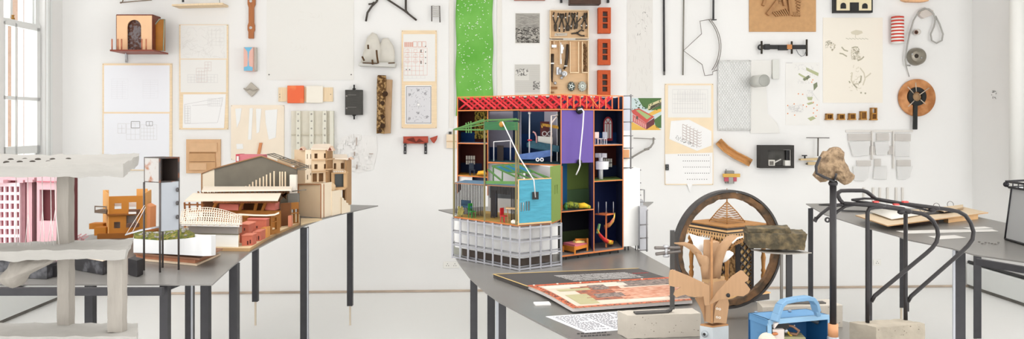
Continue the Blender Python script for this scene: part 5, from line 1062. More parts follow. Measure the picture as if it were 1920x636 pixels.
# ================= the coloured dollhouse model =================
def hd(px):                                              # depth of the house front at a given place along it: it turns a corner at 1052
    k = (px-CX)/F
    return (3.357+.766*.2127)/(1+.766*k) if px <= 1052 else (3.357-.70*.2127)/(1-.70*k)
def H(px, z, dy=0): d = hd(px); p = Q(px, d, z); return V((p.x, p.y+dy, p.z))
ORE = M((206, 122, 66), .7); NAVY = M((34, 46, 78), .7); NAVYL = M((32, 74, 132), .7); MAR = M((84, 36, 30), .7); LAV = M((170, 166, 180), .7); PUR = M((92, 70, 142), .6, var=.04, scale=6); GRN = M((122, 144, 70), .7); TEAL = M((72, 150, 172), .7, var=.12, scale=14, stretch=(1, 1, 5), bump=.3); BLK = M((18, 18, 26), .7)
ZT, ZR, ZB = 1.562, 1.50, .857
house = thing('dollhouse', 'tall open dollhouse model of many coloured rooms under a red lattice truss', 'dollhouse', H(1052, TZ, .15))
def face(name, x0, x1, z0, z1, m, dy=0, th=.005, edge=ORE, parent=house):
    b = MB(); b.prism([H(x0, z0, dy), H(x1, z0, dy), H(x1, z1, dy), H(x0, z1, dy)], V((0, th, 0)), 1); return part(b, name, [m, edge], parent)
def back(name, x0, x1, z0, z1, m, dy=.22, parent=house):
    b = MB(); b.prism([H(x0, z0, dy), H(x1, z0, dy), H(x1, z1, dy), H(x0, z1, dy)], V((0, .005, 0))); return part(b, name, m, parent)
def deck(name, xs, z, dep, top, th=.0045, front=0, edge=ORE, parent=house):
    b = MB(); b.use(0); b.prism([H(x, z, front) for x in xs]+[H(x, z, dep) for x in reversed(xs)], V((0, 0, -th)), 1); return part(b, name, [top, edge], parent)
def cheek(name, x, z0, z1, dep, m, front=0, th=.004, edge=ORE, parent=house):
    a = H(x, 0, front); b = MB(); b.prism([V((a.x-th/2, a.y, z0)), V((a.x-th/2, a.y, z1)), V((a.x-th/2, a.y+dep, z1)), V((a.x-th/2, a.y+dep, z0))], V((th, 0, 0))); b.use(1); b.prism([V((a.x-th/2, a.y-.001, z0)), V((a.x+th/2, a.y-.001, z0)), V((a.x+th/2, a.y-.001, z1)), V((a.x-th/2, a.y-.001, z1))], V((0, .001, 0))); return part(b, name, [m, edge], parent)
# shell
for x, z0, z1, m in ((858, 1.1, ZT, MAR), (914.5, 1.1, ZR, LAV), (1052, ZB, ZR, BLK), (1113.5, ZB, ZR, PUR), (1168, ZB, ZT, NAVY)): cheek('side_wall', x, z0, z1, .24, m)
deck('attic_floor', (858, 1052, 1168), ZR, .24, MAR)
deck('base_floor', (1052, 1113, 1168), .863, .24, M((120, 112, 108), .7), .007)
deck('room_floor', (858, 914), 1.343, .22, LAV); deck('room_floor', (858, 914), 1.187, .22, M((206, 150, 60), .7)); deck('room_floor', (915, 1052), 1.258, .32, M((40, 88, 100), .7), .007)
deck('room_floor', (1052, 1113), 1.054, .22, M((70, 74, 70), .7)); deck('room_floor', (1113, 1168), 1.340, .22, M((196, 196, 200), .7)); deck('room_floor', (1113, 1168), 1.178, .22, M((110, 130, 66), .7))
# window-side column
back('room_wall', 858, 914, 1.343, ZR, MAR); back('blue_dado', 858, 886, 1.343, 1.392, NAVYL, .214)
back('flecked_curtain', 886, 913, 1.36, 1.495, M((60, 52, 20), .8, c2=(196, 170, 76), scale=90, thr=.5, soft=.05), .205); back('room_wall', 858, 914, 1.187, 1.337, MAR); back('blue_dado', 858, 900, 1.187, 1.236, NAVY, .214)
def panes(x0, x1, y0, y1, dy, nx, ny, name='window_panes', m=None, d=None):
    b = MB(); dd = d or hd((x0+x1)/2)+dy
    for i in range(nx):
        for j in range(ny):
            u0 = x0+(x1-x0)*(i+.12)/nx; u1 = x0+(x1-x0)*(i+.88)/nx; v0 = y0+(y1-y0)*(j+.08)/ny; v1 = y0+(y1-y0)*(j+.92)/ny
            b.prism([P(u0, v1, dd), P(u1, v1, dd), P(u1, v0, dd), P(u0, v0, dd)], V((0, .002, 0)))
    o = part(b, name, m or M((240, 236, 224), .5), house); return o
panes(873, 891, 291.5, 309, .2, 4, 2)
face('white_panel', 860, 885, 1.145, 1.181, WHITE, .02, .005, WHITE); face('dark_panel', 884, 914, 1.14, 1.181, NAVY, .05)
# large middle room
back('room_wall', 915, 962, 1.258, ZR, LAV, .26); back('room_wall', 962, 1052, 1.258, ZR, M((42, 62, 94), .7), .31); back('blue_dado', 915, 1040, 1.258, 1.318, M((40, 66, 118), .7), .25); back('blue_dado', 975, 1006, 1.258, 1.385, NAVYL, .30); back('grey_panel', 1026, 1052, 1.30, ZR, LAV, .30)
b = MB(); b.prism([Q(976, 3.6, 1.26), Q(976, 3.6, 1.495), Q(971, 3.8, 1.495), Q(971, 3.8, 1.26)], V((.004, 0, 0))); part(b, 'grey_panel', M((136, 134, 146), .7), house)
b = MB(); b.bar(P(975, 208, 3.5), P(1050, 208, 3.42), .006, .006); part(b, 'red_rail', M((176, 44, 44), .6), house)
# purple and green column
face('purple_panel', 1052, 1113, 1.262, ZR-.006, PUR, .002)
back('room_wall', 1052, 1113, 1.054, 1.256, GRN); back('green_board', 1066, 1113, 1.054, 1.128, M((88, 116, 76), .7), .20)
cheek('blue_side', 1054.5, 1.056, 1.25, .2, M((30, 96, 140), .7), .02); back('blue_side', 1053, 1069, 1.06, 1.25, M((34, 104, 150), .7), .19)
back('room_wall', 1052, 1113, ZB, 1.048, BLK); back('green_board', 1052, 1113, ZB, .935, M((62, 74, 42), .7), .21)
# end column
back('room_wall', 1113, 1168, 1.340, ZR, NAVY); back('blue_dado', 1113, 1168, 1.340, 1.392, NAVYL, .212); back('room_wall', 1113, 1168, 1.178, 1.334, MAR); back('blue_dado', 1130, 1168, 1.178, 1.232, NAVY, .212); back('room_wall', 1113, 1168, ZB, 1.172, M((26, 38, 84), .7)); panes(1131.5, 1148, 297, 314, .2, 4, 2)
def aw(k, m, nm, dd):
    b = MB(); d = hd(1140)+dd; c = [(1140+q*k, y) for q, y in ((-8.5, 264), (8.5, 264))]
    pts = [(1140-8.5*k, 264-(1-k)*18)]+[(1140+8.5*k*math.cos(a), 232-13*k*math.sin(a)) for a in [PI-PI*i/12 for i in range(13)]]+[(1140+8.5*k, 264-(1-k)*18)]
    b.prism([P(x, y, d) for x, y in pts], V((0, .003, 0))); part(b, nm, m, house)
aw(1, M((176, 36, 44), .6), 'arched_frame', .19); aw(.74, M((222, 222, 214), .5), 'arched_glass', .186)
b = MB(); d = hd(1140)+.184
for x in (1137.8, 1142.2): b.bar(P(x, 262, d), P(x, 232, d), .003)
b.bar(P(1134, 232, d), P(1146, 232, d), .003); b.bar(P(1140, 232, d), P(1136, 224, d), .003); b.bar(P(1140, 232, d), P(1144, 224, d), .003); part(b, 'glazing_bars', M((176, 36, 44), .6), house)
# red truss
RED = M((206, 40, 48), .55); b = MB(); z0, z1 = ZR+.003, ZT-.003
back('attic_wall', 858, 1052, ZR, ZT-.004, MAR, .15); back('attic_wall', 1052, 1168, ZR, ZT-.004, NAVY, .16)
for lay in range(2):
    dy = .012+lay*.07
    for k in range(14):
        x = 860+k*21.4+lay*9
        for a, c in ((x, x+27), (x+27, x)):
            if max(a, c) > 1164: continue
            b.bar(H(a, z1, dy+(.008 if a > c else 0)), H(c, z0, dy+(.008 if a > c else 0)), .0085, .005, up=(0, 1, 0))
part(b, 'lattice_truss', RED, house)
for x in range(1052, 1166, 12): b = MB(); b.bar(H(x, z0, .003), H(x, z1, .003), .005); part(b, 'attic_post', M((216, 106, 60), .6), house)
b = MB()
for zz in (ZT, ZR-.003):
    for xa, xc in ((858, 1052), (1052, 1168)): b.bar(H(xa, zz, 0), H(xc, zz, 0), .0042)
b.bar(H(858, ZR, 0), H(858, ZT, 0), .0042); b.bar(H(1168, ZR, 0), H(1168, ZT, 0), .0042); b.bar(H(1107, z1-.008, -.003), H(1120, z0+.008, -.003), .004); part(b, 'attic_frame', [ORE], house)
for x in (1062, 1085, 1105, 1125, 1145, 1160):
    a = H(x, 0, .02); b = MB(); b.tube([V((a.x, a.y, TZ)), V((a.x, a.y, .858))], .0025, 6); part(b, 'leg', STEEL, house)
# grey end block with wire scaffold
b = MB(); blk(b, 1169, 3.60, 1200, 3.64, zy(463, 3.6), zy(316.5, 3.6), .16); part(b, 'white_annexe', M((236, 235, 231), .6), house, .002)
b = MB(); blk(b, 1169, 3.66, 1184, 3.68, zy(245, 3.66), zy(181, 3.66), .1); part(b, 'grey_tower', M((186, 188, 196), .6), house)
b = MB(); blk(b, 1169, 3.66, 1183, 3.68, zy(316, 3.66), zy(245, 3.66), .1); b.use(1); blk(b, 1169, 3.65, 1180, 3.66, zy(298, 3.65), zy(281, 3.65), .02); part(b, 'grey_tower', [M((226, 222, 216), .6), M((206, 150, 104), .7)], house)
b = MB(); blk(b, 1200, 3.585, 1213, 3.60, .85, zy(388, 3.59), .06); blk(b, 1190, 3.76, 1206, 3.77, zy(392, 3.76), zy(376, 3.76), .06); part(b, 'grey_panel', M((170, 170, 174), .6), house)
b = MB()
def rod(a, c, r=.0035): b.tube([a, c], r, 6)
rod(P(1182.5, 317, 3.6), P(1183, 177, 3.6)); 
for y in (180, 205, 229, 255, 278, 297, 315): rod(P(1169, y, 3.6), P(1187, y-.5, 3.6), .0025); b.ball(P(1183, y, 3.596), .005, 5)
part(b, 'wire_scaffold', M((130, 128, 128), .45, .4), house); b = MB()
rod(P(1198.5, 396, 3.7), P(1198.5, 316, 3.7), .0045); rod(P(1213, 472, 3.57), P(1213, 395, 3.57), .004); rod(P(1189, 352, 3.7), P(1189, 320, 3.7), .004)
for y, x0, x1 in ((319, 1188, 1202), (343, 1187, 1202), (366, 1187, 1202), (394, 1186, 1215), (421, 1200, 1215), (446, 1200, 1215), (469, 1196, 1215)): rod(P(x0, y+1, 3.7 if y < 400 else 3.575), P(x1, y, 3.7 if y < 400 else 3.575), .003)
b.tube([P(1187, 380, 3.68), P(1208, 379, 3.7), P(1208, 356, 3.7), P(1199, 356, 3.7)], .0035, 6); part(b, 'wire_scaffold', M((130, 128, 128), .45, .4), house)
for x in (1172, 1178, 1192, 1196):
    a = Q(x, 3.64, 0); b = MB(); b.tube([V((a.x, a.y, TZ)), V((a.x, a.y, zy(463, 3.6)+.002))], .0025, 6); part(b, 'leg', STEEL, house)
# ---- front wing on its wire crate
W1, W2, W3 = Q(848, 3.43, 0), Q(974, 3.13, 0), Q(1052.5, 3.25, 0); ZW = 1.022
def wl2(s): return W1.lerp(W2, s) if s <= 1 else W2.lerp(W3, s-1)
PO = M((120, 110, 74), .6, .1); PG = M((84, 128, 66), .6)
b = MB(); inner = [Q(851, 3.45, ZW), Q(973, 3.155, ZW), Q(1035, 3.24, ZW), Q(1050, 3.36, ZW), Q(905, 3.68, ZW)]; b.prism(inner, V((0, 0, -.006)), 1); part(b, 'wing_floor', [M((186, 150, 78), .6, var=.15, scale=30), ORE], house)
def front(x0, d0, x1, d1, za, zb, m, nm, th=.006, holes=(), edge=None):
    b = MB(); holed(b, Q(x0, d0, 0), Q(x1, d1, 0), za, zb, th, [((u-x0)/(x1-x0), (v-x0)/(x1-x0), zy(wb, (d0+d1)/2), zy(wa, (d0+d1)/2)) for u, v, wa, wb in holes]); return part(b, nm, m, house)
front(972, 3.145, 1033.5, 3.225, ZW, 1.207, TEAL, 'teal_wall', .006, ((976, 979, 378.5, 395), (980.5, 983.5, 378.5, 395), (985.5, 988.5, 377, 394.5), (990, 993.5, 377, 394.5)))
b = MB(); a, c = Q(972, 3.145, 0), Q(1033.5, 3.225, 0)
b.bar(a+UP*ZW, a+UP*1.207, .005); b.bar(a+UP*1.208, c+UP*1.208, .004); b.bar(a+UP*(ZW+.005), c+UP*(ZW+.005), .006); part(b, 'teal_wall_edge', M((222, 176, 120), .7), house)
front(1034, 3.23, 1051.5, 3.345, ZW, 1.257, M((120, 142, 72), .7), 'green_wall', .006, ((1039.5, 1041.5, 347, 364), (1043.5, 1045.5, 347, 364)))
b = MB(); b.prism([Q(1032, 3.3, ZW), Q(985, 3.62, ZW), Q(985, 3.62, 1.25), Q(1032, 3.3, 1.25)], V((0, .004, 0))); part(b, 'grey_screen', M((196, 194, 196), .6), house)
front(915, 3.63, 980, 3.55, 1.03, 1.255, M((206, 206, 206), .6), 'grey_screen'); front(918, 3.5, 980, 3.42, 1.10, 1.165, M((120, 124, 128), .25, alpha=.8), 'grey_glass'); front(920, 3.45, 931, 3.42, ZW, 1.14, M((56, 56, 64), .5), 'dark_pier')
for x0, d0, x1, d1, n, nm in ((853, 3.56, 907, 3.46, 19, 'bar_screen'), (921, 3.40, 968, 3.30, 17, 'bar_screen')):
    b = MB()
    for k in range(n):
        p = Q(x0, d0, 0).lerp(Q(x1, d1, 0), k/(n-1)); zt_ = 1.165 if x0 < 900 else (1.165 if k < 3 or k > n-4 else 1.165); zb_ = ZW if x0 < 900 or k < 3 or k > n-5 else 1.13
        b.bar(p+UP*zb_, p+UP*zt_, .0045)
    part(b, nm, M((52, 46, 44), .6), house)
b = MB(); b.prism([Q(852, 3.425, 1.170), Q(908, 3.295, 1.172), Q(970, 3.16, 1.175), Q(985, 3.36, 1.175), Q(872, 3.58, 1.17)], V((0, 0, .005)), 1); part(b, 'blue_roof', [M((92, 122, 146), .6), M((150, 110, 84), .7)], house)
# green pergola and poles
for x, d, zt_ in ((851, 3.43, 1.409), (908.5, 3.285, 1.447), (967.5, 3.15, 1.44), (972, 3.30, 1.44)):
    b = MB(); p = Q(x, d, 0); b.bar(p+UP*ZW, p+UP*zt_, .0075); part(b, 'pole', PO, house)
front(908, 3.28, 969, 3.14, 1.409, 1.444, M((36, 96, 52), .5, var=.2, scale=20, stretch=(1, 1, 8)), 'green_band')
b = MB(); tip = Q(851, 3.43, 1.409)
for q in (Q(908, 3.285, 1.409), Q(907, 3.285, 1.452), Q(915, 3.45, 1.452), Q(960, 3.42, 1.455)): b.bar(tip, q, .006)
for s in (.42, .5, .58): b.bar(tip.lerp(Q(908, 3.285, 1.405), s)-UP*.012, tip.lerp(Q(907, 3.285, 1.452), s)+UP*.012, .005)
b.bar(Q(915, 3.28, 1.45), Q(968, 3.16, 1.455), .006); b.bar(Q(915, 3.45, 1.452), Q(972, 3.3, 1.452), .006); part(b, 'pergola_truss', PG, house)
b = MB(); b.lathe([(.012, 0), (.012, .012)], Q(941, 3.2, 1.433), 14, (0, -1, 0)); part(b, 'brass_pulley', BRASS, house)
# lean-to roof frame
lt = [P(925, 312, 3.46), P(958, 308, 3.46)]; lb = [P(972, 343, 3.15), P(1031, 337, 3.23)]
b = MB(); top = [P(923, 311.5, 3.44), P(970, 307, 3.40)]; bot = [P(985, 340, 3.17), P(1031, 337, 3.225)]
for s in (0, .33, .66, 1): b.bar(top[0].lerp(top[1], s), bot[0].lerp(bot[1], s), .006)
b.bar(top[0], top[1], .006); b.bar(P(912, 342, 3.29), P(972, 343, 3.15), .012); b.bar(P(915, 318, 3.45), P(942, 340, 3.25), .006); b.bar(P(975, 312, 3.4), P(1032, 335, 3.24), .006)
for x, d in ((925, 3.43), (942, 3.35)): b.bar(P(x, 312 if x < 930 else 320, d), P(x, 340, d), .006)
b.bar(top[0].lerp(bot[0], .45), top[1].lerp(bot[1], .55), .006); part(b, 'lean_to_frame', PG, house)
b = MB(); b.prism([top[0].lerp(bot[0], .05), top[1].lerp(bot[1], .05), top[1].lerp(bot[1], .45), top[0].lerp(bot[0], .45)], V((0, 0, -.003))); part(b, 'blue_skylight', M((40, 108, 140), .3), house)
# white cable with its black pad, and the bent white tube on the purple panel
WH = M((226, 222, 222), .4)
b = MB(); b.tube([P(942, 228, 3.12), P(975, 297, 3.10), P(1001, 338, 3.10), P(1004, 370, 3.13)], .0023, 8); part(b, 'white_cable', WH, house)
b = MB(); b.bar(P(1004, 374, 3.175), P(1004, 360, 3.175), .026, .006, up=(0, 1, 0)); part(b, 'black_pad', BLACK, house)
b = MB(); d = 3.37; b.tube([P(1084, 206, 3.38), P(1091, 204.5, d), P(1094.5, 209, d), P(1093, 235, d), P(1087, 297, d), P(1087.5, 310, d), P(1085, 318, d), P(1080, 328, d)], .0030, 8); part(b, 'white_tube', WH, house)
b = MB(); b.lathe([(.018, 0), (.014, .03)], P(1086, 207, 3.42), 14, (0, -1, 0)); b.lathe([(.012, 0), (.012, .02)], P(1086, 304, 3.42), 14, (0, -1, 0)); part(b, 'black_socket', BLACK, house)
# ---- silver wire crate and the white plinth inside it
t = thing('wire_crate', 'silver wire cage of square cells around the dollhouse wing', 'cage', Q(975, 3.13, TZ))
SV = M((166, 166, 171), .4, .35); zs_ = [TZ+.006+k*(.165/3) for k in range(4)]
off = V((.0, .055, 0))
def fr(s, back=False): p = wl2(s); return V((p.x, p.y, 0))+(off if back else V())
st = [i/8 for i in range(9)]+[1+i/4 for i in range(1, 5)]
for bk_ in (False, True):
    for s in st:
        b = MB(); p = fr(s, bk_); b.bar(p+UP*TZ, p+UP*(zs_[3]+(.001 if bk_ else .009)), 0.0068 if not bk_ else .0055); part(b, 'upright', SV, t)
    for z in zs_:
        for a, c in ((0, 1), (1, 2)):
            b = MB(); b.bar(fr(a, bk_)+UP*z, fr(c, bk_)+UP*z, 0.0062 if not bk_ else .005); part(b, 'crate_rail', SV, t)
for z in zs_:
    for s in st: b = MB(); b.bar(fr(s)+UP*z, fr(s, True)+UP*z, .0045); part(b, 'cross_tie', M((128, 127, 130), .4, .4), t)
t = thing('wing_plinth', 'rounded white plinth on a dark foot standing inside the silver wire cage', 'plinth', Q(960, 3.35, TZ))
pl = [Q(853, 3.52, 0), Q(960, 3.245, 0), Q(970, 3.225, 0), Q(982, 3.225, 0), Q(992, 3.245, 0), Q(1046, 3.345, 0), Q(1040, 3.5, 0), Q(905, 3.66, 0)]
b = MB(); b.prism([p+UP*.874 for p in pl], UP*.132); part(b, 'white_body', M((236, 235, 233), .5), t)
cen = sum(pl, V())/len(pl); b = MB(); b.prism([cen+(p-cen)*.88+UP*(TZ+.001) for p in pl], UP*.033); part(b, 'dark_foot', M((92, 80, 72), .7), t)
# ---- furniture of the rooms
def ftag(b, name, lab, cat, mats): return one(b, name, lab, cat, mats)
def fz(px, dy, z): p = H(px, z, dy); return p
def chair(px, d, z, s, lab, m, rz=0, name='toy_chair'):
    t = thing(name, lab, 'chair', Q(px, d, z), rz); R = Matrix.Rotation(rz, 3, 'Z'); o = Q(px, d, z)
    def L(x, y, zz): return o+R@V((x*s, y*s, zz*s))
    b = MB(); b.box(L(0, 0, .45), (.42*s, .42*s, .05*s), rz); part(b, 'seat', m, t)
    b = MB(); b.box(L(0, .19, .75), (.40*s, .04*s, .5*s), rz); part(b, 'backrest', m, t)
    for x in (-.17, .17):
        for y in (-.17, .17): b = MB(); b.bar(L(x, y, 0), L(x, y, .45), .05*s); part(b, 'leg', m, t)
chair(1121.5, 3.55, 1.3405, .056, 'tiny pinkish white chair at the edge of the arched window room', M((226, 200, 192), .6), .5)
chair(1132, 3.58, 1.3405, .056, 'tiny white chair directly beneath the red arched window', M((216, 218, 224), .6), -.6)
chair(885, 3.70, 1.1875, .058, 'tiny dark blue chair in the maroon room with a white window', M((42, 52, 66), .6), .3)
chair(885, 3.40, ZW+.0005, .062, 'tiny bright green chair behind the dark bar screen', M((44, 128, 52), .6), .7)
chair(945, 3.24, ZW+.0005, .06, 'tiny red high backed chair on the ochre floor', M((196, 36, 44), .6), .9)
b = MB(); b.lump([H(893, 1.193, .03), H(911, 1.193, .03), H(913, 1.2, .03), H(908, 1.215, .03), H(896, 1.21, .03)], V((0, .07, 0)), 5, .001); ftag(b, 'yellow_bedding', 'roll of yellow bedding on the floor of the maroon room', 'bedding', M((226, 168, 50), .8))
t = thing('blue_bench', 'tiny dark blue upholstered bench behind the dark bars, with a pale plant in front', 'bench', Q(873, 3.45, ZW))
b = MB(); blk(b, 864, 3.44, 885, 3.40, zy(390, 3.42), zy(386, 3.42), .04); part(b, 'seat', M((46, 74, 96), .7), t)
b = MB(); blk(b, 865, 3.478, 883, 3.44, zy(386, 3.46), zy(376, 3.46), .012); part(b, 'backrest', M((40, 66, 88), .7), t)
for x, d in ((866, 3.44), (884, 3.41)): b = MB(); b.bar(Q(x, d, ZW+.0005), Q(x, d, zy(389, d)), .004); part(b, 'leg', M((60, 66, 70), .6), t)
b = MB()
for k in range(22): p = Q(863+rnd.uniform(-4, 4), 3.415, ZW+.01); b.bar(p, p+V((rnd.uniform(-.01, .01), rnd.uniform(-.005, .005), rnd.uniform(.01, .04))), .005)
ftag(b, 'toy_plant', 'tiny yellowish grassy plant at the end of the blue bench', 'plant', M((150, 140, 78), .8))
t = thing('toy_table', 'tiny pale wooden table beside the teal wall', 'table', Q(960, 3.24, ZW))
b = MB(); blk(b, 948, 3.225, 971, 3.19, zy(393, 3.2), zy(391.5, 3.2), .05); part(b, 'tabletop', M((216, 176, 130), .6), t)
for x, d in ((952, 3.24), (968, 3.215)): b = MB(); b.bar(Q(x, d, ZW+.0005), Q(x, d, zy(392.5, d)), .004); part(b, 'leg', M((176, 130, 90), .6), t)
b = MB(); b.ball(Q(963, 3.185, ZW+.0095), .009, 6, (1.3, 1, 1)); b.ball(Q(967, 3.18, ZW+.0075), .007, 6, (1.6, 1, 1)); ftag(b, 'white_bundle', 'little white bundle lying at the foot of the teal wall', 'bundle', M((236, 228, 214), .7))
# middle room
b = MB(); d = 3.60
for q in ([P(926, 302, d), P(926, 266, d), P(957, 264, d-.05), P(957, 301, d-.05)],): b.tube(q, .003, 6)
ftag(b, 'goal_frame', 'thin white goal shaped frame in the lavender room', 'frame', WH)
b = MB(); blk(b, 932, 3.70, 944, 3.68, 1.2585, 1.33, .05); ftag(b, 'dark_crate', 'small dark wooden crate behind the white goal frame', 'crate', M((76, 66, 62), .7))
b = MB(); b.lump([P(964, 299, 3.60), P(966, 288, 3.60), P(966, 274, 3.60), P(971, 271, 3.60), P(972, 282, 3.60), P(971, 298, 3.60)], V((0, .05, 0)), 5, .003); ftag(b, 'red_heap', 'dark red heap between the lavender wall and the long blue beam', 'heap', M((134, 38, 44), .7))
b = MB(); b.prism([P(988, 268, 3.56), P(1000, 264, 3.56), P(1048, 274, 3.44), P(1048, 285, 3.44), P(1030, 286, 3.48), P(988, 276, 3.56)], V((0, .06, 0))); ftag(b, 'teal_conveyor', 'dark teal conveyor sloping below the white basin', 'conveyor', M((38, 80, 96), .6, var=.2, scale=60))
t = thing('blue_beam', 'long blue beam on little white wheels in the middle room', 'beam', P(1005, 304, 3.44))
b = MB(); b.prism([P(972, 299, 3.5), P(973, 290, 3.5), P(1035, 281, 3.42), P(1036, 292, 3.42), P(1000, 299, 3.46)], V((0, .03, 0))); part(b, 'beam_body', M((72, 100, 156), .6, var=.15, scale=40), t)
for x in (1008, 1016): b = MB(); b.ring(P(x, 299.5, 3.42), (0, 1, 0), [(.004, 0), (.0085, 0), (.0085, .005), (.004, .005)], 16); part(b, 'wheel', WH, t)
t = thing('white_basin', 'white rectangular basin with two ring taps in the middle room', 'basin', P(1022, 270, 3.56))
b = MB(); b.prism([P(1009, 268, 3.56), P(1009, 255.5, 3.56), P(1036, 257, 3.50), P(1036, 270, 3.50)], V((0, .05, 0))); part(b, 'tank', M((216, 214, 206), .5), t)
for x in (1021, 1031): b = MB(); b.ring(P(x, 251, 3.55), (0, 1, 0), [(.0085, 0), (.012, 0), (.012, .004), (.0085, .004)], 16); part(b, 'ring_tap', WH, t)
b = MB(); b.prism([P(1013, 266, 3.6), P(1013, 228, 3.6), P(1030, 228, 3.57), P(1030, 266, 3.57)], V((0, .005, 0))); ftag(b, 'maroon_screen', 'maroon screen standing behind the white basin', 'screen', M((92, 36, 34), .7))
b = MB(); b.prism([P(1015, 231, 3.47), P(1047, 236, 3.38), P(1047, 242, 3.38), P(1015, 236, 3.47)], V((0, .09, 0))); b.bar(P(1016.5, 240, 3.47), P(1016, 233, 3.47), .006); ftag(b, 'gold_canopy', 'flat gold mesh canopy on a white pole in the middle room', 'canopy', M((170, 126, 40), .5, .3, c2=(70, 48, 20), scale=110, thr=.55, soft=.05))
b = MB(); d = 3.40; b.tube([P(1033.5, 304, d), P(1034, 217, d), P(1046, 216, d-.01)], .0036, 6); b.tube([P(1035, 230, d), P(1045, 217, d)], .0035, 6); ftag(b, 'white_gantry', 'white tube gantry carrying the gold mesh canopy', 'gantry', M((232, 214, 206), .5))
b = MB(); b.tube([P(992.5, 288, 3.5), P(993, 212, 3.5)], .0035, 6); b.ball(P(993, 212, 3.5), .007, 6); b.use(1); b.ball(P(993.5, 263, 3.49), .007, 6, (1.6, 1, .6)); ftag(b, 'white_mast', 'thin white mast with a red clip hanging from the attic floor', 'mast', [WH, M((200, 50, 60), .6)])
b = MB(); b.tube([P(1006, 268, 3.52), P(1006, 256, 3.52), P(1003, 249, 3.52), P(999, 247, 3.52)], .004, 6); ftag(b, 'pink_tap', 'pale pink hooked pipe beside the white mast', 'pipe', M((216, 160, 160), .5))
# sleeping roll, bed, slide, stair
t = thing('sleeping_roll', 'green and yellow patterned roll lying on the shelf of the green room', 'cushion', P(1082, 394, 3.44))
b = MB(); b.lump([P(1055, 389, 3.44), P(1058, 381, 3.44), P(1070, 378, 3.44), P(1084, 381, 3.44), P(1086, 389, 3.44), P(1078, 391, 3.44)], V((0, .05, 0)), 6, .003, 60); part(b, 'patterned_half', M((128, 136, 40), .8, c2=(60, 72, 24), scale=90, thr=.5, soft=.06), t)
b = MB(); b.lump([P(1084, 391, 3.46), P(1084, 381, 3.46), P(1096, 380, 3.46), P(1107, 386, 3.47), P(1107, 391, 3.47)], V((0, .05, 0)), 6, .002, 60); part(b, 'yellow_half', M((222, 176, 40), .8, c2=(104, 140, 40), scale=30, thr=.6, soft=.1), t)
b = MB(); b.lathe([(.007, 0), (.007, .02), (.003, .026), (.004, .032)], H(1063, 1.0545, .05)-V((0, 0, 0)), 10); ftag(b, 'green_bottle', 'tiny green bottle behind the patterned roll', 'bottle', M((60, 120, 60), .4))
t = thing('toy_bed', 'little orange wooden bed with a pink blanket in the dark ground floor room', 'bed', P(1078, 470, 3.46)); BD = M((214, 130, 44), .6)
def bq(x, d, ya, yb, x2, d2, nm, m, th=.006, back_=None): b = MB(); blk(b, x, d, x2, d2, zy(yb, d), zy(ya, d), th); part(b, nm, m, t)
bq(1055, 3.46, 459, 468.5, 1078, 3.39, 'footboard', BD); bq(1078, 3.39, 464, 470, 1102, 3.48, 'side_rail', BD); bq(1079, 3.46, 455, 461, 1101, 3.55, 'headboard', BD)
b = MB()
for k in range(8): x = 1080+k*2.9; d = 3.468+.0105*k; b.bar(P(x, 459, d), P(x, 449, d), .004)
b.bar(P(1079, 449, 3.465), P(1102, 448.5, 3.55), .006); b.bar(P(1101.5, 468, 3.5), P(1101.5, 447, 3.5), .007); part(b, 'headboard_rails', BD, t)
b = MB(); b.prism([P(1056, 459.5, 3.46), P(1078, 464.5, 3.40), P(1101, 461, 3.49), P(1080, 456, 3.56)], UP*.012); part(b, 'pink_blanket', M((206, 110, 120), .8), t)
b = MB(); b.tube([P(1076, 455, 3.47), P(1094, 455.5, 3.5)], [.010, .010], 10); part(b, 'bolster', M((232, 206, 130), .8), t)
for x, d in ((1056, 3.455), (1078, 3.39), (1101, 3.48)): b = MB(); b.bar(V((Q(x, d, 0).x, d, .8635)), V((Q(x, d, 0).x, d, zy(462, d))), .007); part(b, 'leg', BD, t)
t = thing('spiral_slide', 'little red yellow and pink spiral slide round an orange post in the navy room', 'slide', Q(1137, 3.6, .8635)); cxx = Q(1136.5, 3.58, 0)
b = MB(); b.bar(V((cxx.x, cxx.y, .8635)), V((cxx.x, cxx.y, zy(397, 3.58))), .007); part(b, 'post', M((206, 120, 70), .6), t)
SL = M((214, 48, 50), .5, c2=(240, 200, 60), scale=26, thr=.56, soft=.06)
for nm, pts, m in (('lower_flight', [(1120, 435, 3.52), (1126, 444, 3.51), (1134, 452, 3.52), (1144, 456.5, 3.55), (1149, 457, 3.58)], SL), ('upper_flight', [(1133, 428, 3.6), (1143, 423, 3.57), (1150, 414, 3.54), (1152, 405, 3.54)], M((226, 90, 110), .5, c2=(240, 206, 90), scale=20, thr=.5, soft=.08))):
    b = MB(); b.sheet([[P(x, y-6, d) for x, y, d in pts], [P(x, y, d+.01) for x, y, d in pts], [P(x, y+2, d+.035) for x, y, d in pts], [P(x, y-5, d+.06) for x, y, d in pts]], .003); part(b, nm, m, t)
b = MB(); b.bar(P(1120, 438, 3.52), P(1124, 420, 3.53), .008); part(b, 'slide_rail', M((110, 150, 96), .5), t)
b = MB(); b.prism([P(1116, 400.5, 3.56), P(1137, 402, 3.5), P(1151, 400, 3.56), P(1130, 398.5, 3.64)], V((0, 0, -.006))); part(b, 'platform', M((206, 112, 60), .6), t)
for x, d in ((1122, 3.54), (1136.5, 3.51), (1150, 3.56)): b = MB(); b.tube([P(x, 401, d), P(x, 378.5, d)], .0025, 6); part(b, 'grey_post', GREYM, t)
t = thing('spiral_stair', 'little white spiral stair drum in the maroon end room', 'stair', Q(1126, 3.6, 1.1785)); c0 = Q(1126.5, 3.58, 0); SW = M((214, 212, 214), .6)
b = MB(); b.lathe([(.010, 0), (.010, .10)], c0+UP*1.1785, 16); part(b, 'core', SW, t)
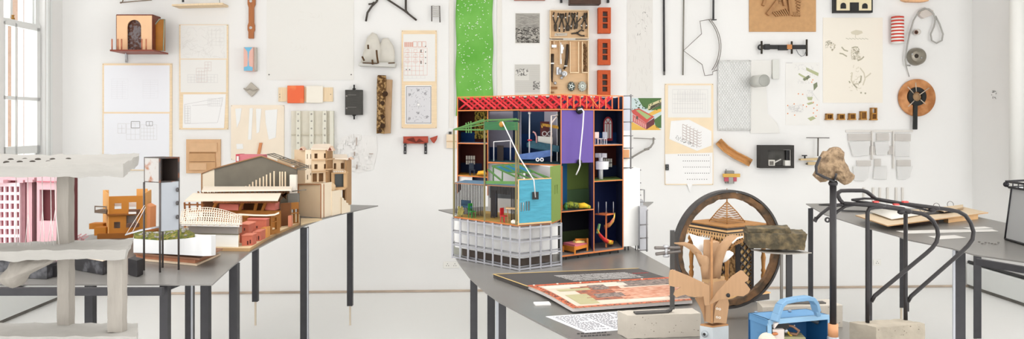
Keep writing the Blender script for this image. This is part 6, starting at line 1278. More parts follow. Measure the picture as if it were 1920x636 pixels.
b = MB(); b.ring(c0+UP*1.255, (0, 0, 1), [(.014, -.024), (.035, -.030), (.037, .006), (.014, .008)], 28, 0, -.8, 3.4, (0, -1, 0)); part(b, 'parapet', SW, t)
b = MB(); b.ring(c0+UP*1.278, (0, 0, 1), [(.006, 0), (.028, 0), (.028, .02), (.006, .02)], 20, 0, 1.2, 4.2, (0, -1, 0)); part(b, 'upper_turn', SW, t)
# ================= things at the near end of the dollhouse table =================
def pp(b, pts, d, th): return b.prism([P(x, y, d) for x, y in pts], V((0, th, 0)))
def bil(q, u, v): return q[0].lerp(q[1], u).lerp(q[3].lerp(q[2], u), v)
# ---- open folio
LF = [T(925, 514.5, .8545), T(1197, 503.5, .8545), T(1254, 522, .8545), T(990, 537.5, .8545)]
PG = [T(990, 537.5, .8545), T(1254, 522, .8545), T(1298, 564, .856), T(1074, 579.5, .856)]
t = thing('open_folio', 'large open folio with a black page and an orange bordered picture page', 'book', bil(PG, .5, 0)*1)
t.location.z = TZ
b = MB(); b.prism([p.copy() for p in LF], V((0, 0, -.0135))); part(b, 'black_leaf', [M((72, 68, 66), .55)], t)
b = MB()
for a, c in ((0, 1), (0, 3)): b.bar(LF[a]+UP*.0006, LF[c]+UP*.0006, .006, .001)
part(b, 'gilt_edge', M((200, 170, 110), .5), t)
b = MB(); rr = random.Random(9)
for i in range(46):
    for j in range(9):
        u = .32+.50*(i+rr.uniform(-.3, .3))/46; v = .34+.52*j/9; p = bil(LF, u+.05*v, v)+UP*.0004; w = rr.uniform(.005, .009); b.add([p, p+V((w, -.001, 0)), p+V((w, .008, 0)), p+V((0, .008, 0))], [(0, 1, 2, 3)])
b.use(1)
for i in range(10): p = bil(LF, .86+i*.011, .45+.02*(i % 2))+UP*.0004; b.add([p, p+V((.008, -.001, 0)), p+V((.008, .01, 0)), p+V((0, .01, 0))], [(0, 1, 2, 3)])
o = part(b, 'printed_text', [M((176, 172, 168), .7), M((150, 60, 60), .7)], t); o['kind'] = 'stuff'
def page(u, v, up=0.0): p = bil(PG, u, v); return p+UP*(up+.006*math.sin(min(1, v*1.1)*PI)*.8)
b = MB(); b.sheet([[page(i/8, j/8) for i in range(9)] for j in range(9)], .0015)
low = [p-UP*.014 for p in PG]; 
for k in range(3): b.use(1); b.sheet([[page(i/8, j/8)-UP*(.003+.003*k) for i in range(9)] for j in range(9)], .0012)
part(b, 'picture_page', [M((206, 180, 160), .6), M((216, 210, 206), .6)], t)
def patch(b, m, q, up=.0024, n=6):
    b.use(m); rows = [[page(*(V((q[0][0], q[0][1], 0)).lerp(V((q[1][0], q[1][1], 0)), i/n).lerp(V((q[3][0], q[3][1], 0)).lerp(V((q[2][0], q[2][1], 0)), i/n), j/n))[:2], up) for i in range(n+1)] for j in range(n+1)]
    vs = [p for r in rows for p in r]; m_ = n+1; b.add(vs, [(j*m_+i, j*m_+i+1, (j+1)*m_+i+1, (j+1)*m_+i) for i in range(n) for j in range(n)])
def rc(u0, v0, u1, v1): return [(u0, v0), (u1, v0), (u1, v1), (u0, v1)]
b = MB(); mats = [M((200, 108, 74), .6, c2=(66, 44, 38), scale=110, thr=.53, soft=.04), M((214, 194, 176), .6), M((172, 166, 128), .6), M((180, 108, 78), .6, c2=(214, 172, 148), scale=40, thr=.5, soft=.08, stretch=(1, 5, 1)), M((150, 132, 122), .7, c2=(96, 88, 84), scale=80, thr=.5, soft=.1), M((220, 204, 190), .6), M((180, 104, 72), .6, c2=(92, 82, 80), scale=44, thr=.52, soft=.08, stretch=(1, 4, 1))]
for q in (rc(0, 0, 1, .05), rc(0, .05, .05, .97), rc(0, .95, 1, 1)): patch(b, 0, q)
for q in (rc(.055, .06, 1, .93),): patch(b, 1, q)
for m, q in ((5, rc(.06, .09, .30, .25)), (2, rc(.11, .30, .34, .40)), (2, rc(.10, .55, .26, .90)), (6, rc(.22, .22, .56, .80)), (4, rc(.36, .18, .48, .42)), (4, rc(.30, .58, .52, .72)), (5, rc(.48, .12, .64, .30)), (4, rc(.60, .06, 1, .36)), (3, rc(.48, .40, 1, .82)), (5, rc(.5, .84, .8, .9)), (4, rc(.84, .80, 1, .92))): patch(b, m, q, .0029)
part(b, 'printed_picture', mats, t)
b = MB(); b.tube([page(0, 0, .002), page(.5, 0, .003), page(1, 0, .002)], .0025, 6); b.use(1)
for u in (.04, .2, .36, .5, .64, .8): p = page(u, 0, .003); b.box(p, (.007, .006, .004))
part(b, 'stitched_spine', [M((196, 96, 66), .7), M((240, 226, 210), .7)], t)
b = MB(); b.prism([T(1000, 566.5, .8455), T(1004, 571, .8455), T(1033, 570, .8455), T(1029, 565.5, .8455)], V((0, 0, -.005))); one(b, 'white_card', 'small thick white card lying beside the open folio', 'card', M((238, 236, 234), .6))
TS = [T(1023, 593.5, .8415), T(1190, 582, .8415), T(1262, 612, .8415), T(1097, 624, .8415)]
b = MB(); b.prism([p.copy() for p in TS], V((0, 0, -.001))); b.use(1); rr = random.Random(14)
for colm in range(3):
    for j in range(15):
        v = .07+.86*j/15; u = .05+.32*colm
        while u < .05+.32*colm+.28*(1 if j % 7 != 6 else .5):
            w = rr.uniform(.012, .05); p, q = bil(TS, u, v)+UP*.0004, bil(TS, min(u+w, .98), v)+UP*.0004; r_, s_ = bil(TS, min(u+w, .98), v+.022)+UP*.0004, bil(TS, u, v+.022)+UP*.0004; b.add([p, q, r_, s_], [(0, 1, 2, 3)]); u += w+.012
one(b, 'text_sheet', 'white sheet closely printed with dark text lying between the folio and the first concrete block', 'sheet', [M((216, 215, 218), .6), M((70, 68, 74), .7)])
b = MB()
for (x0, x1, y) in ((1082, 1137, 626), (1089, 1146, 630.5)):
    x = x0
    while x < x1: w = rr.uniform(3, 8); b.add([T(x, y+1.2-.05*(x-x0), .8406), T(min(x+w, x1), y+1.2-.05*(x+w-x0), .8406), T(min(x+w, x1), y-1.2-.05*(x+w-x0), .8406), T(x, y-1.2-.05*(x-x0), .8406)], [(0, 1, 2, 3)]); x += w+1.5
one(b, 'vinyl_caption', 'two short lines of dark lettering stuck on the table top below the text sheet', 'caption', M((52, 50, 50), .6))
# ---- concrete blocks
CN = M((192, 184, 172), .9, var=.05, scale=14, bump=.35); CN2 = M((176, 166, 150), .9, var=.14, scale=16, bump=.6)
def block(top, z, lab, m=CN, amp=.0012):
    q = [T(x, y, z) for x, y in top]; b = MB(); lo = [V((p.x, p.y, TZ+.0008)) for p in q]; b.slab(lo+q, (14, 8, 6), amp, 60)
    b.use(1); rr = random.Random(len(lab))
    for k in range(26):
        s, h = rr.uniform(.03, .97), rr.uniform(.1, .95); p = lo[0].lerp(lo[1], s).lerp(q[0].lerp(q[1], s), h); n = V((0, -1, 0)); b.ball(p+n*.0003, rr.uniform(.0006, .002), 4, (1, .5, .7))
    return one(b, 'concrete_block', lab, 'block', [m, M((134, 124, 112), .9)])
block([(1177, 592), (1314, 588), (1298, 578), (1158, 583)], .905, 'long pale concrete block holding the steel bracket in front of the folio')
block([(1430, 577), (1580, 572.5), (1552, 561), (1420, 565)], .905, 'long pale concrete block behind the blue case, carrying the mossy stone stand')
b3 = block([(1643, 614.5), (1734, 606.5), (1690, 597.5), (1593, 604)], .905, 'grey weathered concrete block holding the black bicycle rack', CN2, .002)
# ---- cart wheel rim, its bracket and clamp
th_ = math.radians(15); ax = V((math.sin(th_), -math.cos(th_), 0)); wc = P(1365, 467, 2.37)
t = thing('wheel_rim', 'large round wooden wheel rim bound by a dark steel tyre, standing upright around the pavilion', 'wheel', V((wc.x, wc.y, wc.z-.182)))
WD = M((74, 60, 46), .9, c2=(120, 88, 60), scale=26, thr=.52, soft=.12, bump=.8)
b = MB(); b.ring(wc, ax, [(.1545, -.008), (.1735, -.010), (.1735, .010), (.155, .008)], 90, .005); part(b, 'wooden_felloe', WD, t)
b = MB(); b.ring(wc, ax, [(.174, -.013), (.181, -.013), (.181, .013), (.174, .013)], 90, 0); part(b, 'steel_tyre', M((66, 63, 62), .45, .35, var=.2, scale=20), t)
BR_ = M((84, 82, 80), .5, .3, var=.1, scale=20)
t = thing('angle_bracket', 'bent flat steel bracket standing on the pale concrete block beside the wheel rim', 'bracket', T(1225, 585, .905))
b = MB(); p = [T(1190, 587, .908), T(1252, 584, .908)]; b.bar(p[0], p[1], .022, .005); part(b, 'foot', BR_, t)
b = MB(); u0 = p[1]; b.tube([u0+V((-.004, 0, 0)), u0+V((.008, 0, .003)), u0+V((.0125, 0, .012))], .005, 6); b.bar(u0+V((.0125, 0, .006)), V((u0.x+.013, u0.y, zy(432, u0.y))), .012, .008); part(b, 'upright', BR_, t)
t = thing('rod_clamp', 'little steel clamp of two rods and a bolt gripping the side of the wheel rim', 'clamp', P(1249, 482, 2.1))
for a, c in (((1228, 465), (1274, 465)), ((1230, 476.5), (1275, 471.5))): b = MB(); b.tube([P(*a, 2.06), P(*c, 2.09)], .0045, 8); part(b, 'rod', M((120, 114, 110), .45, .4), t)
b = MB(); b.tube([P(1249, 461.5, 2.07), P(1249, 481, 2.07)], .004, 8)
for y in (462.5, 480): b.lathe([(.0085, -.003), (.0085, .003)], P(1249, y, 2.07), 6)
part(b, 'bolt', SILVER, t)
# ---- fretwork pavilion inside the rim
GO = M((206, 164, 112), .6, var=.08, scale=40); GOD = M((150, 104, 52), .6, var=.15, scale=60); EB = M((34, 28, 26), .5)
pc = Q(1363, 2.66, 0); s = .098
t = thing('fretwork_pavilion', 'square fretwork pavilion with turned posts and a stepped wire dome, inside the wheel rim', 'model', V((pc.x, pc.y, TZ)))
Rz = Matrix.Rotation(math.radians(29.5), 3, 'Z')
def pv(x, y, z): return V((pc.x, pc.y, z))+Rz@V((x, y, 0))
def slabp(h, z0, z1, m, nm): b = MB(); b.hexa([pv(-h, -h, z0), pv(h, -h, z0), pv(h, h, z0), pv(-h, h, z0), pv(-h, -h, z1), pv(h, -h, z1), pv(h, h, z1), pv(-h, h, z1)]); return part(b, nm, m, t)
slabp(s*1.0, TZ+.001, .862, EB, 'black_base'); slabp(s*1.03, .862, .866, GO, 'base_plate'); slabp(s*.42, .866, .872, GO, 'floor_plate')
ze = 1.074
slabp(s*1.04, ze+.003, ze+.008, EB, 'eave_band'); slabp(s*1.07, ze+.008, ze+.013, GO, 'eave_plate'); slabp(s*1.0, ze+.013, ze+.020, EB, 'roof_band'); slabp(s*.97, ze+.020, ze+.024, GOD, 'roof_plate')
for k in range(4):
    R2 = Matrix.Rotation(k*PI/2, 3, 'Z')
    def fp(u, z, o=0): q = R2@V((u, -s*1.0-o, 0)); return pv(q.x, q.y, z)
    b = MB(); b.prism([fp(-s, ze-.012), fp(s, ze-.012), fp(s, ze+.003), fp(-s, ze+.003)], (fp(0, 0, 0)-fp(0, 0, .004)))
    for i in range(17): u = -s+2*s*(i+.5)/17; b.prism([fp(u-.0045, ze-.011), fp(u, ze-.022), fp(u+.0045, ze-.011)], (fp(0, 0, 0)-fp(0, 0, .004)))
    part(b, 'scalloped_frieze', GO, t)
    b = MB()
    for i in range(16): u = -s+2*s*(i+.5)/16; b.prism([fp(u-.002, ze-.008, .001), fp(u+.002, ze-.008, .001), fp(u+.002, ze-.001, .001), fp(u-.002, ze-.001, .001)], (fp(0, 0, 0)-fp(0, 0, .001)))
    part(b, 'frieze_openings', EB, t)
    for sg in (-1, 1):
        b = MB()
        for i in range(5): b.ring(fp(sg*(s*.80-i*.0115), ze-.026-.002*(4-i)), R2@V((0, 1, 0)) if False else (fp(0, 0, .1)-fp(0, 0, 0)), [(.003, -.002), (.0065, -.002), (.0065, .002), (.003, .002)], 12)
        b.tube([fp(sg*s*.88, ze-.055), fp(sg*s*.7, ze-.036), fp(sg*s*.3, ze-.026)], .003, 5); part(b, 'scroll_bracket', GOD, t)
prof = [(.006, 0), (.009, .006), (.009, .012), (.0055, .018), (.0085, .03), (.0055, .036), (.008, .046), (.0085, .056), (.0055, .064), (.0085, .072), (.0058, .08), (.0068, .10), (.0085, .116), (.0055, .13), (.0088, .142), (.0055, .152), (.009, .166), (.006, .176), (.009, .190), (.0095, .196)]
for x, y in ((-1, -1), (1, -1), (1, 1), (-1, 1)):
    b = MB(); b.lathe(prof, pv(x*s*.86, y*s*.86, .866), 14); part(b, 'turned_post', GOD, t)
def lattice(ua, va, ub, vb, nm='lattice_panel'):
    a, c = pv(ua, va, 0), pv(ub, vb, 0); b = MB(); z0, z1 = .872, ze-.02; n = 7
    b.bar(a+UP*z0, a+UP*z1, .008); b.bar(c+UP*z0, c+UP*z1, .006); b.bar(a+UP*z0, c+UP*z0, .006); b.bar(a+UP*z1, c+UP*z1, .006)
    w = (c-a).length; st = w/2
    for k in range(-3, 12):
        for sg in (1, -1):
            zz = z0+k*.026; pa, pc_ = (zz, zz+.055) if sg > 0 else (zz+.055, zz); q0, q1 = a+UP*pa, c+UP*pc_
            f0 = lambda p, q, zc: p.lerp(q, (zc-p.z)/(q.z-p.z)) if abs(q.z-p.z) > 1e-6 else p
            lo_, hi_ = min(pa, pc_), max(pa, pc_)
            if hi_ < z0+.004 or lo_ > z1-.004: continue
            P0, P1 = q0, q1
            if P0.z < z0: P0 = f0(q0, q1, z0)
            if P0.z > z1: P0 = f0(q0, q1, z1)
            if P1.z < z0: P1 = f0(q0, q1, z0)
            if P1.z > z1: P1 = f0(q0, q1, z1)
            b.bar(P0, P1, .0038)
    part(b, nm, EB, t)
    bk = (a+c)/2-V((pc.x, pc.y, 0)); bk.normalize(); b = MB(); b.prism([a-bk*.004+UP*z0, c-bk*.004+UP*z0, c-bk*.004+UP*z1, a-bk*.004+UP*z1], -bk*.002); part(b, 'gold_mesh', M((186, 150, 96), .6, c2=(110, 78, 38), scale=70, thr=.52, soft=.06), t)
q_ = s*.6
lattice(-q_*.1, -q_, q_, -q_); lattice(q_, -q_, q_, q_); lattice(-q_, -q_, -q_, q_*.1)
b = MB(); 
for x0, y0 in ((-q_, -q_), (-q_*.15, -q_), (-q_, q_*.15)): b.bar(pv(x0, y0, .868), pv(x0, y0, ze-.02), .014)
part(b, 'black_post', EB, t)
b = MB(); b.ring(V((pc.x, pc.y, ze+.026)), UP, [(.058, -.002), (.064, -.002), (.064, .002), (.058, .002)], 30)
for k in range(9):
    h = .052*(1-k/9.2)**.9; z = ze+.030+k*.0068
    for i in range(4):
        a = PI/2*i; R4 = Matrix.Rotation(a, 3, 'Z'); e0, e1 = R4@V((-h, -h*1.0, 0)), R4@V((h, -h, 0)); b.bar(pv(e0.x*.8, e0.y*.8, z), pv(e1.x*.8, e1.y*.8, z), .0019)
for i in range(4): R4 = Matrix.Rotation(PI/2*i, 3, 'Z'); e = R4@V((-.042, -.042, 0)); b.tube([pv(e.x, e.y, ze+.026), pv(e.x*.55, e.y*.55, ze+.06), pv(0, 0, ze+.094)], .002, 5)
b.lathe([(.003, 0), (.002, .012), (.004, .018), (.0015, .022), (.0012, .05)], V((pc.x, pc.y, ze+.09)), 8); part(b, 'stepped_dome', GOD, t)
# ---- cardboard capital on its metal box
t = thing('metal_box', 'galvanised steel box with a round fitting under the cardboard capital', 'box', T(1338, 611, .9085)); t.location.z = TZ
q = [T(1312, 611, .9085), T(1336, 615, .9085), T(1366.5, 611, .9085), T(1342, 606.5, .9085)]
b = MB(); b.prism([p.copy() for p in q], V((0, 0, -.068))); part(b, 'box_body', M((196, 202, 206), .45, .35, var=.06, scale=20), t, .001)
n_ = V((q[1]-q[0]).cross(UP)).normalized(); c_ = q[0].lerp(q[1], .42)+UP*(-.019)
b = MB(); b.lathe([(.0085, 0), (.0085, .004), (.005, .005)], c_, 18, n_); b.use(1); b.lathe([(.004, .0045), (.0035, .006)], c_, 12, n_); part(b, 'round_fitting', [M((170, 176, 180), .4, .5), BLACK], t)
CB_ = M((176, 140, 106), .85, var=.05, scale=16, stretch=(9, 9, 1)); CBE = M((178, 132, 90), .85, var=.12, scale=60)
t = thing('cardboard_capital', 'brown cardboard column capital with curling leaves and two spread wings', 'capital', T(1338, 609, .9085))
zc = .9087
b = MB(); b.prism([p+UP*.0003+(p-sum(q, V())/4)*-.04 for p in q], UP*.004); part(b, 'base_flange', CBE, t)
def sh(x0, xm, x1, ya, yb, d, dm, nm, m=CB_, th=.03):
    b = MB(); vs = []
    lo = [P(x0, yb, d), P(xm, yb, dm), P(x1, yb, d), P((x0+x1)/2, yb, d+th)]; hi = [P(x0, ya, d), P(xm, ya, dm), P(x1, ya, d), P((x0+x1)/2, ya, d+th)]
    for l in (lo, hi): 
        for p in l: p.z = l[1].z
    b.hexa(lo+hi); return part(b, nm, m, t)
sh(1320, 1335, 1362, 530, 607.5, 2.03, 2.0, 'lower_shaft'); sh(1316, 1336, 1359, 524, 534, 2.035, 2.0, 'collar', M((186, 150, 108), .85)); sh(1329, 1336, 1349, 456, 525, 2.035, 2.015, 'upper_shaft')
b = MB(); pp(b, [(1332.5, 446), (1336.5, 446), (1337, 606), (1333, 606)], 1.998, .004); part(b, 'corrugated_edge', CBE, t)
b = MB(); pp(b, [(1320, 450), (1331, 450), (1331, 524), (1326, 524), (1322, 505), (1319, 480)], 2.01, .004); part(b, 'upright_strip', CB_, t)
def wing(pts, d0, slope, nm, th=.004):
    b = MB(); b.prism([P(x, y, d0+slope*(x-1336)/60) for x, y in pts], V((0, th, 0))); return part(b, nm, CB_, t)
wing([(1322, 573), (1319, 556), (1303, 558), (1292, 556), (1285, 553), (1276, 555), (1268, 558), (1263, 553), (1265, 547), (1277, 538), (1268, 539), (1255, 536), (1254, 524), (1255, 513), (1257, 507), (1262, 506), (1290, 517), (1318, 530), (1330, 536), (1330, 572)], 1.99, .05, 'spread_wing')
wing([(1325, 575), (1332, 567), (1345, 548), (1372, 519), (1389, 507.5), (1393, 508), (1397, 513), (1404, 520), (1403, 526), (1396, 530), (1400, 533), (1407, 543), (1403, 550), (1394, 556), (1378, 555), (1362, 561), (1350, 562)], 1.985, -.04, 'spread_wing')
wing([(1338, 605), (1341, 575), (1350, 560), (1364, 558), (1367, 570), (1362, 607)], 1.995, .02, 'side_panel')
wing([(1303, 560), (1320, 556), (1322, 607), (1318, 590), (1312, 575)], 2.03, .02, 'side_panel')
def leaf(rows, nm, m=CB_, th=.003): b = MB(); b.sheet([[P(*p) for p in r] for r in rows], th); return part(b, nm, m, t)
leaf([[(1264, 455, 1.955), (1285, 454, 1.965), (1300, 459, 1.985), (1314, 472, 2.0), (1321, 490, 2.01)], [(1264, 457, 1.955), (1280, 460, 1.965), (1293, 468, 1.985), (1304, 480, 2.0), (1312, 500, 2.005)]], 'curling_leaf')
leaf([[(1305, 473, 1.99), (1314, 478, 1.99), (1325, 480, 1.995), (1328, 484, 2.0)], [(1308, 486, 2.0), (1316, 490, 2.0), (1324, 492, 2.0), (1329, 494, 2.0)], [(1313, 500, 2.01), (1318, 503, 2.01), (1324, 504, 2.01), (1329, 504, 2.005)], [(1316, 523, 2.015), (1320, 523, 2.015), (1324, 523, 2.015), (1328, 523, 2.01)]], 'upright_leaf')
WHP = M((238, 236, 232), .7)
leaf([[(1292, 439, 2.03), (1305, 443, 2.04), (1318, 446, 2.05), (1326, 462, 2.05)], [(1298, 452, 2.02), (1306, 455, 2.03), (1316, 460, 2.04), (1323, 474, 2.04)], [(1303, 466, 2.01), (1309, 468, 2.02), (1316, 473, 2.03), (1321, 482, 2.03)]], 'white_leaf', WHP)
leaf([[(1393, 444, 1.955), (1385, 442, 1.965), (1374, 440, 1.985), (1362, 443, 2.0)], [(1382, 447, 1.955), (1374, 449, 1.965), (1362, 453, 1.985), (1345, 462, 2.0)], [(1372, 456, 1.965), (1366, 462, 1.975), (1355, 470, 1.99), (1340, 475, 2.005)], [(1362, 472, 1.985), (1357, 478, 1.99), (1349, 482, 2.0), (1338, 488, 2.01)], [(1355, 492, 2.005), (1351, 494, 2.005), (1345, 496, 2.01), (1337, 500, 2.012)], [(1351, 523, 2.015), (1348, 523, 2.015), (1343, 523, 2.015), (1337, 523, 2.012)]], 'curling_leaf')
leaf([[(1360, 471, 2.02), (1368, 470, 2.02), (1375, 474, 2.03)], [(1356, 484, 2.02), (1366, 484, 2.03), (1374, 476, 2.04)], [(1354, 492, 2.02), (1359, 490, 2.03), (1366, 484, 2.04)]], 'white_leaf', WHP)
b = MB(); b.sheet([[P(1393, 443, 1.954), P(1382, 446, 1.953), P(1372, 455, 1.963)], [P(1394, 445, 1.954), P(1383, 448.5, 1.953), P(1374, 458, 1.963)]], .002); part(b, 'white_edge', WHP, t)
for y in (579, 595):
    b = MB()
    for k in range(2): b.ring(P(1344.5+k*5, y+k, 1.985), (0, 1, 0), [(.0018, -.001), (.003, -.001), (.003, .001), (.0018, .001)], 14)
    part(b, 'wire_curl', M((220, 214, 204), .4, .3), t)
b = MB(); b.ball(P(1366, 554, 1.965), .0055, 6, (1.2, .5, 1)); part(b, 'dark_knot', BLACK, t)
# ---- mossy stone on a small steel stand
t = thing('stone_stand', 'thin steel plate on two uprights under the mossy stone', 'stand', T(1500, 569, .9055)); d = 2.285
b = MB(); b.prism([P(1408, 467.5, 2.29), P(1439, 473.5, 2.24), P(1477, 476, 2.22), P(1522, 473.5, 2.28), P(1480, 468, 2.33)], V((0, 0, -.003))); part(b, 'plate', M((150, 144, 136), .4, .5), t)
b = MB(); b.bar(P(1479.5, 474, d), V((P(1479.5, 474, d).x, d, .9065)), .017, .008); part(b, 'dark_upright', M((70, 69, 70), .5, .3), t)
b = MB(); b.bar(P(1465.3, 474, d), V((P(1465.3, 474, d).x, d, .9065)), .007, .007); part(b, 'thin_upright', M((130, 126, 120), .4, .5), t)
b = MB(); b.bar(V((P(1462, 0, d).x, d, .9075)), V((P(1548, 0, d).x, d+.01, .9075)), .024, .003); part(b, 'foot_plate', M((96, 92, 88), .5, .3), t)
ST = M((80, 73, 58), .95, c2=(124, 108, 80), scale=40, thr=.55, soft=.12, bump=1)
b = MB()
def stone_(pts, d, dep, nn, amp):
    f = [P(x, y, d) for x, y in pts]; bk_ = [p+V((p.x/p.y*dep*.6, dep, .0)) for p in f]      # front: low-left, low-right, top-right, top-left
    b.slab([f[0], f[1], bk_[1], bk_[0], f[3], f[2], bk_[2], bk_[3]], nn, amp, 70)
stone_([(1404, 465.5), (1509, 470.5), (1513, 439), (1400, 439)], 2.255, .10, (22, 9, 8), .0032)
stone_([(1403, 441), (1484, 441), (1482, 428.5), (1403, 430)], 2.27, .075, (18, 8, 4), .0025)
one(b, 'mossy_stone', 'flat stepped brown green stone lying on the thin steel plate', 'stone', ST)
# ---- blue instrument case
BL = M((100, 148, 190), .55, var=.05, scale=12); BLD = M((26, 82, 130), .5, var=.05, scale=12)
FL, FR_, BL_, BR2 = T(1440, 600, .93), T(1553, 590, .93), T(1403, 587, .93), T(1512, 579, .93)
t = thing('blue_case', 'open pale blue metal case with carrying handle and electrical parts inside', 'case', (FL+BR2)/2); t.location.z = TZ
dn = V((0, 0, -.0895)); ux = (FR_-FL).normalized(); uy = (BL_-FL).normalized()
b = MB(); b.prism([FL, FR_, BR2, BL_], V((0, 0, -.005))); part(b, 'lid', BL, t, .002)
b = MB(); ins = ux*.006; b.prism([FL-UP*.014+ins, BL_-UP*.014+ins*.3, BL_+dn+ins*.6, FL+dn+ins*.6], ux*.004); b.prism([FL, BL_, BL_-UP*.017, FL-UP*.017], ux*.006); part(b, 'end_wall', M((104, 158, 206), .55, var=.04, scale=12), t)
b = MB(); b.prism([FR_, BR2, BR2+dn, FR_+dn], -ux*.004); part(b, 'end_wall', BLD, t); b = MB(); b.prism([BL_, BR2, BR2+dn, BL_+dn], -uy*.004); part(b, 'rear_wall', BLD, t)
b = MB(); b.prism([FL+dn, FR_+dn, BR2+dn, BL_+dn], V((0, 0, .004))); part(b, 'bottom', BLD, t)
b = MB(); b.bar(FL-UP*.006, FR_-UP*.006, .008, .012); b.bar(FR_-UP*.004, FR_+dn, .005, .005); b.bar(FL-UP*.01+ux*.004, FL+dn+ux*.004, .010, .006); part(b, 'front_frame', M((150, 190, 220), .5), t)
b = MB(); hp = [(1452, 603, 1.99), (1456, 590, 1.995), (1462, 573, 2.0), (1470, 565.5, 2.005), (1490, 561.5, 2.01), (1512, 559, 2.02), (1521, 560.5, 2.025), (1527, 568, 2.03), (1531, 583, 2.035), (1533, 591, 2.035)]
hp = [P(*q) for q in hp]
for a, c in zip(hp[:-1], hp[1:]): b.bar(a, c+(c-a).normalized()*.002, .022, .0115, up=(0, 1, 0) if False else UP)
part(b, 'carrying_handle', M((124, 164, 198), .5), t, .002)
b = MB(); c0 = FL.lerp(FR_, .10)+UP*-.05+uy*.015; b.lathe([(.022, 0), (.023, .004), (.022, .008)], FL+ux*.002+UP*-.056+uy*.006, 28, (ux*-.3+V((0, -1, 0)))); part(b, 'ribbed_dial', M((228, 220, 202), .5, var=.12, scale=90, stretch=(1, 1, 6)), t)
b = MB(); pp(b, [(1462, 604), (1452, 617), (1452, 607), (1461, 604)], 1.99, .02); b.box(FL.lerp(FR_, .16)+UP*-.042+V((0, .006, 0)), (.03, .02, .032)); part(b, 'terminal_block', M((226, 214, 206), .5), t)
b = MB(); b.ball(FL.lerp(FR_, .1)+UP*-.036+V((0, -.006, 0)), .006, 6, (1.4, 1, .7)); part(b, 'copper_contact', M((206, 132, 86), .4, .4), t)
b = MB(); b.box(FL.lerp(FR_, .24)+UP*-.018+uy*.02, (.05, .03, .018)); b.box(FL.lerp(FR_, .1)+UP*-.022+uy*.02, (.02, .03, .026)); part(b, 'black_switch', BLACK, t)
b = MB(); p0 = FL.lerp(FR_, .3)+UP*-.02+uy*.02; b.tube([p0, p0+V((.03, 0, -.006)), p0+V((.047, 0, -.018)), p0+V((.04, 0, -.028)), p0+V((.022, 0, -.024))], .0035, 8); part(b, 'copper_wire', M((140, 104, 82), .5), t)
b = MB(); b.tube([p0+V((.005, .005, -.006)), p0+V((.025, .0, -.03)), p0+V((.045, 0, -.048))], .003, 8); part(b, 'yellow_wire', M((206, 166, 56), .5), t)
b = MB(); b.box(FL.lerp(FR_, .42)+UP*-.066+uy*.026, (.085, .05, .03), -.12); part(b, 'meter_box', M((166, 160, 122), .5), t, .002)
b = MB(); b.tube([FL.lerp(FR_, .78)+UP*-.012+uy*.03, FL.lerp(FR_, .9)+UP*-.024+uy*.015], .006, 10); part(b, 'cable_gland', M((70, 78, 86), .4, .3), t)
b = MB(); b.ball(FL.lerp(FR_, .33)+UP*-.036+uy*.01, .006, 6); b.ball(FL.lerp(FR_, .56)+UP*-.03+uy*.03, .003, 6); part(b, 'screw', SILVER, t)
b = MB(); b.ball(BL_.lerp(BR2, .6)+V((.01, -.02, .003)), .005, 8, (1, 1, .8)); b.ball(BL_.lerp(BR2, .12)+UP*.002+V((0, -.005, 0)), .004, 8, (1.3, 1, .6)); part(b, 'lid_button', M((130, 150, 170), .5), t)
# ---- rubble stone on a black pole
t = thing('pole_stand', 'slim black pole with a copper collar and grey foot, carrying a rough stone', 'stand', Q(1562, 1.97, TZ)); d = 1.97; pb = Q(1562, d, 0)
b = MB(); b.tube([pb+UP*zy(610, d), pb+UP*zy(341, d)], .0083, 12); part(b, 'pole', M((54, 52, 54), .45, .3), t)
b = MB(); b.lathe([(.0125, zy(632, d)), (.0125, zy(607.5, d))], pb, 16); part(b, 'copper_collar', M((206, 148, 106), .5), t)
b = MB(); b.lathe([(.02, TZ+.001), (.02, TZ+.008), (.0145, TZ+.012), (.0145, zy(633, d)), (.013, zy(631, d))], pb, 18); part(b, 'grey_foot', M((170, 174, 180), .4, .4), t)
b = MB(); b.tube([P(1538, 294, 1.92), P(1530, 312, 1.925), P(1531, 325, 1.925), P(1545, 332, 1.92), P(1562, 339, 1.94)], .0036, 8); b.tube([P(1562, 341, 1.95), P(1566, 333, 1.925), P(1568, 326, 1.92)], .003, 8); b.lathe([(.010, 0), (.012, .006), (.009, .012)], pb+UP*zy(348, d), 12); part(b, 'cradle_arm', M((54, 52, 54), .45, .3), t)
b = MB(); b.lump([P(x, y, 1.98) for x, y in ((1558, 278), (1570, 277), (1575, 282), (1577, 293), (1581, 304), (1586, 313), (1588, 321), (1596, 328), (1596, 336), (1590, 341), (1581, 344), (1572, 339), (1560, 335), (1548, 334), (1540, 342), (1531, 337), (1526, 331), (1531, 322), (1533, 308), (1539, 292), (1544, 284), (1552, 283))], V((0, .075, 0)), 9, .0065, 40, 2.8, False)
one(b, 'rubble_stone', 'rough tan pitted stone held up on the slim black pole', 'stone', M((108, 88, 68), .95, c2=(172, 146, 116), scale=70, thr=.48, soft=.16, bump=1.5))
